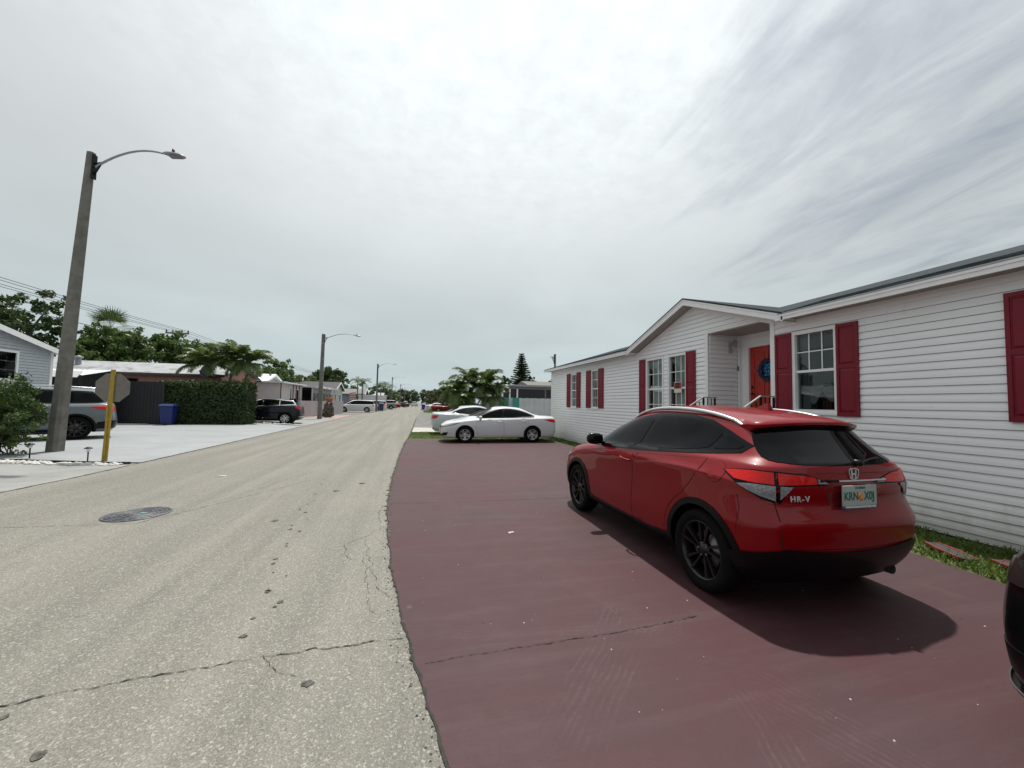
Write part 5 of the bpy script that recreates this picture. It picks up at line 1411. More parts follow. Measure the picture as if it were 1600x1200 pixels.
# near-black utility car beside the hedge
NAVY = paint('blue_black_paint', (.004, .0045, .010), .0, .32, .5)
S = estate_spec(NAVY, F=2.25, Rr=-2.32, H=1.67, hw=.91, belt=1.10, rbelt=1.20)
S['wr'] = .355; S['arch'] = .40; S['style'] = 'five'; S['trimm'] = CHR; S['dlo'] = poly_offset(S['dlo'], .0)
S['wrap_rear'] = [('tail_lamp', [(-1.95, .87, 1.10), (-2.15, .80, 1.12), (-2.27, .6, 1.07), (-2.29, .45, 1.0), (-2.2, .70, .93), (-2.05, .84, .98)], REDL, .01),
                  ('bumper_trim', [(-1.85, .89, .5), (-2.2, .76, .54), (-2.3, .001, .56), (-2.28, .001, .38), (-2.1, .78, .37), (-1.85, .89, .37)], BLK, .014),
                  ('skid_plate', [(-2.05, .8, .47), (-2.25, .6, .50), (-2.29, .001, .50), (-2.29, .001, .44), (-2.2, .6, .44)], SIL, .022)]
S['rear'] = [('rear_window', smooth_poly(sym([(.001, 1.24), (.60, 1.26), (.54, 1.50), (.001, 1.52)]), 1), TINT, .006)]
eqx, sk, _ = make_car('parked_car', 'near-black utility car backed beside the tall hedge, white stones behind its wheel', 'car', S, (-9.35, 28.75, .02), R(184))
mb = MB(); mb.prism([(-1.55, -.55), (-1.55, .55), (-2.12, .5), (-2.12, -.5)], 1.60, 1.64); mb.build('spoiler', BLKP, eqx)

# distant traffic: simpler bodies, still with wheels, windows and lamps
def far_spec(kind, pm):
    if kind == 'saloon':
        S = saloon_spec(pm); S['levels'] = saloon(); S['doors'] = []; S['handles'] = []
        S['wrap_rear'] = [('tail_lamp', [(-1.95, .88, .93), (-2.3, .78, .94), (-2.45, .5, .92), (-2.44, .48, .80), (-2.2, .83, .80)], REDL, .01)]
        S['rear'] = []; S['top'] = [('windshield', [(1.13, 0), (.9, .64), (.35, .52), (.22, 0), (.35, -.52), (.9, -.64)], LTINT, .008), ('rear_window', [(-1.08, 0), (-1.15, .5), (-1.5, .58), (-1.72, 0), (-1.5, -.58), (-1.15, -.5)], TINT, .008)]
    else:
        kw = dict(van=dict(F=2.35, Rr=-2.55, H=1.75, nose=.82, belt=1.08, rbelt=1.12, hatch_r=-2.44, roof_r=-2.28, cowl=1.55, rooff=.6, zb=.2), utility=dict(F=2.2, Rr=-2.35, H=1.72, hatch_r=-2.22, roof_r=-2.05),
                  truck=dict(F=2.6, Rr=-2.7, H=1.9, hw=.98, nose=1.0, belt=1.22, rbelt=1.3, hatch_r=-2.6, roof_r=-2.5, cowl=1.5, rooff=.8))[kind]
        S = estate_spec(pm, **kw); S['doors'] = []; S['handles'] = []
        S['wrap_rear'] = [('tail_lamp', [(kw['Rr']+.30, .86, 1.10), (kw['Rr']+.12, .78, 1.12), (kw['Rr']+.05, .68, 1.1), (kw['Rr']+.05, .68, .86), (kw['Rr']+.12, .78, .86), (kw['Rr']+.3, .86, .88)], REDL, .01)]
        S['rear'] = [('rear_window', sym([(.001, kw.get('rbelt', 1.18)+.06), (.6, kw.get('rbelt', 1.18)+.08), (.54, kw['H']-.17), (.001, kw['H']-.15)]), TINT, .008), ('licence_plate', [(-.16, .72), (-.16, .86), (.16, .86), (.16, .72)], WHT, .01)]
        S['front'] = [('grille', sym([(.001, .8), (.45, .8), (.4, .6), (.001, .58)]), GLB, .01)]
        if kind == 'van': S['cladding'] = 0; S['sill'] = None; S['wx'] = (1.5, -1.5)
        if kind == 'truck': S['wx'] = (1.65, -1.65); S['wr'] = .4; S['arch'] = .45
    S['sub'] = 2; S['full'] = True; S['mirrorm'] = pm
    return S
# ------------------------------------------------------------------ vegetation builders
LF_D = leaf_mat('leaf_dark', (.017, .034, .011), (.055, .092, .024))
LF_M = leaf_mat('leaf_mid', (.028, .055, .014), (.088, .140, .034))
LF_Y = leaf_mat('leaf_yellow_green', (.06, .08, .018), (.15, .16, .05))
LF_F = leaf_mat('leaf_far', (.030, .050, .020), (.060, .090, .035))
LF_R = leaf_mat('leaf_rusty', (.06, .055, .03), (.13, .10, .05))
PALM = leaf_mat('palm_leaflet', (.035, .065, .015), (.12, .17, .045), .4)
PALMD = leaf_mat('palm_leaflet_dark', (.024, .046, .013), (.08, .12, .034), .4)
BARK = mat('bark', (.11, .095, .075), .9, var=.35, scale=12, bump=.4, bscale=30)
PBARK = mat('palm_bark', (.15, .135, .115), .9, var=.3, scale=10, bump=.5, bscale=20)
CROWNS = mat('crownshaft_green', (.08, .12, .04), .5, var=.2)
def leaves(r, blobs, n, size, shell=.55, updown=.25):
    """leaf quads (folded) spread through blobs: (cx,cy,cz,rx,ry,rz)"""
    B = np.array(blobs, float); wts = (B[:, 3]*B[:, 4]*B[:, 5])**.667; wts /= wts.sum()
    k = r.choice(len(B), n, p=wts); d = r.normal(size=(n, 3)); d /= np.linalg.norm(d, axis=1)[:, None]
    rad = (shell+(1-shell)*r.random(n))**.6*(1+.10*r.normal(size=n))
    C = B[k, :3]+d*B[k, 3:6]*rad[:, None]
    # clump leaves: jitter towards twig centres
    nrm = d+r.normal(0, .55, (n, 3)); nrm /= np.linalg.norm(nrm, axis=1)[:, None]
    t = np.cross(nrm, r.normal(size=(n, 3))); t /= np.linalg.norm(t, axis=1)[:, None]; b = np.cross(nrm, t)
    s = size*(.6+.8*r.random(n))[:, None]
    p0 = C-t*s; p2 = C+t*s; p1 = C+b*s*.45+nrm*s*.12; p3 = C-b*s*.45+nrm*s*.12
    V = np.stack([p0, p1, p2, p3], 1).reshape(-1, 3); i = np.arange(n)*4
    F = np.concatenate([np.c_[i, i+1, i+3], np.c_[i+1, i+2, i+3]])
    return V, F
def crown(name, blobs, n, size, m, parent, seed=0, **k):
    r = np.random.default_rng(seed)
    # twig clumps: small blobs around the big ones
    sub = []
    B = np.array(blobs, float); wts = (B[:, 3]*B[:, 4]*B[:, 5])**.667; wts /= wts.sum()
    nsub = max(8, n//55)
    kk = r.choice(len(B), nsub, p=wts)
    for j in kk:
        d = r.normal(size=3); d /= np.linalg.norm(d); q = .55+.45*r.random()**.5; c = B[j, :3]+d*B[j, 3:6]*q
        s = (B[j, 3:6].mean())*r.uniform(.16, .34); sub.append((*c, s, s, s*.75))
    V, F = leaves(r, sub, n, size, .2)
    mi = None
    return link(name, np_mesh(name, V, F, m, mi), parent, **k)
def limbs(name, base, blobs, r0, parent, m=BARK, th=None, seed=0):
    rn = random.Random(seed); mb = MB()
    b = Vector(base); zt = min(q[2]-q[5]*.3 for q in blobs); th = th or zt
    tp = Vector((sum(q[0] for q in blobs)/len(blobs)*.4+b.x*.6, sum(q[1] for q in blobs)/len(blobs)*.4+b.y*.6, th))
    pts = [b+Vector((0, 0, -.05)), b.lerp(tp, .3)+Vector((rn.uniform(-.1, .1), rn.uniform(-.1, .1), 0)), b.lerp(tp, .65), tp]
    mb.tube(pts, [r0*1.25, r0, r0*.85, r0*.7], 9)
    for q in blobs[:7]:
        c = Vector(q[:3]); mid = tp.lerp(c, .5)+Vector((rn.uniform(-.3, .3), rn.uniform(-.3, .3), rn.uniform(0, .3)))
        mb.tube([tp, mid, c], [r0*.5, r0*.3, r0*.08], 6)
    return mb.build(name, m, parent)
def tree(label, loc, blobs, n, size, m, r0=.18, seed=0, group=None, name='tree', th=None):
    """blobs relative to the foot of the tree"""
    t = thing(name, label, 'tree', loc, 0, group)
    limbs('trunk', (0, 0, 0), blobs, r0, t, th=th, seed=seed)
    crown('crown', blobs, n, size, m, t, seed=seed+1)
    return t
def rblobs(seed, W, Z0, Z1, k=7, D=None):
    rn = random.Random(seed); out = []; D = D or W
    for i in range(k):
        a = rn.uniform(0, 6.28); q = rn.random()**.6
        s = rn.uniform(.28, .42)*W*.5/.8
        zz = lerp(Z0+s*.7, Z1-s*.7, rn.random())
        shrink = 1-.5*abs((zz-Z0)/(Z1-Z0)-.4)
        out.append((math.cos(a)*q*(W/2-s)*shrink, math.sin(a)*q*(D/2-s)*shrink, zz, s, s, s*.8))
    out.append((0, 0, Z1-.30*(Z1-Z0), W*.22, W*.22, (Z1-Z0)*.30))
    return out
def frond_mesh(name, L, m, seed=0, droop=1.0, nl=34, ll=.42, w=.019, fold=.5, up0=.9):
    """arching rachis along +x with leaflets both sides"""
    rn = random.Random(seed); mb = MB(); pts = []
    ang = up0; x = z = 0; N = 14
    for i in range(N+1):
        pts.append((x, 0, z)); ds = L/N; x += math.cos(ang)*ds; z += math.sin(ang)*ds; ang -= droop*1.9/N*(.5+i/N)
    mb.tube(pts, [lerp(.02, .004, i/N) for i in range(N+1)], 5, mi=0)
    for i in range(nl):
        t = .14+.86*i/nl; f = t*N; j = min(int(f), N-1); p = Vector(pts[j]).lerp(Vector(pts[j+1]), f-j)
        d = (Vector(pts[j+1])-Vector(pts[j])).normalized()
        l = ll*(math.sin(math.pi*(.12+.80*t))**.6)*rn.uniform(.85, 1.1)
        for s in (-1, 1):
            side = Vector((0, s, 0)); nz = d.cross(side)*s
            dirv = (side*.85+d*.60+Vector((0, 0, -.10))+Vector((0, 0, fold*rn.uniform(.2, .8)))).normalized()
            q1 = p+dirv*l*.5; q2 = p+dirv*l*.95+Vector((0, 0, -l*.38*rn.uniform(.6, 1.4)))
            wv = d*w*rn.uniform(.8, 1.2)
            mb.add([p-wv*.6, p+wv*.6, q1+wv, q1-wv, q2], [(0, 1, 2, 3), (3, 2, 4)], 0)
    return mb.mesh(name, m)
def palm(label, loc, h, n, L, seed=0, m=PALM, r=.10, group=None, lean=(0, 0), ll=.42, droop=1.0, skirt=0, name='palm_tree', nl=34):
    t = thing(name, label, 'palm tree', loc, 0, group); rn = random.Random(seed)
    top = Vector((lean[0], lean[1], h)); N = 12; pts = []; rad = []
    for i in range(N+1):
        f = i/N; pts.append(Vector((lean[0]*f*f, lean[1]*f*f, h*f-.03*(i == 0)))); rad.append(lerp(r*1.25, r*.8, f)*(1+.05*(i % 2)))
    mb = MB(); mb.tube(pts, rad, 10); mb.build('trunk', PBARK, t)
    mb = MB(); mb.tube([top+Vector((0, 0, -.05)), top+Vector((0, 0, .25)), top+Vector((0, 0, .5))], [r*.95, r*.75, r*.3], 10); mb.build('crownshaft', CROWNS, t)
    ms = [frond_mesh('frond', L, m, seed+k, droop*rn.uniform(.85, 1.25), nl, ll, up0=u) for k, u in enumerate((1.30, .95, .5))]
    for i in range(n):
        k = 0 if i < n*.3 else (1 if i < n*.7 else 2)
        o = link('frond', ms[k], t, (top.x, top.y, top.z+.35), (rn.uniform(-.15, .15), rn.uniform(-.12, .15)+(.35 if k == 2 else 0), i*2.399+rn.uniform(-.2, .2)))
        sc = rn.uniform(.85, 1.1); o.scale = (sc, sc, sc)
    return t
def fan_palm(label, loc, h, n, seed=0, R0=1.1):
    t = thing('palm_tree', label, 'palm tree', loc); rn = random.Random(seed)
    mb = MB(); mb.tube([(0, 0, -.05), (.05, 0, h*.5), (0, 0, h)], [.2, .16, .15], 9); mb.build('trunk', PBARK, t)
    mb = MB(); mb.tube([(0, 0, 0), (R0*.6, 0, .12)], [.015, .01], 5)
    for k in range(22):
        a = lerp(-1.9, 1.9, k/21); d = Vector((math.cos(a), math.sin(a), .1)); p = Vector((R0*.6, 0, .12)); e = p+d*R0*.75*rn.uniform(.85, 1.1); e.z -= .25*rn.random()
        sv = Vector((-d.y, d.x, 0))*.028; mdl = p.lerp(e, .55)
        mb.add([p, mdl+sv, e, mdl-sv], [(0, 1, 2, 3)])
    me = mb.mesh('frond', PALMD)
    for i in range(n):
        o = link('frond', me, t, (0, 0, h), (0, rn.uniform(-1.25, .75), i*2.399))
    return t
def hedge(name, label, x0, x1, y0, y1, z0, z1, n, size, m, core, seed=0, cat='hedge', loose=.15):
    r = np.random.default_rng(seed); t = thing(name, label, cat, ((x0+x1)/2, (y0+y1)/2, z0)); cx, cy = (x0+x1)/2, (y0+y1)/2
    A = [((x1-x0)*(z1-z0)), ((x1-x0)*(z1-z0)), (y1-y0)*(z1-z0), (y1-y0)*(z1-z0), (x1-x0)*(y1-y0)]; A = np.array(A); A /= A.sum()
    f = r.choice(5, n, p=A); u, v = r.random(n), r.random(n); P = np.zeros((n, 3)); N = np.zeros((n, 3))
    X = x0+(x1-x0)*u; Y = y0+(y1-y0)*u; Z = z0+(z1-z0)*v
    for k, (sel) in enumerate([f == i for i in range(5)]):
        if k == 0: P[sel] = np.c_[X, np.full(n, y0), Z][sel]; N[sel] = (0, -1, 0)
        if k == 1: P[sel] = np.c_[X, np.full(n, y1), Z][sel]; N[sel] = (0, 1, 0)
        if k == 2: P[sel] = np.c_[np.full(n, x0), Y, Z][sel]; N[sel] = (-1, 0, 0)
        if k == 3: P[sel] = np.c_[np.full(n, x1), Y, Z][sel]; N[sel] = (1, 0, 0)
        if k == 4: P[sel] = np.c_[X, y0+(y1-y0)*v, np.full(n, z1)][sel]; N[sel] = (0, 0, 1)
    bump = np.sin(P[:, 0]*3.1+P[:, 2]*2)*np.sin(P[:, 2]*3.7+P[:, 1]*2.3)*.06
    P += N*(bump+r.normal(0, loose*.5, n)-.03)[:, None]
    nn = N+r.normal(0, .6, (n, 3)); nn /= np.linalg.norm(nn, axis=1)[:, None]
    tt = np.cross(nn, r.normal(size=(n, 3))); tt /= np.linalg.norm(tt, axis=1)[:, None]; b = np.cross(nn, tt); s = size*(.6+.8*r.random(n))[:, None]
    P -= np.array([cx, cy, z0])
    V = np.stack([P-tt*s, P+b*s*.5+nn*s*.15, P+tt*s, P-b*s*.5+nn*s*.15], 1).reshape(-1, 3); i = np.arange(n)*4
    F = np.concatenate([np.c_[i, i+1, i+3], np.c_[i+1, i+2, i+3]])
    link('foliage', np_mesh('foliage', V, F, m), t)
    mb = MB(); mb.box(x0+.16-cx, x1-.16-cx, y0+.16-cy, y1-.16-cy, 0, z1-z0-.14); mb.build('inner_dark_box', core, t)  # plain dark box filling the hedge so the leaf shell is not see-through
    return t
CORE = mat('hedge_core_dark', (.012, .018, .008), .95, var=.3)
# ------------------------------------------------------------------ left side of the street
CONC = mat('pole_concrete', (.155, .148, .132), .85, var=.22, scale=5, bump=.3, bscale=50, dirt=((.14, .115, .09), 3, .52, .75, .6))
GALV = mat('galvanised', (.32, .33, .34), .45, .7, var=.1)
def street_lamp(loc, h, label, lean=0.0, arm=2.45, rot=0.0, base_w=.30, top_w=.17, hs=1.0):
    t = thing('street_lamp', label, 'street lamp', loc, rot, 'concrete street lamps along the road')
    def sec(w): c = w*.22; a = w/2; return [(-a, -a+c), (-a+c, -a), (a-c, -a), (a, -a+c), (a, a-c), (a-c, a), (-a+c, a), (-a, a-c)]
    n = 8; vs = []; K = 8
    for i in range(K+1):
        f = i/K; w = lerp(base_w, top_w, f)
        for x, y in sec(w): vs.append((x+lean*f, y, h*f-.02*(i == 0)))
    mb = MB(); mb.add(vs, [(i*n+k, i*n+(k+1) % n, (i+1)*n+(k+1) % n, (i+1)*n+k) for i in range(K) for k in range(n)]+[tuple(range(n))[::-1], tuple(range(K*n, K*n+n))])
    mb.build('pole', CONC, t)
    mb = MB(); bx = lean+top_w/2; z = h-.28
    mb.box(bx-.0, bx+.03, -.06, .06, z-.45, z+.22); mb.bar((bx+.02, 0, z-.02), (bx+.22, 0, z+.02), .03); mb.bar((bx+.02, 0, z-.35), (bx+.2, 0, z+.0), .03)
    mb.build('bracket', BLK, t)
    pts = []
    for k in range(13):
        f = k/12; pts.append((bx+.06+arm*f, 0, z-.12+.52*hs*math.sin(f*math.pi*.66)**.85))
    mb = MB(); mb.tube(pts, [.030-.006*k/12 for k in range(13)], 8); mb.build('arm', GALV, t)
    e = Vector(pts[-1]); mb = MB()
    m_ = 10; prof = [(0, .02, .03), (.06, .06, .05), (.16, .10, .065), (.34, .13, .07), (.52, .11, .05), (.60, .05, .02)]; vs = []
    for dx, w, hh in prof:
        for k in range(m_):
            a = 2*math.pi*k/m_; vs.append((e.x+dx*hs, w*hs*math.cos(a), e.z+hs*(hh*math.sin(a)*(1 if math.sin(a) > 0 else .5)-dx*.13)))
    mb.add(vs, [(i*m_+k, i*m_+(k+1) % m_, (i+1)*m_+(k+1) % m_, (i+1)*m_+k) for i in range(len(prof)-1) for k in range(m_)]+[tuple(range(m_))[::-1], tuple(range(len(vs)-m_, len(vs)))], 0, True)
    hd = mb.build('lamp_head', GALV, t)
    mb = MB(); mb.lathe([(0, .13*hs), (.03*hs, .13*hs), (.035*hs, .06*hs), (.035*hs, .03*hs)], 10, (e.x+.28*hs, 0, e.z)); mb.build('light_sensor', BLK, hd)
    mb = MB(); mb.box(e.x+.2*hs, e.x+.5*hs, -.08*hs, .08*hs, e.z-.10*hs, e.z-.085*hs); mb.build('lens', CLRL, hd)
    return t
street_lamp((-9.12, 13.08, .10), 8.15, 'tallest concrete street lamp, nearest on the left, leaning over white stones', lean=.38, arm=1.75, rot=R(-12), base_w=.31, top_w=.165)
street_lamp((-7.54, 35.97, .03), 7.15, 'concrete street lamp in front of the white fence, second along the street', lean=.05, arm=2.2, base_w=.34, top_w=.24)
street_lamp((-5.45, 64.3, 0), 7.4, 'concrete street lamp beyond the white minivan, third along the street', arm=2.1, base_w=.30, top_w=.22)
street_lamp((-4.7, 94, 0), 7.2, 'concrete street lamp far down the street, fourth along it', arm=2.1)
street_lamp((-3.9, 130, 0), 7.2, 'tiny concrete street lamp, fifth and farthest but one', arm=2.1)
street_lamp((-3.4, 170, 0), 7.2, 'tiniest concrete street lamp at the end of the street', arm=2.1)
street_lamp((10.39, 28.1, 0), 5.4, 'street lamp top rising behind the white house roof', arm=.12, rot=R(180), base_w=.17, top_w=.13, hs=.4)
# yellow post with the back of an octagonal sign
ss = thing('stop_sign', 'back of an octagonal road sign on a yellow post by the white stones', 'road sign', (-7.18, 11.69, .02), R(1))
YEL = mat('yellow_post', (.33, .215, .02), .5, var=.15, scale=12); SBK = mat('sign_back', (.175, .155, .14), .5, .35, var=.12, scale=4)
mb = MB(); hp = 2.22; lx = .02
mb.add([(-.055+lx*0, -.012, -.02), (.055, -.012, -.02), (.055, .012, -.02), (-.055, .012, -.02), (-.045+.06, -.012, hp), (.045+.06, -.012, hp), (.045+.06, .012, hp), (-.045+.06, .012, hp)], [(0, 3, 2, 1), (4, 5, 6, 7), (0, 1, 5, 4), (1, 2, 6, 5), (2, 3, 7, 6), (3, 0, 4, 7)])
mb.box(-.022, .022, -.028, -.0125, .1, hp*.6); mb.build('post', YEL, ss)
oc = [(.06+.375*math.cos(R(22.5+45*k)), 1.78+.375*math.sin(R(22.5+45*k))) for k in range(8)]
mb = MB(); mb.prism(oc, .0135, .017, 'y'); pl_ = mb.build('sign_plate', SBK, ss)
mb = MB(); mb.prism(poly_offset(oc, -.001), .0172, .0180, 'y'); mb.build('sign_face', mat('sign_face_red', (.5, .02, .02), .4), ss)
text('lettering', 'STOP', .26, TXW, ss, (.06, .0185, 1.78), (R(90), 0, R(180)), depth=.0008, bold=.004)
for z in (1.55, 2.0):
    mb = MB(); mb.lathe([(0, -.008), (.012, -.006), (.012, 0)], 8, (.05, -.0125, z), 'y'); mb.build('bolt', GALV, ss)
# solar path lights
def path_light(x, y, lab, s=1.0):
    t = thing('path_light', lab, 'garden light', (x, y, gz(x, y)), 0, 'small black solar path lights')
    mb = MB(); mb.tube([(0, 0, -.02), (0, 0, .25*s)], .013, 6); mb.build('stake', BLK, t)
    mb = MB(); mb.lathe([(.02, .24*s), (.03, .26*s), (.04, .315*s)], 10); mb.build('glass', clear_glass('lantern_glass'), t)
    mb = MB(); mb.lathe([(0, .37*s), (.03, .362*s), (.075, .335*s), (.078, .325*s), (.0, .322*s)], 14); mb.build('cap', BLK, t)
path_light(-8.68, 11.78, 'black solar path light between the lamp post and the shrub'); path_light(-7.40, 11.52, 'black solar path light left of the yellow sign post')
path_light(-8.9, 27.15, 'far black solar path light at the corner of the white driveway')
# black edging and white stones
mb = MB(); ln = [(-11.5, 11.50), (-9.5, 11.47), (-8.2, 11.42), (-6.9, 11.36), (-6.45, 11.33)]
for a, b in zip(ln, ln[1:]): mb.bar((a[0], a[1], gz(*a)+.02), (b[0], b[1], gz(*b)+.02), .02, .05)
mb.build('garden_edging', BLK, None, label='low black plastic edging behind the white stones', cat='edging')
STN = mat('white_stone', (.48, .475, .45), .8, var=.12, scale=15)
def stones(name, label, x0, x1, y0, y1, n, smin, smax, seed):
    rn = random.Random(seed); mb = MB(); ico = [(-1, 0, 0), (1, 0, 0), (0, -1, 0), (0, 1, 0), (0, 0, -1), (0, 0, 1)]
    for _ in range(n):
        x, y = rn.uniform(x0, x1), rn.uniform(y0, y1); s = rn.uniform(smin, smax); z = gz(x, y)+s*.35; a = rn.uniform(0, 3.14)
        vs = []
        K = [(math.cos(a+k*math.pi/3)*rn.uniform(.8, 1.1), math.sin(a+k*math.pi/3)*rn.uniform(.8, 1.1)) for k in range(6)]
        for q, zz in ((1, -.4), (.85, .25)):
            for c_, s_ in K: vs.append((x+s*q*c_, y+s*q*s_*.8, z+zz*s))
        vs.append((x, y, z+.6*s))
        mb.add(vs, [(k, (k+1) % 6, 6+(k+1) % 6, 6+k) for k in range(6)]+[(6+k, 6+(k+1) % 6, 12) for k in range(6)])
    return mb.build(name, STN, None, label=label, cat='stones', kind='stuff')
stones('white_stones', 'white garden stones in a strip before the lamp post and sign', -9.0, -6.55, 11.02, 11.33, 300, .022, .058, 1)
stones('white_stones', 'white stones edging the lot behind the near-black utility car', -8.9, -6.9, 27.05, 27.3, 60, .04, .10, 2)
# shrub at the left edge
sh = thing('shrub', 'loose leafy shrub at the left edge in front of the grey utility car', 'shrub', (-9.75, 12.35, .12))
bl = [(-.2, 0, .9, .8, .6, .7), (.35, -.1, .8, .62, .55, .62), (-.4, .1, 1.35, .7, .55, .5), (.3, 0, 1.3, .55, .45, .45), (.4, -.1, .35, .5, .4, .35), (-.3, -.2, .35, .6, .4, .35), (-1.1, 0, 1.0, .7, .5, .7), (-.9, -.1, .5, .6, .5, .4), (.05, -.1, .4, .45, .4, .3), (-.1, .1, 1.6, .3, .3, .2)]
mb = MB(); rn = random.Random(2)
for k in range(26):
    q = rn.choice(bl); c = Vector(q[:3])+Vector((rn.uniform(-1, 1)*q[3], rn.uniform(-1, 1)*q[4], rn.uniform(-.5, 1)*q[5])); b0 = Vector((rn.uniform(-.5, .35), rn.uniform(-.1, .1), -.02)); mb.tube([b0, b0.lerp(c, .5)+Vector((0, 0, .12)), c], [.014, .009, .003], 5)
mb.build('stems', BARK, sh); crown('foliage', bl, 15000, .040, LF_M, sh, 5)
rr2 = np.random.default_rng(8); V, F = leaves(rr2, [(.42, -.1, 1.75, .25, .2, .3), (.55, -.1, 1.2, .25, .2, .35)], 420, .045, .1); link('foliage', np_mesh('foliage', V, F, LF_M), sh)
# blue clapboard house at the far left
BSID = mat('pale_blue_siding', (.46, .49, .52), .5, var=.05); BROOF = mat('grey_roof_sheet', (.42, .42, .42), .6, var=.15)
bh = thing('mobile_home', 'pale blue clapboard house end with white roof trim at the left edge', 'house', (-15.2, 17, 0))
def LB(mb, name, m, parent, org, **k):
    mb.v = [(v[0]-org[0], v[1]-org[1], v[2]-org[2]) for v in mb.v]; return mb.build(name, m, parent, **k)
ob_ = (-15.2, 17, 0); GY0, GYM, GY1, EZ, PZ_ = 11.8, 16.6, 21.35, 3.45, 4.62
mb = MB(); mb.prism([(GY0, .05), (GY1, .05), (GY1, EZ), (GYM, PZ_), (GY0, EZ)], -27, -15.22, 'x'); LB(mb, 'wall', MATS['shade_grey_sheathing'], bh, ob_)
z = .2
while z < PZ_-.1:
    a, b = (GY0, GY1) if z < EZ else (GYM-(PZ_-z)/(PZ_-EZ)*(GYM-GY0), GYM+(PZ_-z)/(PZ_-EZ)*(GY1-GYM))
    segs = [(a, b)]
    if 2.1 < z+.06 < 3.35: segs = [(a, 18.5), (19.85, b)]
    for s in segs:
        mb = MB(); mb.add([(-15.22, s[0], z+.014), (-15.22, s[1], z+.014), (-15.19, s[0], z+.014), (-15.19, s[1], z+.014), (-15.215, s[0], z+.115), (-15.215, s[1], z+.115)], [(0, 1, 3, 2), (2, 3, 5, 4), (0, 2, 4), (1, 5, 3)]); LB(mb, 'siding_board', BSID, bh, ob_)
    z += .118
mb = MB(); mb.box(-15.22, -15.18, GY1-.10, GY1+.02, .1, EZ); LB(mb, 'corner_trim', TRIM, bh, ob_)
for s, ye in ((1, GY1+.35), (-1, GY0-.35)):
    sl = (PZ_-EZ)/(GY1-GYM); ze = PZ_-sl*abs(ye-GYM)
    mb = MB(); mb.prism([(GYM, PZ_+.03), (ye, ze+.03), (ye, ze+.12), (GYM, PZ_+.12)], -27.2, -14.95, 'x'); LB(mb, 'roof', BROOF, bh, ob_)
    mb = MB(); mb.prism([(GYM, PZ_-.10), (ye, ze-.10), (ye, ze+.10), (GYM, PZ_+.10)], -14.949, -14.92, 'x'); LB(mb, 'fascia', TRIM, bh, ob_)
mb = MB(); frame_ring(mb, -15.21, -15.15, 18.55, 19.80, 2.12, 3.32, .09); w = LB(mb, 'window', TRIM, bh, ob_)
for i in range(3):
    for j in range(3):
        mb = MB(); mb.box(-15.19, -15.185, 18.64+i*.357+.012, 18.64+(i+1)*.357-.012, 2.21+j*.34+.012, 2.21+(j+1)*.34-.012); LB(mb, 'pane', TINT, w, ob_)
# pink house behind the hedge
PINK = mat('pink_stucco', (.34, .175, .15), .8, var=.08, scale=2, dirt=((.25, .13, .11), 2, .55, .75, .5)); WROOF = mat('white_sheet_roof', (.30, .31, .325), .5, var=.12, scale=2, dirt=((.12, .115, .11), 1.2, .48, .68, .85))
ph = thing('mobile_home', 'long dusky pink house with white metal roof behind the black fence and hedge', 'house', (-19, 31.7, 0)); ob_ = (-19, 31.7, 0)
mb = MB(); mb.prism([(28.9, .05), (34.5, .05), (34.5, 3.0), (31.7, 3.75), (28.9, 3.0)], -31, -11.9, 'x'); LB(mb, 'wall', PINK, ph, ob_)
for s in (-1, 1):
    k = 0; x = -31.3
    while x < -11.7:
        mb = MB(); ye = 31.7+s*3.1; mb.prism([(31.7, 3.88+.0), (ye, 3.06), (ye, 3.09), (31.7, 3.915)], x, min(x+1.19, -11.6), 'x'); mb.box(x, x+.05, 31.7+s*.2 if s > 0 else 31.7-3.0, 31.7+3.0 if s > 0 else 31.7-.2, 3.0, 3.01); LB(mb, 'roof_panel', WROOF, ph, ob_); x += 1.2
    mb = MB(); mb.box(-31.3, -11.6, 31.7+s*3.1-.02, 31.7+s*3.1+.02, 2.93, 3.055); LB(mb, 'fascia', mat('dark_gutter', (.08, .05, .045), .7), ph, ob_)
mb = MB(); mb.lathe([(.15, 0), (.15, .5), (.22, .5), (.22, .62), (0, .66)], 12, (-20.3, 30.3, 3.45)); LB(mb, 'roof_vent', GALV, ph, ob_)
for x in (-18.6, -16.9, -14.0):
    mb = MB(); frame_ring(mb, x, x+1.0, 28.86, 28.90, 0, 0, 0) if False else mb.box(x, x+.55, 28.85, 28.895, 2.35 if x > -17 else 2.6, 2.72); LB(mb, 'window', TINT, ph, ob_)
# black ribbed fence with its gate, each board a part
BF = mat('black_fence', (.013, .013, .015), .5, var=.15)
fn = thing('fence', 'tall black board fence at the back of the white driveway', 'fence', (-15.5, 25.3, .13))
x = -3.6
while x < 2.3:
    mb = MB(); mb.box(x, x+.145, -.02, .01, .03, 2.30); mb.build('board', BF, fn); x += .155
for z in (.3, 1.2, 2.1):
    mb = MB(); mb.box(-3.6, 2.45, .012, .05, z, z+.08); mb.build('rail', BF, fn)
for x in (-2.95, -.4, 2.15):
    mb = MB(); mb.box(x-.05, x+.05, .05, .15, -.12, 2.34); mb.build('post', BF, fn)
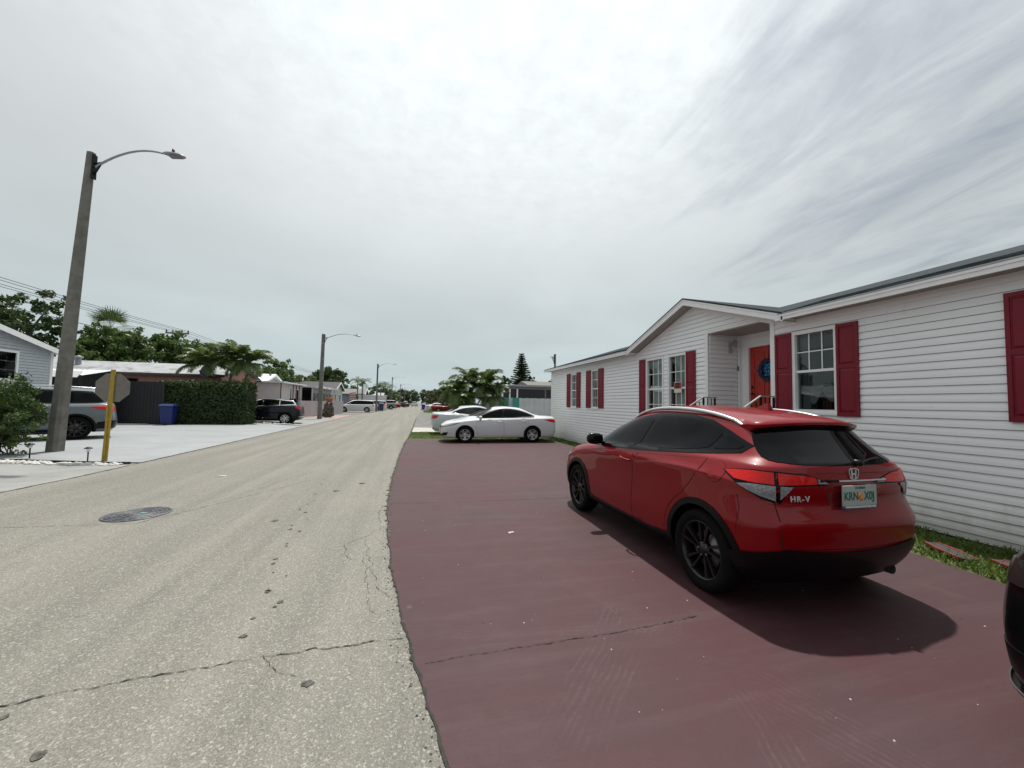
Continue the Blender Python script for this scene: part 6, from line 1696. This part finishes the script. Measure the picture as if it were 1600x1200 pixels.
# carport awning left of the fence
aw = thing('carport', 'white scalloped metal awning over a dark carport', 'awning', (-16.2, 23.6, .13))
n = 24; vs = []
for i in range(n+1):
    x = lerp(-1.3, 1.25, i/n); d = .025*(i % 2)
    vs += [(x, -1.0, 2.42+d), (x, .9, 2.78+d)]
mb = MB(); mb.add(vs, [(2*i, 2*i+1, 2*i+3, 2*i+2) for i in range(n)]); mb.build('canopy', WHITE, aw)
mb = MB(); mb.add([(-1.3, -1.3, 2.32), (1.25, -1.3, 2.32), (1.25, -1.0, 2.62), (-1.3, -1.0, 2.62), (-1.3, -1.28, 2.30), (1.25, -1.28, 2.30), (1.25, -.98, 2.60), (-1.3, -.98, 2.60)], [(0, 1, 2, 3), (7, 6, 5, 4), (0, 4, 5, 1), (1, 5, 6, 2), (2, 6, 7, 3), (3, 7, 4, 0)]); mb.build('valance', WHITE, aw)
for x in (-1.2, 1.15):
    mb = MB(); mb.bar((x, -.95, -.13), (x, -.95, 2.42), .06); mb.build('post', BF, aw)
    mb = MB(); mb.bar((x, .85, -.13), (x, .85, 2.77), .06); mb.build('post', BF, aw)
mb = MB(); mb.box(-1.3, 1.25, .92, .97, -.1, 2.75); mb.build('back_screen', BF, aw)
# blue wheelie bin
BINB = mat('blue_bin', (.008, .022, .13), .45, var=.1)
def bin_(loc, m, label, rz=0, s=1.0):
    t = thing('wheelie_bin', label, 'bin', loc, rz); 
    mb = MB(); b = [(-.22, -.24), (.22, -.24), (.22, .22), (-.22, .22)]; tp = [(-.29, -.31), (.29, -.31), (.29, .30), (-.29, .30)]
    mb.add([(x*s, y*s, .06*s) for x, y in b]+[(x*s, y*s, 1.0*s) for x, y in tp], [(0, 3, 2, 1), (4, 5, 6, 7)]+[(i, (i+1) % 4, 4+(i+1) % 4, 4+i) for i in range(4)]); mb.box(-.31*s, .31*s, -.33*s, -.311*s, .93*s, 1.0*s); mb.build('body', m, t)
    mb = MB(); mb.add([(-.31*s, -.36*s, 1.005*s), (.31*s, -.36*s, 1.005*s), (.31*s, .33*s, 1.005*s), (-.31*s, .33*s, 1.005*s), (-.27*s, -.28*s, 1.08*s), (.27*s, -.28*s, 1.08*s), (.27*s, .28*s, 1.10*s), (-.27*s, .28*s, 1.10*s)], [(0, 3, 2, 1), (4, 5, 6, 7)]+[(i, (i+1) % 4, 4+(i+1) % 4, 4+i) for i in range(4)]); mb.build('lid', m, t)
    mb = MB(); mb.tube([(-.25*s, .36*s, .98*s), (.25*s, .36*s, .98*s)], .018*s, 6); mb.build('handle', m, t)
    for x in (-.26, .26):
        mb = MB(); mb.lathe([(0, -.03), (.11*s, -.03), (.11*s, .03), (0, .03)], 14, (x*s, .24*s, .11*s), 'x'); mb.build('wheel', BLK, t)
    return t
bb = bin_((-12.60, 24.85, .13), BINB, 'blue wheelie bin between the black fence and the hedge', R(5), 1.02)
mb = MB(); mb.lathe([(0, 0), (.05, 0), (.05, .002)], 16, (-.08, -.291, .80), 'y'); mb.build('emblem', TXW, bb)
if 0: bb2 = bin_((-12.12, 24.95, .13), mat('dark_blue_bin', (.01, .02, .10), .5), 'darker blue wheelie bin half hidden against the hedge', R(5), .98)
# hedge
hedge('hedge', 'tall clipped dark green hedge behind the white driveway', -13.75, -9.25, 25.5, 27.0, .05, 2.42, 16000, .065, LF_D, CORE, 3)
rr3 = np.random.default_rng(4)
hg = thing('shrub', 'wispy yellowish new growth rising from the hedge top', 'shrub', (-11, 26.2, 2.3))
V, F = leaves(rr3, [(-1.5, 0, .12, .5, .5, .2), (-.4, 0, .15, .6, .5, .25), (.7, .1, .18, .5, .5, .3), (1.5, 0, .25, .3, .4, .4)], 1500, .05, .1); link('foliage', np_mesh('foliage', V, F, LF_Y), hg)
mb = MB()
for k in range(40):
    x = random.uniform(-1.6, 1.6); mb.tube([(x, random.uniform(-.4, .4), -.2), (x+random.uniform(-.1, .1), 0, random.uniform(.2, .5))], .006, 4)
mb.build('stems', BARK, hg)
# satellite dish on a mast
sdh = thing('satellite_dish', 'dark satellite dish on a mast above the hedge', 'satellite dish', (-11.9, 27.3, 0))
mb = MB(); mb.tube([(0, 0, 0), (0, 0, 3.0)], .03, 8); mb.tube([(0, 0, 2.9), (.0, -.12, 3.15)], .025, 6); mb.build('mast', BLK, sdh)
mb = MB(); pr = [(.02*k*2.1, .10*(k*.042/.4)**2) for k in range(11)]; mb.lathe([(a, b) for a, b in pr]+[(.43, .105)], 28); dsh = mb.build('dish', mat('dish_dark', (.06, .06, .065), .6), sdh); dsh.location = (0, -.2, 3.2); dsh.rotation_euler = (R(72), 0, R(-25))
mb = MB(); mb.tube([(0, -.4, 2.85), (-.15, -.75, 3.15)], .012, 5); mb.box(-.19, -.11, -.79, -.71, 3.12, 3.2); mb.build('feed_arm', BLK, sdh)
# palms behind the hedge
palm('drooping palm at the left of the clump behind the hedge, white dish before it', (-12.3, 27.6, 0), 3.2, 23, 1.6, 3, PALM, .09, 'palms behind the hedge', (.1, 0), .46, .78, nl=54)
palm('tallest palm in the middle of the clump behind the hedge', (-11.0, 27.5, 0), 3.55, 24, 1.6, 13, PALM, .09, 'palms behind the hedge', (.25, 0), .46, .78, nl=54)
palm('palm at the right of the clump behind the hedge', (-10.2, 27.3, 0), 3.4, 24, 1.6, 23, PALM, .09, 'palms behind the hedge', (.35, .1), .46, .78, nl=54)
# trees beyond
tree('spreading dark tree behind the blue house at the far left', (-34, 45, 0), [(-4, 0, 9.0, 2.2, 2.2, 1.2), (-1.2, 0, 9.6, 2.2, 2, 1.1), (1.6, 0, 10.0, 1.7, 1.6, 1.0), (-2.5, -1, 7.6, 2.5, 2, 1.2), (.5, -1, 7.4, 2.4, 2, 1.3), (3, 0, 8.0, 1.6, 1.6, 1.0), (-5.5, 0, 7.5, 2, 2, 1.2), (-1, 0, 5.8, 3.5, 2, 1.3), (-6, 0, 5.4, 3, 2, 1.3)], 11000, .20, LF_D, .35, 31)
tree('rounded green tree behind the pink house, left of the fan palm', (-27.5, 45.0, 0), rblobs(5, 9, 3, 8.3, 10), 9000, .20, LF_M, .3, 41)
tree('broad green tree crown above the white roof, right of the fan palm', (-25.5, 50, 0), rblobs(8, 10, 3, 8.6, 11), 9000, .20, LF_M, .3, 51)
tree('low dark green tree above the right end of the white roof', (-23, 53, 0), rblobs(12, 8, 2.5, 7.2, 9), 7000, .20, LF_D, .28, 61)
tree('small tree with a tuft above its crown beside the palms', (-21.5, 51.5, 0), [(0, 0, 6.9, .9, .9, .6), (-.6, 0, 5.6, 1.4, 1.3, .9), (1.4, 0, 5.2, 1.5, 1.3, .9), (0, 0, 4.4, 2.2, 1.6, 1)], 3500, .17, LF_D, .2, 71)
fan_palm('fan palm standing above the green trees on the left', (-29.4, 47.5, 0), 8.35, 24, 5, 1.75)
tree('green tree just right of the palm clump', (-13.6, 44, 0), rblobs(15, 5.5, 2.2, 5.8, 9), 5500, .14, LF_M, .22, 81)
tree('dark small tree beside the second utility pole', (-16.2, 55.5, 0), rblobs(17, 4, 2.5, 6.6, 7), 3500, .16, LF_D, .2, 91)
tree('bushy light green tree behind the flat white bungalow', (-16.5, 58, 0), rblobs(19, 8, 2, 5.0, 9), 6000, .17, LF_Y, .2, 101)
tree('dark tall tree behind the second street lamp', (-12.6, 66, 0), rblobs(21, 8, 2.5, 6.9, 11), 9000, .17, LF_D, .3, 111)
tree('light green tree between the bungalow and the dark tall tree', (-15, 62, 0), rblobs(22, 6, 2, 5.0, 8), 4000, .17, LF_M, .2, 121)
# utility poles and wires
UP = []
WOOD = mat('weathered_pole', (.17, .16, .15), .9, var=.2)
for i, y in enumerate((18, 60, 103, 150)):
    x = -30; h = 10.4
    t = thing('utility_pole', ['utility pole outside the left edge carrying the wires', 'utility pole with crossarm above the low trees', 'small utility pole right of the palms', 'farthest tiny utility pole'][i], 'utility pole', (x, y, 0), 0, 'utility poles along the wires')
    mb = MB(); mb.tube([(0, 0, -.05), (0, 0, h)], [.30, .22], 8); mb.build('pole', WOOD, t)
    mb = MB(); mb.box(-1.3, 1.3, -.08, .08, h-.52, h-.33); mb.build('crossarm', WOOD, t)
    for dx in (-1.2, -.5, .5, 1.2):
        mb = MB(); mb.lathe([(0, .34), (.09, .32), (.06, .18), (.10, .12), (.06, 0)], 8, (dx, 0, h-.33)); mb.build('insulator', BLK, t)
WIRE = mat('wire_black', (.02, .02, .02), .6, var=0)
for k, (dx, z) in enumerate(((-1.2, 10.3), (-.5, 10.3), (1.2, 10.3), (.5, 10.3), (0.1, 8.6))):
    mb = MB(); pts = []
    ys_ = (18, 60, 103, 150)
    for a, b in zip(ys_, ys_[1:]):
        for j in range(12):
            t_ = j/12; pts.append((-30+dx, lerp(a, b, t_), z-1.0*4*t_*(1-t_)*.35))
    mb.tube(pts, .022 if k < 4 else .03, 4); mb.build('power_line', WIRE, None, label=['outermost power line strung left of the poles', 'second power line from the left on the poles', 'power line strung on the street side of the poles', 'third power line from the left on the poles', 'thick lower cable strung below the crossarms'][k], cat='power line', group='power lines between the poles')
# white buildings down the left side
WST = mat('white_stucco', (.50, .48, .48), .8, var=.06, scale=1.5); LIL = mat('pale_lilac_wall', (.42, .41, .43), .8, var=.06)
def simple_house(name, label, x0, x1, y0, y1, ez, rz, wall_m, roof_m, wins=(), gable='x', over=.35, flat=False, cat='house'):
    t = thing(name, label, cat, ((x0+x1)/2, (y0+y1)/2, 0)); o = ((x0+x1)/2, (y0+y1)/2, 0)
    mb = MB()
    if flat: mb.box(x0, x1, y0, y1, .02, ez)
    elif gable == 'x': mb.prism([(y0, .02), (y1, .02), (y1, ez), ((y0+y1)/2, rz), (y0, ez)], x0, x1, 'x')
    else: mb.prism([(x0, .02), (x1, .02), (x1, ez), ((x0+x1)/2, rz), (x0, ez)], y0, y1, 'y')
    LB(mb, 'wall', wall_m, t, o)
    if flat:
        mb = MB(); mb.box(x0-over, x1+over, y0-over, y1+over, ez+.002, ez+.13); LB(mb, 'roof', roof_m, t, o)
    else:
        a, b = (y0, y1) if gable == 'x' else (x0, x1); c, d = (x0, x1) if gable == 'x' else (y0, y1); mdl = (a+b)/2; sl = (rz-ez)/(mdl-a)
        for s in (-1, 1):
            e = mdl+s*(mdl-a+over); ze = rz-sl*abs(e-mdl)
            mb = MB(); mb.prism([(mdl, rz+.01), (e, ze+.01), (e, ze+.10), (mdl, rz+.10)], c-over, d+over, gable); LB(mb, 'roof', roof_m, t, o)
            mb = MB(); mb.prism([(mdl, rz-.08), (e, ze-.08), (e, ze+.09), (mdl, rz+.09)], d+over+.001, d+over+.03, gable); LB(mb, 'fascia', TRIM, t, o)
    for (face, p, q, z0, z1, mm) in wins:
        if face == 'E': f = lambda mb, e0, e1, a, b, c, d: mb.box(x1+e0, x1+e1, a, b, c, d)
        else: f = lambda mb, e0, e1, a, b, c, d: mb.box(a, b, y0-e1, y0-e0, c, d)
        mb = MB(); f(mb, .002, .05, p-.06, p, z0, z1); f(mb, .002, .05, q, q+.06, z0, z1); f(mb, .002, .05, p-.06, q+.06, z1, z1+.06); f(mb, .002, .05, p-.06, q+.06, z0-.06, z0); w = LB(mb, 'window', TRIM, t, o)
        mb = MB(); f(mb, .002, .02, p, q, z0, z1); LB(mb, 'pane', mm, w, o)
    return t, o
MAR = mat('maroon_trim', (.10, .02, .02), .6)
t, o = simple_house('mobile_home', 'white house with a small low gable right behind the near-black utility car', -20, -12.3, 36.6, 42.0, 2.95, 3.75, LIL, TRIM, [('E', 37.5, 38.6, 1.2, 2.3, TINT)])
t, o = simple_house('bungalow', 'flat-roofed white bungalow with narrow dark-framed windows', -20, -10.6, 36.0, 42.6, 2.95, 0, WST, WHITE, [('E', 38.6, 39.0, 1.1, 2.6, TINT), ('E', 40.6, 41.3, 1.3, 2.5, TINT)], flat=True)
for y in (36.05, 39.5, 40.45, 41.45): mb = MB(); mb.box(-10.598, -10.55, y, y+.12, .1, 2.94); LB(mb, 'trim_strip', MAR, t, o)
su = thing('sunroom', 'white awning-roofed sunroom behind the long white fence', 'sunroom', (-11, 47.5, 0)); o = (-11, 47.5, 0)
mb = MB(); mb.box(-15, -9.6, 43.2, 53, 2.85, 3.0); mb.box(-9.6, -9.0, 43.2, 53, 2.80, 3.02); LB(mb, 'roof', WHITE, su, o)
mb = MB(); mb.box(-15, -14.9, 43.3, 52.8, .02, 2.84); mb.box(-15, -9.8, 52.7, 52.8, .02, 2.84); LB(mb, 'wall', LIL, su, o)
y = 43.3
while y < 52.6:
    mb = MB(); mb.box(-9.9, -9.8, y, y+.12, .02, 2.84); LB(mb, 'post', WHITE, su, o)
    if y+1.5 < 53: mb = MB(); mb.box(-9.87, -9.85, y+.12, y+1.5, .9, 2.3); LB(mb, 'screen', tinted('screen_grey', (.10, .105, .11), .5), su, o)
    mb = MB(); mb.box(-9.88, -9.83, y+.12, y+1.5, .02, .9); LB(mb, 'panel', WST, su, o)
    mb = MB(); mb.box(-9.88, -9.83, y+.12, y+1.5, 2.32, 2.84); LB(mb, 'panel', LIL, su, o); y += 1.5
lf = thing('fence', 'low long white wall along the lot behind the second street lamp', 'wall', (-9.0, 44, 0)); 
A, B = Vector((-9.75, 38.5, 0)), Vector((-8.3, 52, 0)); N = 11
for k in range(N):
    a, b = A.lerp(B, k/N), A.lerp(B, (k+.985)/N); mb = MB(); mb.bar((a.x, a.y, .78), (b.x, b.y, .78), .06, 1.48); LB(mb, 'panel', mat('pale_pinkish_wall', (.33, .305, .315), .8, var=.06), lf, (-9.0, 44, 0))
# rocky planter with an orange pot
pt = thing('rock_planter', 'rough dark rock pillar with an orange pot on top by the street lamp', 'planter', (-7.7, 40.2, 0))
ROCK = mat('rock', (.09, .08, .07), .9, var=.5, scale=6, bump=.8, bscale=10)
rn = random.Random(9)
for k in range(46):
    a = rn.uniform(0, 6.28); zz = rn.uniform(.12, 1.35); r_ = lerp(.42, .30, zz/1.3); p = (r_*math.cos(a), r_*math.sin(a), zz); s = rn.uniform(.11, .2)
    mb = MB(); vs = [(p[0]+s*math.cos(q*math.pi/3+a)*w_*rn.uniform(.8, 1.15), p[1]+s*math.sin(q*math.pi/3+a)*w_*rn.uniform(.8, 1.15), p[2]+h_*s) for w_, h_ in ((.6, -.7), (1, 0), (.6, .7)) for q in range(6)]
    mb.add(vs, [(i*6+q, i*6+(q+1) % 6, (i+1)*6+(q+1) % 6, (i+1)*6+q) for i in range(2) for q in range(6)]+[tuple(range(6))[::-1], tuple(range(12, 18))]); mb.build('stone', ROCK, pt)
mb = MB(); mb.lathe([(.33, 0), (.30, 1.2), (0, 1.25)], 12); mb.build('core', ROCK, pt)
op = thing('flower_pot', 'orange terracotta pot standing on the rock pillar', 'pot', (-7.62, 40.2, 1.42))
mb = MB(); mb.lathe([(0, 0), (.20, 0), (.30, .30), (.36, .31), (.36, .42), (.31, .42), (.29, .33), (0, .33)], 16); mb.build('pot', mat('terracotta', (.42, .14, .06), .8, var=.15), op)
# houses further along
simple_house('mobile_home', 'pale green house with dark roof beyond the sunroom', -19, -9.9, 54.5, 61, 3.0, 4.0, mat('pale_green_wall', (.40, .43, .40), .8, var=.05), mat('dark_roof', (.045, .045, .05), .8, var=.2), [('E', 55.2, 56.0, 1.3, 2.4, TINT), ('E', 58.5, 59.6, 1.3, 2.4, TINT)])
simple_house('mobile_home', 'small grey-blue house behind the far palms on the left', -17, -9.0, 78, 84, 2.9, 3.8, mat('grey_blue_wall', (.20, .24, .32), .8, var=.05), mat('grey_roof', (.15, .15, .15), .8), [('E', 79, 80.5, 1.3, 2.3, TINT)])
simple_house('mobile_home', 'small tan house far down the left side', -17, -8.2, 90, 96, 2.9, 3.7, WST, WROOF, [('E', 91, 92.5, 1.3, 2.3, TINT)])
simple_house('mobile_home', 'white house beside the farthest palms on the left', -16, -7.6, 104, 110, 2.9, 3.7, WST, WROOF, [('E', 105, 106.5, 1.3, 2.3, TINT)])
fg = thing('flag', 'small red and white flag hanging near the pale green house', 'flag', (-8.4, 63.2, 0))
mb = MB(); mb.tube([(0, 0, 0), (0, 0, 3.0)], .025, 6); mb.build('pole', GALV, fg)
mb = MB()
for k in range(7): mb.add([(-.02-.0*k, -.02, 2.9-.17*k), (-.9, .25, 2.75-.17*k), (-.9, .25, 2.60-.17*k), (-.02, -.02, 2.75-.17*k)], [(0, 1, 2, 3)], k % 2)
mb.build('cloth', [mat('flag_red', (.45, .10, .09), .8), mat('flag_white', (.6, .5, .48), .8)], fg)
for i, (x, y, h, lab) in enumerate(((-9.9, 77, 4.6, 'palm with arching fronds before the grey-blue house'), (-8.7, 74, 4.3, 'palm beside the flag, right of the grey-blue house'), (-7.3, 96, 4.7, 'dark palm left of the third street lamp'), (-6.6, 100, 5.0, 'dark palm right of the third street lamp'), (-5.9, 108, 4.6, 'dark far palm before the fourth street lamp'))):
    palm(lab, (x, y, 0), h, 13, 2.1, 40+i, PALMD, .12, 'far palms on the left', (0, 0), .55, 1.2, nl=22)
for i, (x, y, W, h, mm, lab) in enumerate(((-14, 82, 8, 5.5, LF_D, 'dark tree behind the grey-blue house'), (-11, 88, 8, 5.6, LF_M, 'green tree beyond the grey-blue house'), (-9, 112, 9, 6, LF_D, 'dark tree beyond the far palms'), (-8, 125, 8, 5.2, LF_M, 'light green tree near the fourth street lamp'), (-7.5, 140, 9, 5.0, LF_Y, 'yellow-green tree near the fifth street lamp'), (-7, 160, 10, 5.6, LF_M, 'green tree at the far left end of the street'))):
    tree(lab, (x, y, 0), rblobs(60+i, W, 1.0, h, 8), 2600, .26, mm, .2, 130+i, 'trees far down the left side')
for i, (x, y, W, h, lab) in enumerate(((-16, 205, 22, 7.5, 'far tree closing the street, leftmost'), (-2, 212, 20, 7.2, 'far tree closing the street, left of the middle'), (9, 205, 18, 7.6, 'far tree closing the street, in the middle'), (18, 200, 20, 7.0, 'far tree closing the street, rightmost'))):
    tree(lab, (x, y, 0), rblobs(80+i, W, 0.6, h, 14, 8), 5200, .42, LF_F, .4, 150+i, 'trees closing the end of the street')
# parked cars down the left side
def far_car(kind, pm, loc, rz, label, group): return make_car('parked_car', label, 'van' if kind == 'van' else 'car', far_spec(kind, pm), loc, rz, group)[0]
GRPL = 'cars parked along the left side'
far_car('van', WHITE, (-7.75, 59.6, 0), R(180), 'white minivan side-on behind the end of the white wall', GRPL)
far_car('van', PEARL, (-6.9, 71.5, 0), R(178), 'white tall van just behind the minivan', GRPL)
far_car('truck', mat('x_grey', (.16, .17, .18), .4), (-5.9, 82.5, 0), R(186), 'grey utility car with its spare wheel side out', GRPL)
far_car('saloon', PEARL, (-6.2, 90.5, 0), R(172), 'pale saloon between the grey utility and red cars', GRPL)
far_car('saloon', RED, (-5.4, 101, 0), R(184), 'small red saloon far along the left', GRPL)
far_car('saloon', BLKP, (-3.4, 114, 0), R(205), 'dark saloon beyond the red one on the left', GRPL)
far_car('utility', WHITE, (-2.6, 141, 0), R(100), 'white car at the far end standing in the road, left', 'white cars at the end of the street')
far_car('utility', WHITE, (.6, 147, 0), R(80), 'white car at the far end standing in the road, right', 'white cars at the end of the street')
cb = thing('camper_box', 'white box camper standing behind the white vans', 'camper', (-7.0, 77.2, 0))
mb = MB(); mb.box(-2.6, 2.2, -1.0, 1.0, .7, 2.6); mb.build('body', WHITE, cb); mb = MB(); mb.box(2.202, 2.22, -.5, .5, 1.5, 2.2); mb.build('window', TINT, cb); mb = MB(); mb.box(-2.7, 2.3, -1.05, 1.05, 2.602, 2.7); mb.build('roof', TRIM, cb)
for x in (-1.5, 1.2):
    for y in (-.85, .85):
        mb = MB(); mb.lathe([(0, -.1), (.38, -.1), (.38, .1), (0, .1)], 16, (x, y, .38), 'y'); mb.build('wheel', RUB, cb)
bin_((-4.95, 66.5, 0), mat('navy_bin', (.012, .025, .08), .5), 'navy wheelie bin at the kerb behind the white minivan', R(20), 1.25)
# ------------------------------------------------------------------ right side beyond the house
WF = mat('white_fence_sheet', (.50, .53, .55), .6, var=.08, scale=2); TEAL = mat('teal_board', (.03, .26, .23), .5, var=.12); DKS = mat('dark_screen', (.012, .012, .014), .4, var=.1)
wf = thing('fence', 'white ribbed fence behind the two white cars', 'fence', (6, 24.0, 0))
x = -1.9; k = 0
while x < 6:
    mb = MB(); mb.box(x, x+.165, -.012+(.02 if k % 2 else 0), .012+(.02 if k % 2 else 0), .03, 1.93+.01*(k % 3)); mb.build('board', WF, wf); x += .17; k += 1
for z in (.35, 1.75):
    mb = MB(); mb.box(-1.9, 6, .034, .07, z, z+.07); mb.build('rail', WF, wf)
for x in (-1.8, .3, 2.4, 4.5):
    mb = MB(); mb.box(x, x+.09, .072, .16, 0, 1.95); mb.build('post', WF, wf)
for x, w, z, rz, lab in ((5.52, .62, 1.92, .05, 'wide teal board leaning on the white fence, left'), (6.28, .42, 1.95, -.05, 'narrow teal board leaning on the white fence, right')):
    mb = MB(); mb.add([(-w*.35, -.32, 0), (w*.35, -.32, 0), (w/2, -.02, z), (-w/2, -.02, z), (-w*.35, -.29, 0), (w*.35, -.29, 0), (w/2, .0, z), (-w/2, .0, z)], [(0, 1, 2, 3), (7, 6, 5, 4), (0, 4, 5, 1), (1, 5, 6, 2), (2, 6, 7, 3), (3, 7, 4, 0)])
    o = mb.build('teal_board', TEAL, None, label=lab, cat='board'); o.location = (x, 23.95, 0)
sb = thing('mobile_home', 'low grey house with dark screened porch behind the white fence', 'house', (9, 29, 0)); o = (9, 29, 0)
mb = MB(); mb.box(5.9, 14, 28.4, 32, .02, 2.7); LB(mb, 'wall', LIL, sb, o)
mb = MB(); mb.box(5.8, 14.2, 26.2, 32.2, 2.78, 2.90); LB(mb, 'roof', mat('porch_roof_grey', (.30, .31, .32), .6, var=.1), sb, o)
mb = MB(); mb.box(5.85, 14.1, 26.3, 26.36, 2.60, 2.775); LB(mb, 'beam', mat('porch_beam', (.14, .145, .155), .6, var=.1), sb, o)
for x in (5.9, 6.42, 6.95, 9.0, 11.0, 13.9):
    mb = MB(); mb.box(x, x+.09, 26.31, 26.40, .02, 2.599); LB(mb, 'post', TRIM if x < 7 else MATS['porch_beam'], sb, o)
for a, b in ((6.0, 6.41), (6.52, 6.94), (7.05, 8.99), (9.10, 10.99), (11.1, 13.89)):
    mb = MB(); mb.box(a, b, 26.34, 26.36, 1.1, 2.598); LB(mb, 'screen', DKS, sb, o)
mb = MB(); mb.prism([(28.6, 2.91), (34, 2.91), (31.2, 3.45)], 8.6, 14, 'x'); LB(mb, 'gable', mat('brown_roof', (.13, .12, .11), .8, var=.2), sb, o)
for i, (x, y, h, n, L, lab) in enumerate(((2.55, 22.9, 1.85, 21, 1.4, 'leftmost bushy palm behind the silver saloon'), (3.25, 23.3, 2.35, 23, 1.45, 'tall bushy palm in the middle behind the silver saloon'), (4.05, 22.8, 2.25, 23, 1.4, 'bushy palm right of the middle behind the silver saloon'), (4.65, 23.1, 1.6, 20, 1.35, 'rightmost low palm in front of the white fence'), (3.0, 22.5, 1.2, 14, 1.25, 'low front palm half hidden by the silver saloon'))):
    palm(lab, (x, y, 0), h, n, L, 70+i, PALM, .09, 'bushy palms behind the silver saloon', (random.uniform(-.1, .1), 0), .44, .95, nl=52)
# Norfolk pine
npn = thing('norfolk_pine', 'dark conical pine rising behind the low grey house', 'tree', (10.6, 38.4, 0))
mb = MB(); mb.tube([(0, 0, -.05), (0, 0, 6.7)], [.12, .02], 8); mb.build('trunk', BARK, npn)
rn = random.Random(5); mb = MB(); z = 2.4
while z < 6.6:
    L = lerp(1.7, .12, (z-2.4)/4.3); nb = 8 if z < 5.8 else 6; a0 = rn.uniform(0, 1)
    for k in range(nb):
        a = a0+2*math.pi*k/nb; q = L*rn.uniform(.75, 1.1); e = Vector((q*math.cos(a), q*math.sin(a), z+q*.18)); s = Vector((0, 0, z))
        d = (e-s).normalized(); sd_ = Vector((-d.y, d.x, 0))
        mb.tube([s, e], [.02, .006], 4)
        for j in range(int(5+L*9)):
            t_ = .2+.8*j/(5+L*9); p = s.lerp(e, t_)
            for sg in (-1, 1):
                tip = p+sd_*sg*(.10+.36*L*(1-t_)*.8+.06)+d*.14+Vector((0, 0, rn.uniform(-.02, .10)))
                mb.add([p+Vector((0, 0, .07)), tip, p-Vector((0, 0, .06)), p+d*.12], [(0, 1, 2), (0, 3, 1)])
    z += rn.uniform(.19, .24)
mb.build('crown', LF_D, npn)
for i, (x, y, W, h, lab) in enumerate(((8.6, 37, 2.8, 4.2, 'small dark tree left of the conical pine'), (12.3, 40, 3, 4.5, 'small dark tree right of the conical pine'), (15, 41, 3, 4.4, 'small dark tree behind the white house corner'))):
    tree(lab, (x, y, 0), rblobs(90+i, W, 1.6, h, 6), 2200, .12, LF_D, .12, 170+i, 'small trees behind the low grey house')
for i, (x, y, W, h, n, mm, lab) in enumerate(((4.6, 46, 3.4, 3.5, 3500, LF_M, 'green bushy tree left behind the bushy palms'), (5.4, 42, 3.0, 3.2, 3000, LF_D, 'dark shrub tree right behind the bushy palms'), (5.6, 58, 4.5, 3.5, 3500, LF_R, 'rusty brownish low tree behind the parked red car'), (6.5, 80, 7, 4.6, 3500, LF_M, 'green tree beyond the far white car'), (5.0, 96, 6, 3.8, 2500, LF_R, 'brownish tree further down the right side'), (7.0, 115, 9, 5.2, 3000, LF_M, 'green tree far down the right side'), (7.5, 145, 11, 6.2, 3000, LF_F, 'hazy green tree near the far end on the right'))):
    tree(lab, (x, y, 0), rblobs(110+i, W, .5, h, 8), n, .14 if y < 60 else .25, mm, .12, 190+i)
PUR = mat('purple_blue_bin', (.04, .03, .30), .5)
bin_((2.05, 81, 0), PUR, 'violet-blue wheelie bin standing at the right kerb', R(10), 1.1); bin_((3.0, 80, 0), mat('maroon_bin', (.10, .01, .03), .5), 'maroon wheelie bin beside the violet-blue one', R(-10), 1.15)
GRPR = 'cars parked along the right side'
far_car('saloon', WHITE, (4.75, 74.5, 0), R(10), 'white saloon parked far on the right beyond the small lawn', GRPR)
far_car('saloon', paint('dark_red_paint', (.13, .006, .008), .2), (5.4, 65.5, 0), R(0), 'dark red saloon parked in front of the white one on the right', GRPR)
far_car('utility', BLKP, (6.4, 86, 0), R(0), 'dark utility car behind the white saloon on the right', GRPR)
far_car('saloon', PEARL, (7.2, 92, 0), R(0), 'pale saloon farthest back on the right', GRPR)
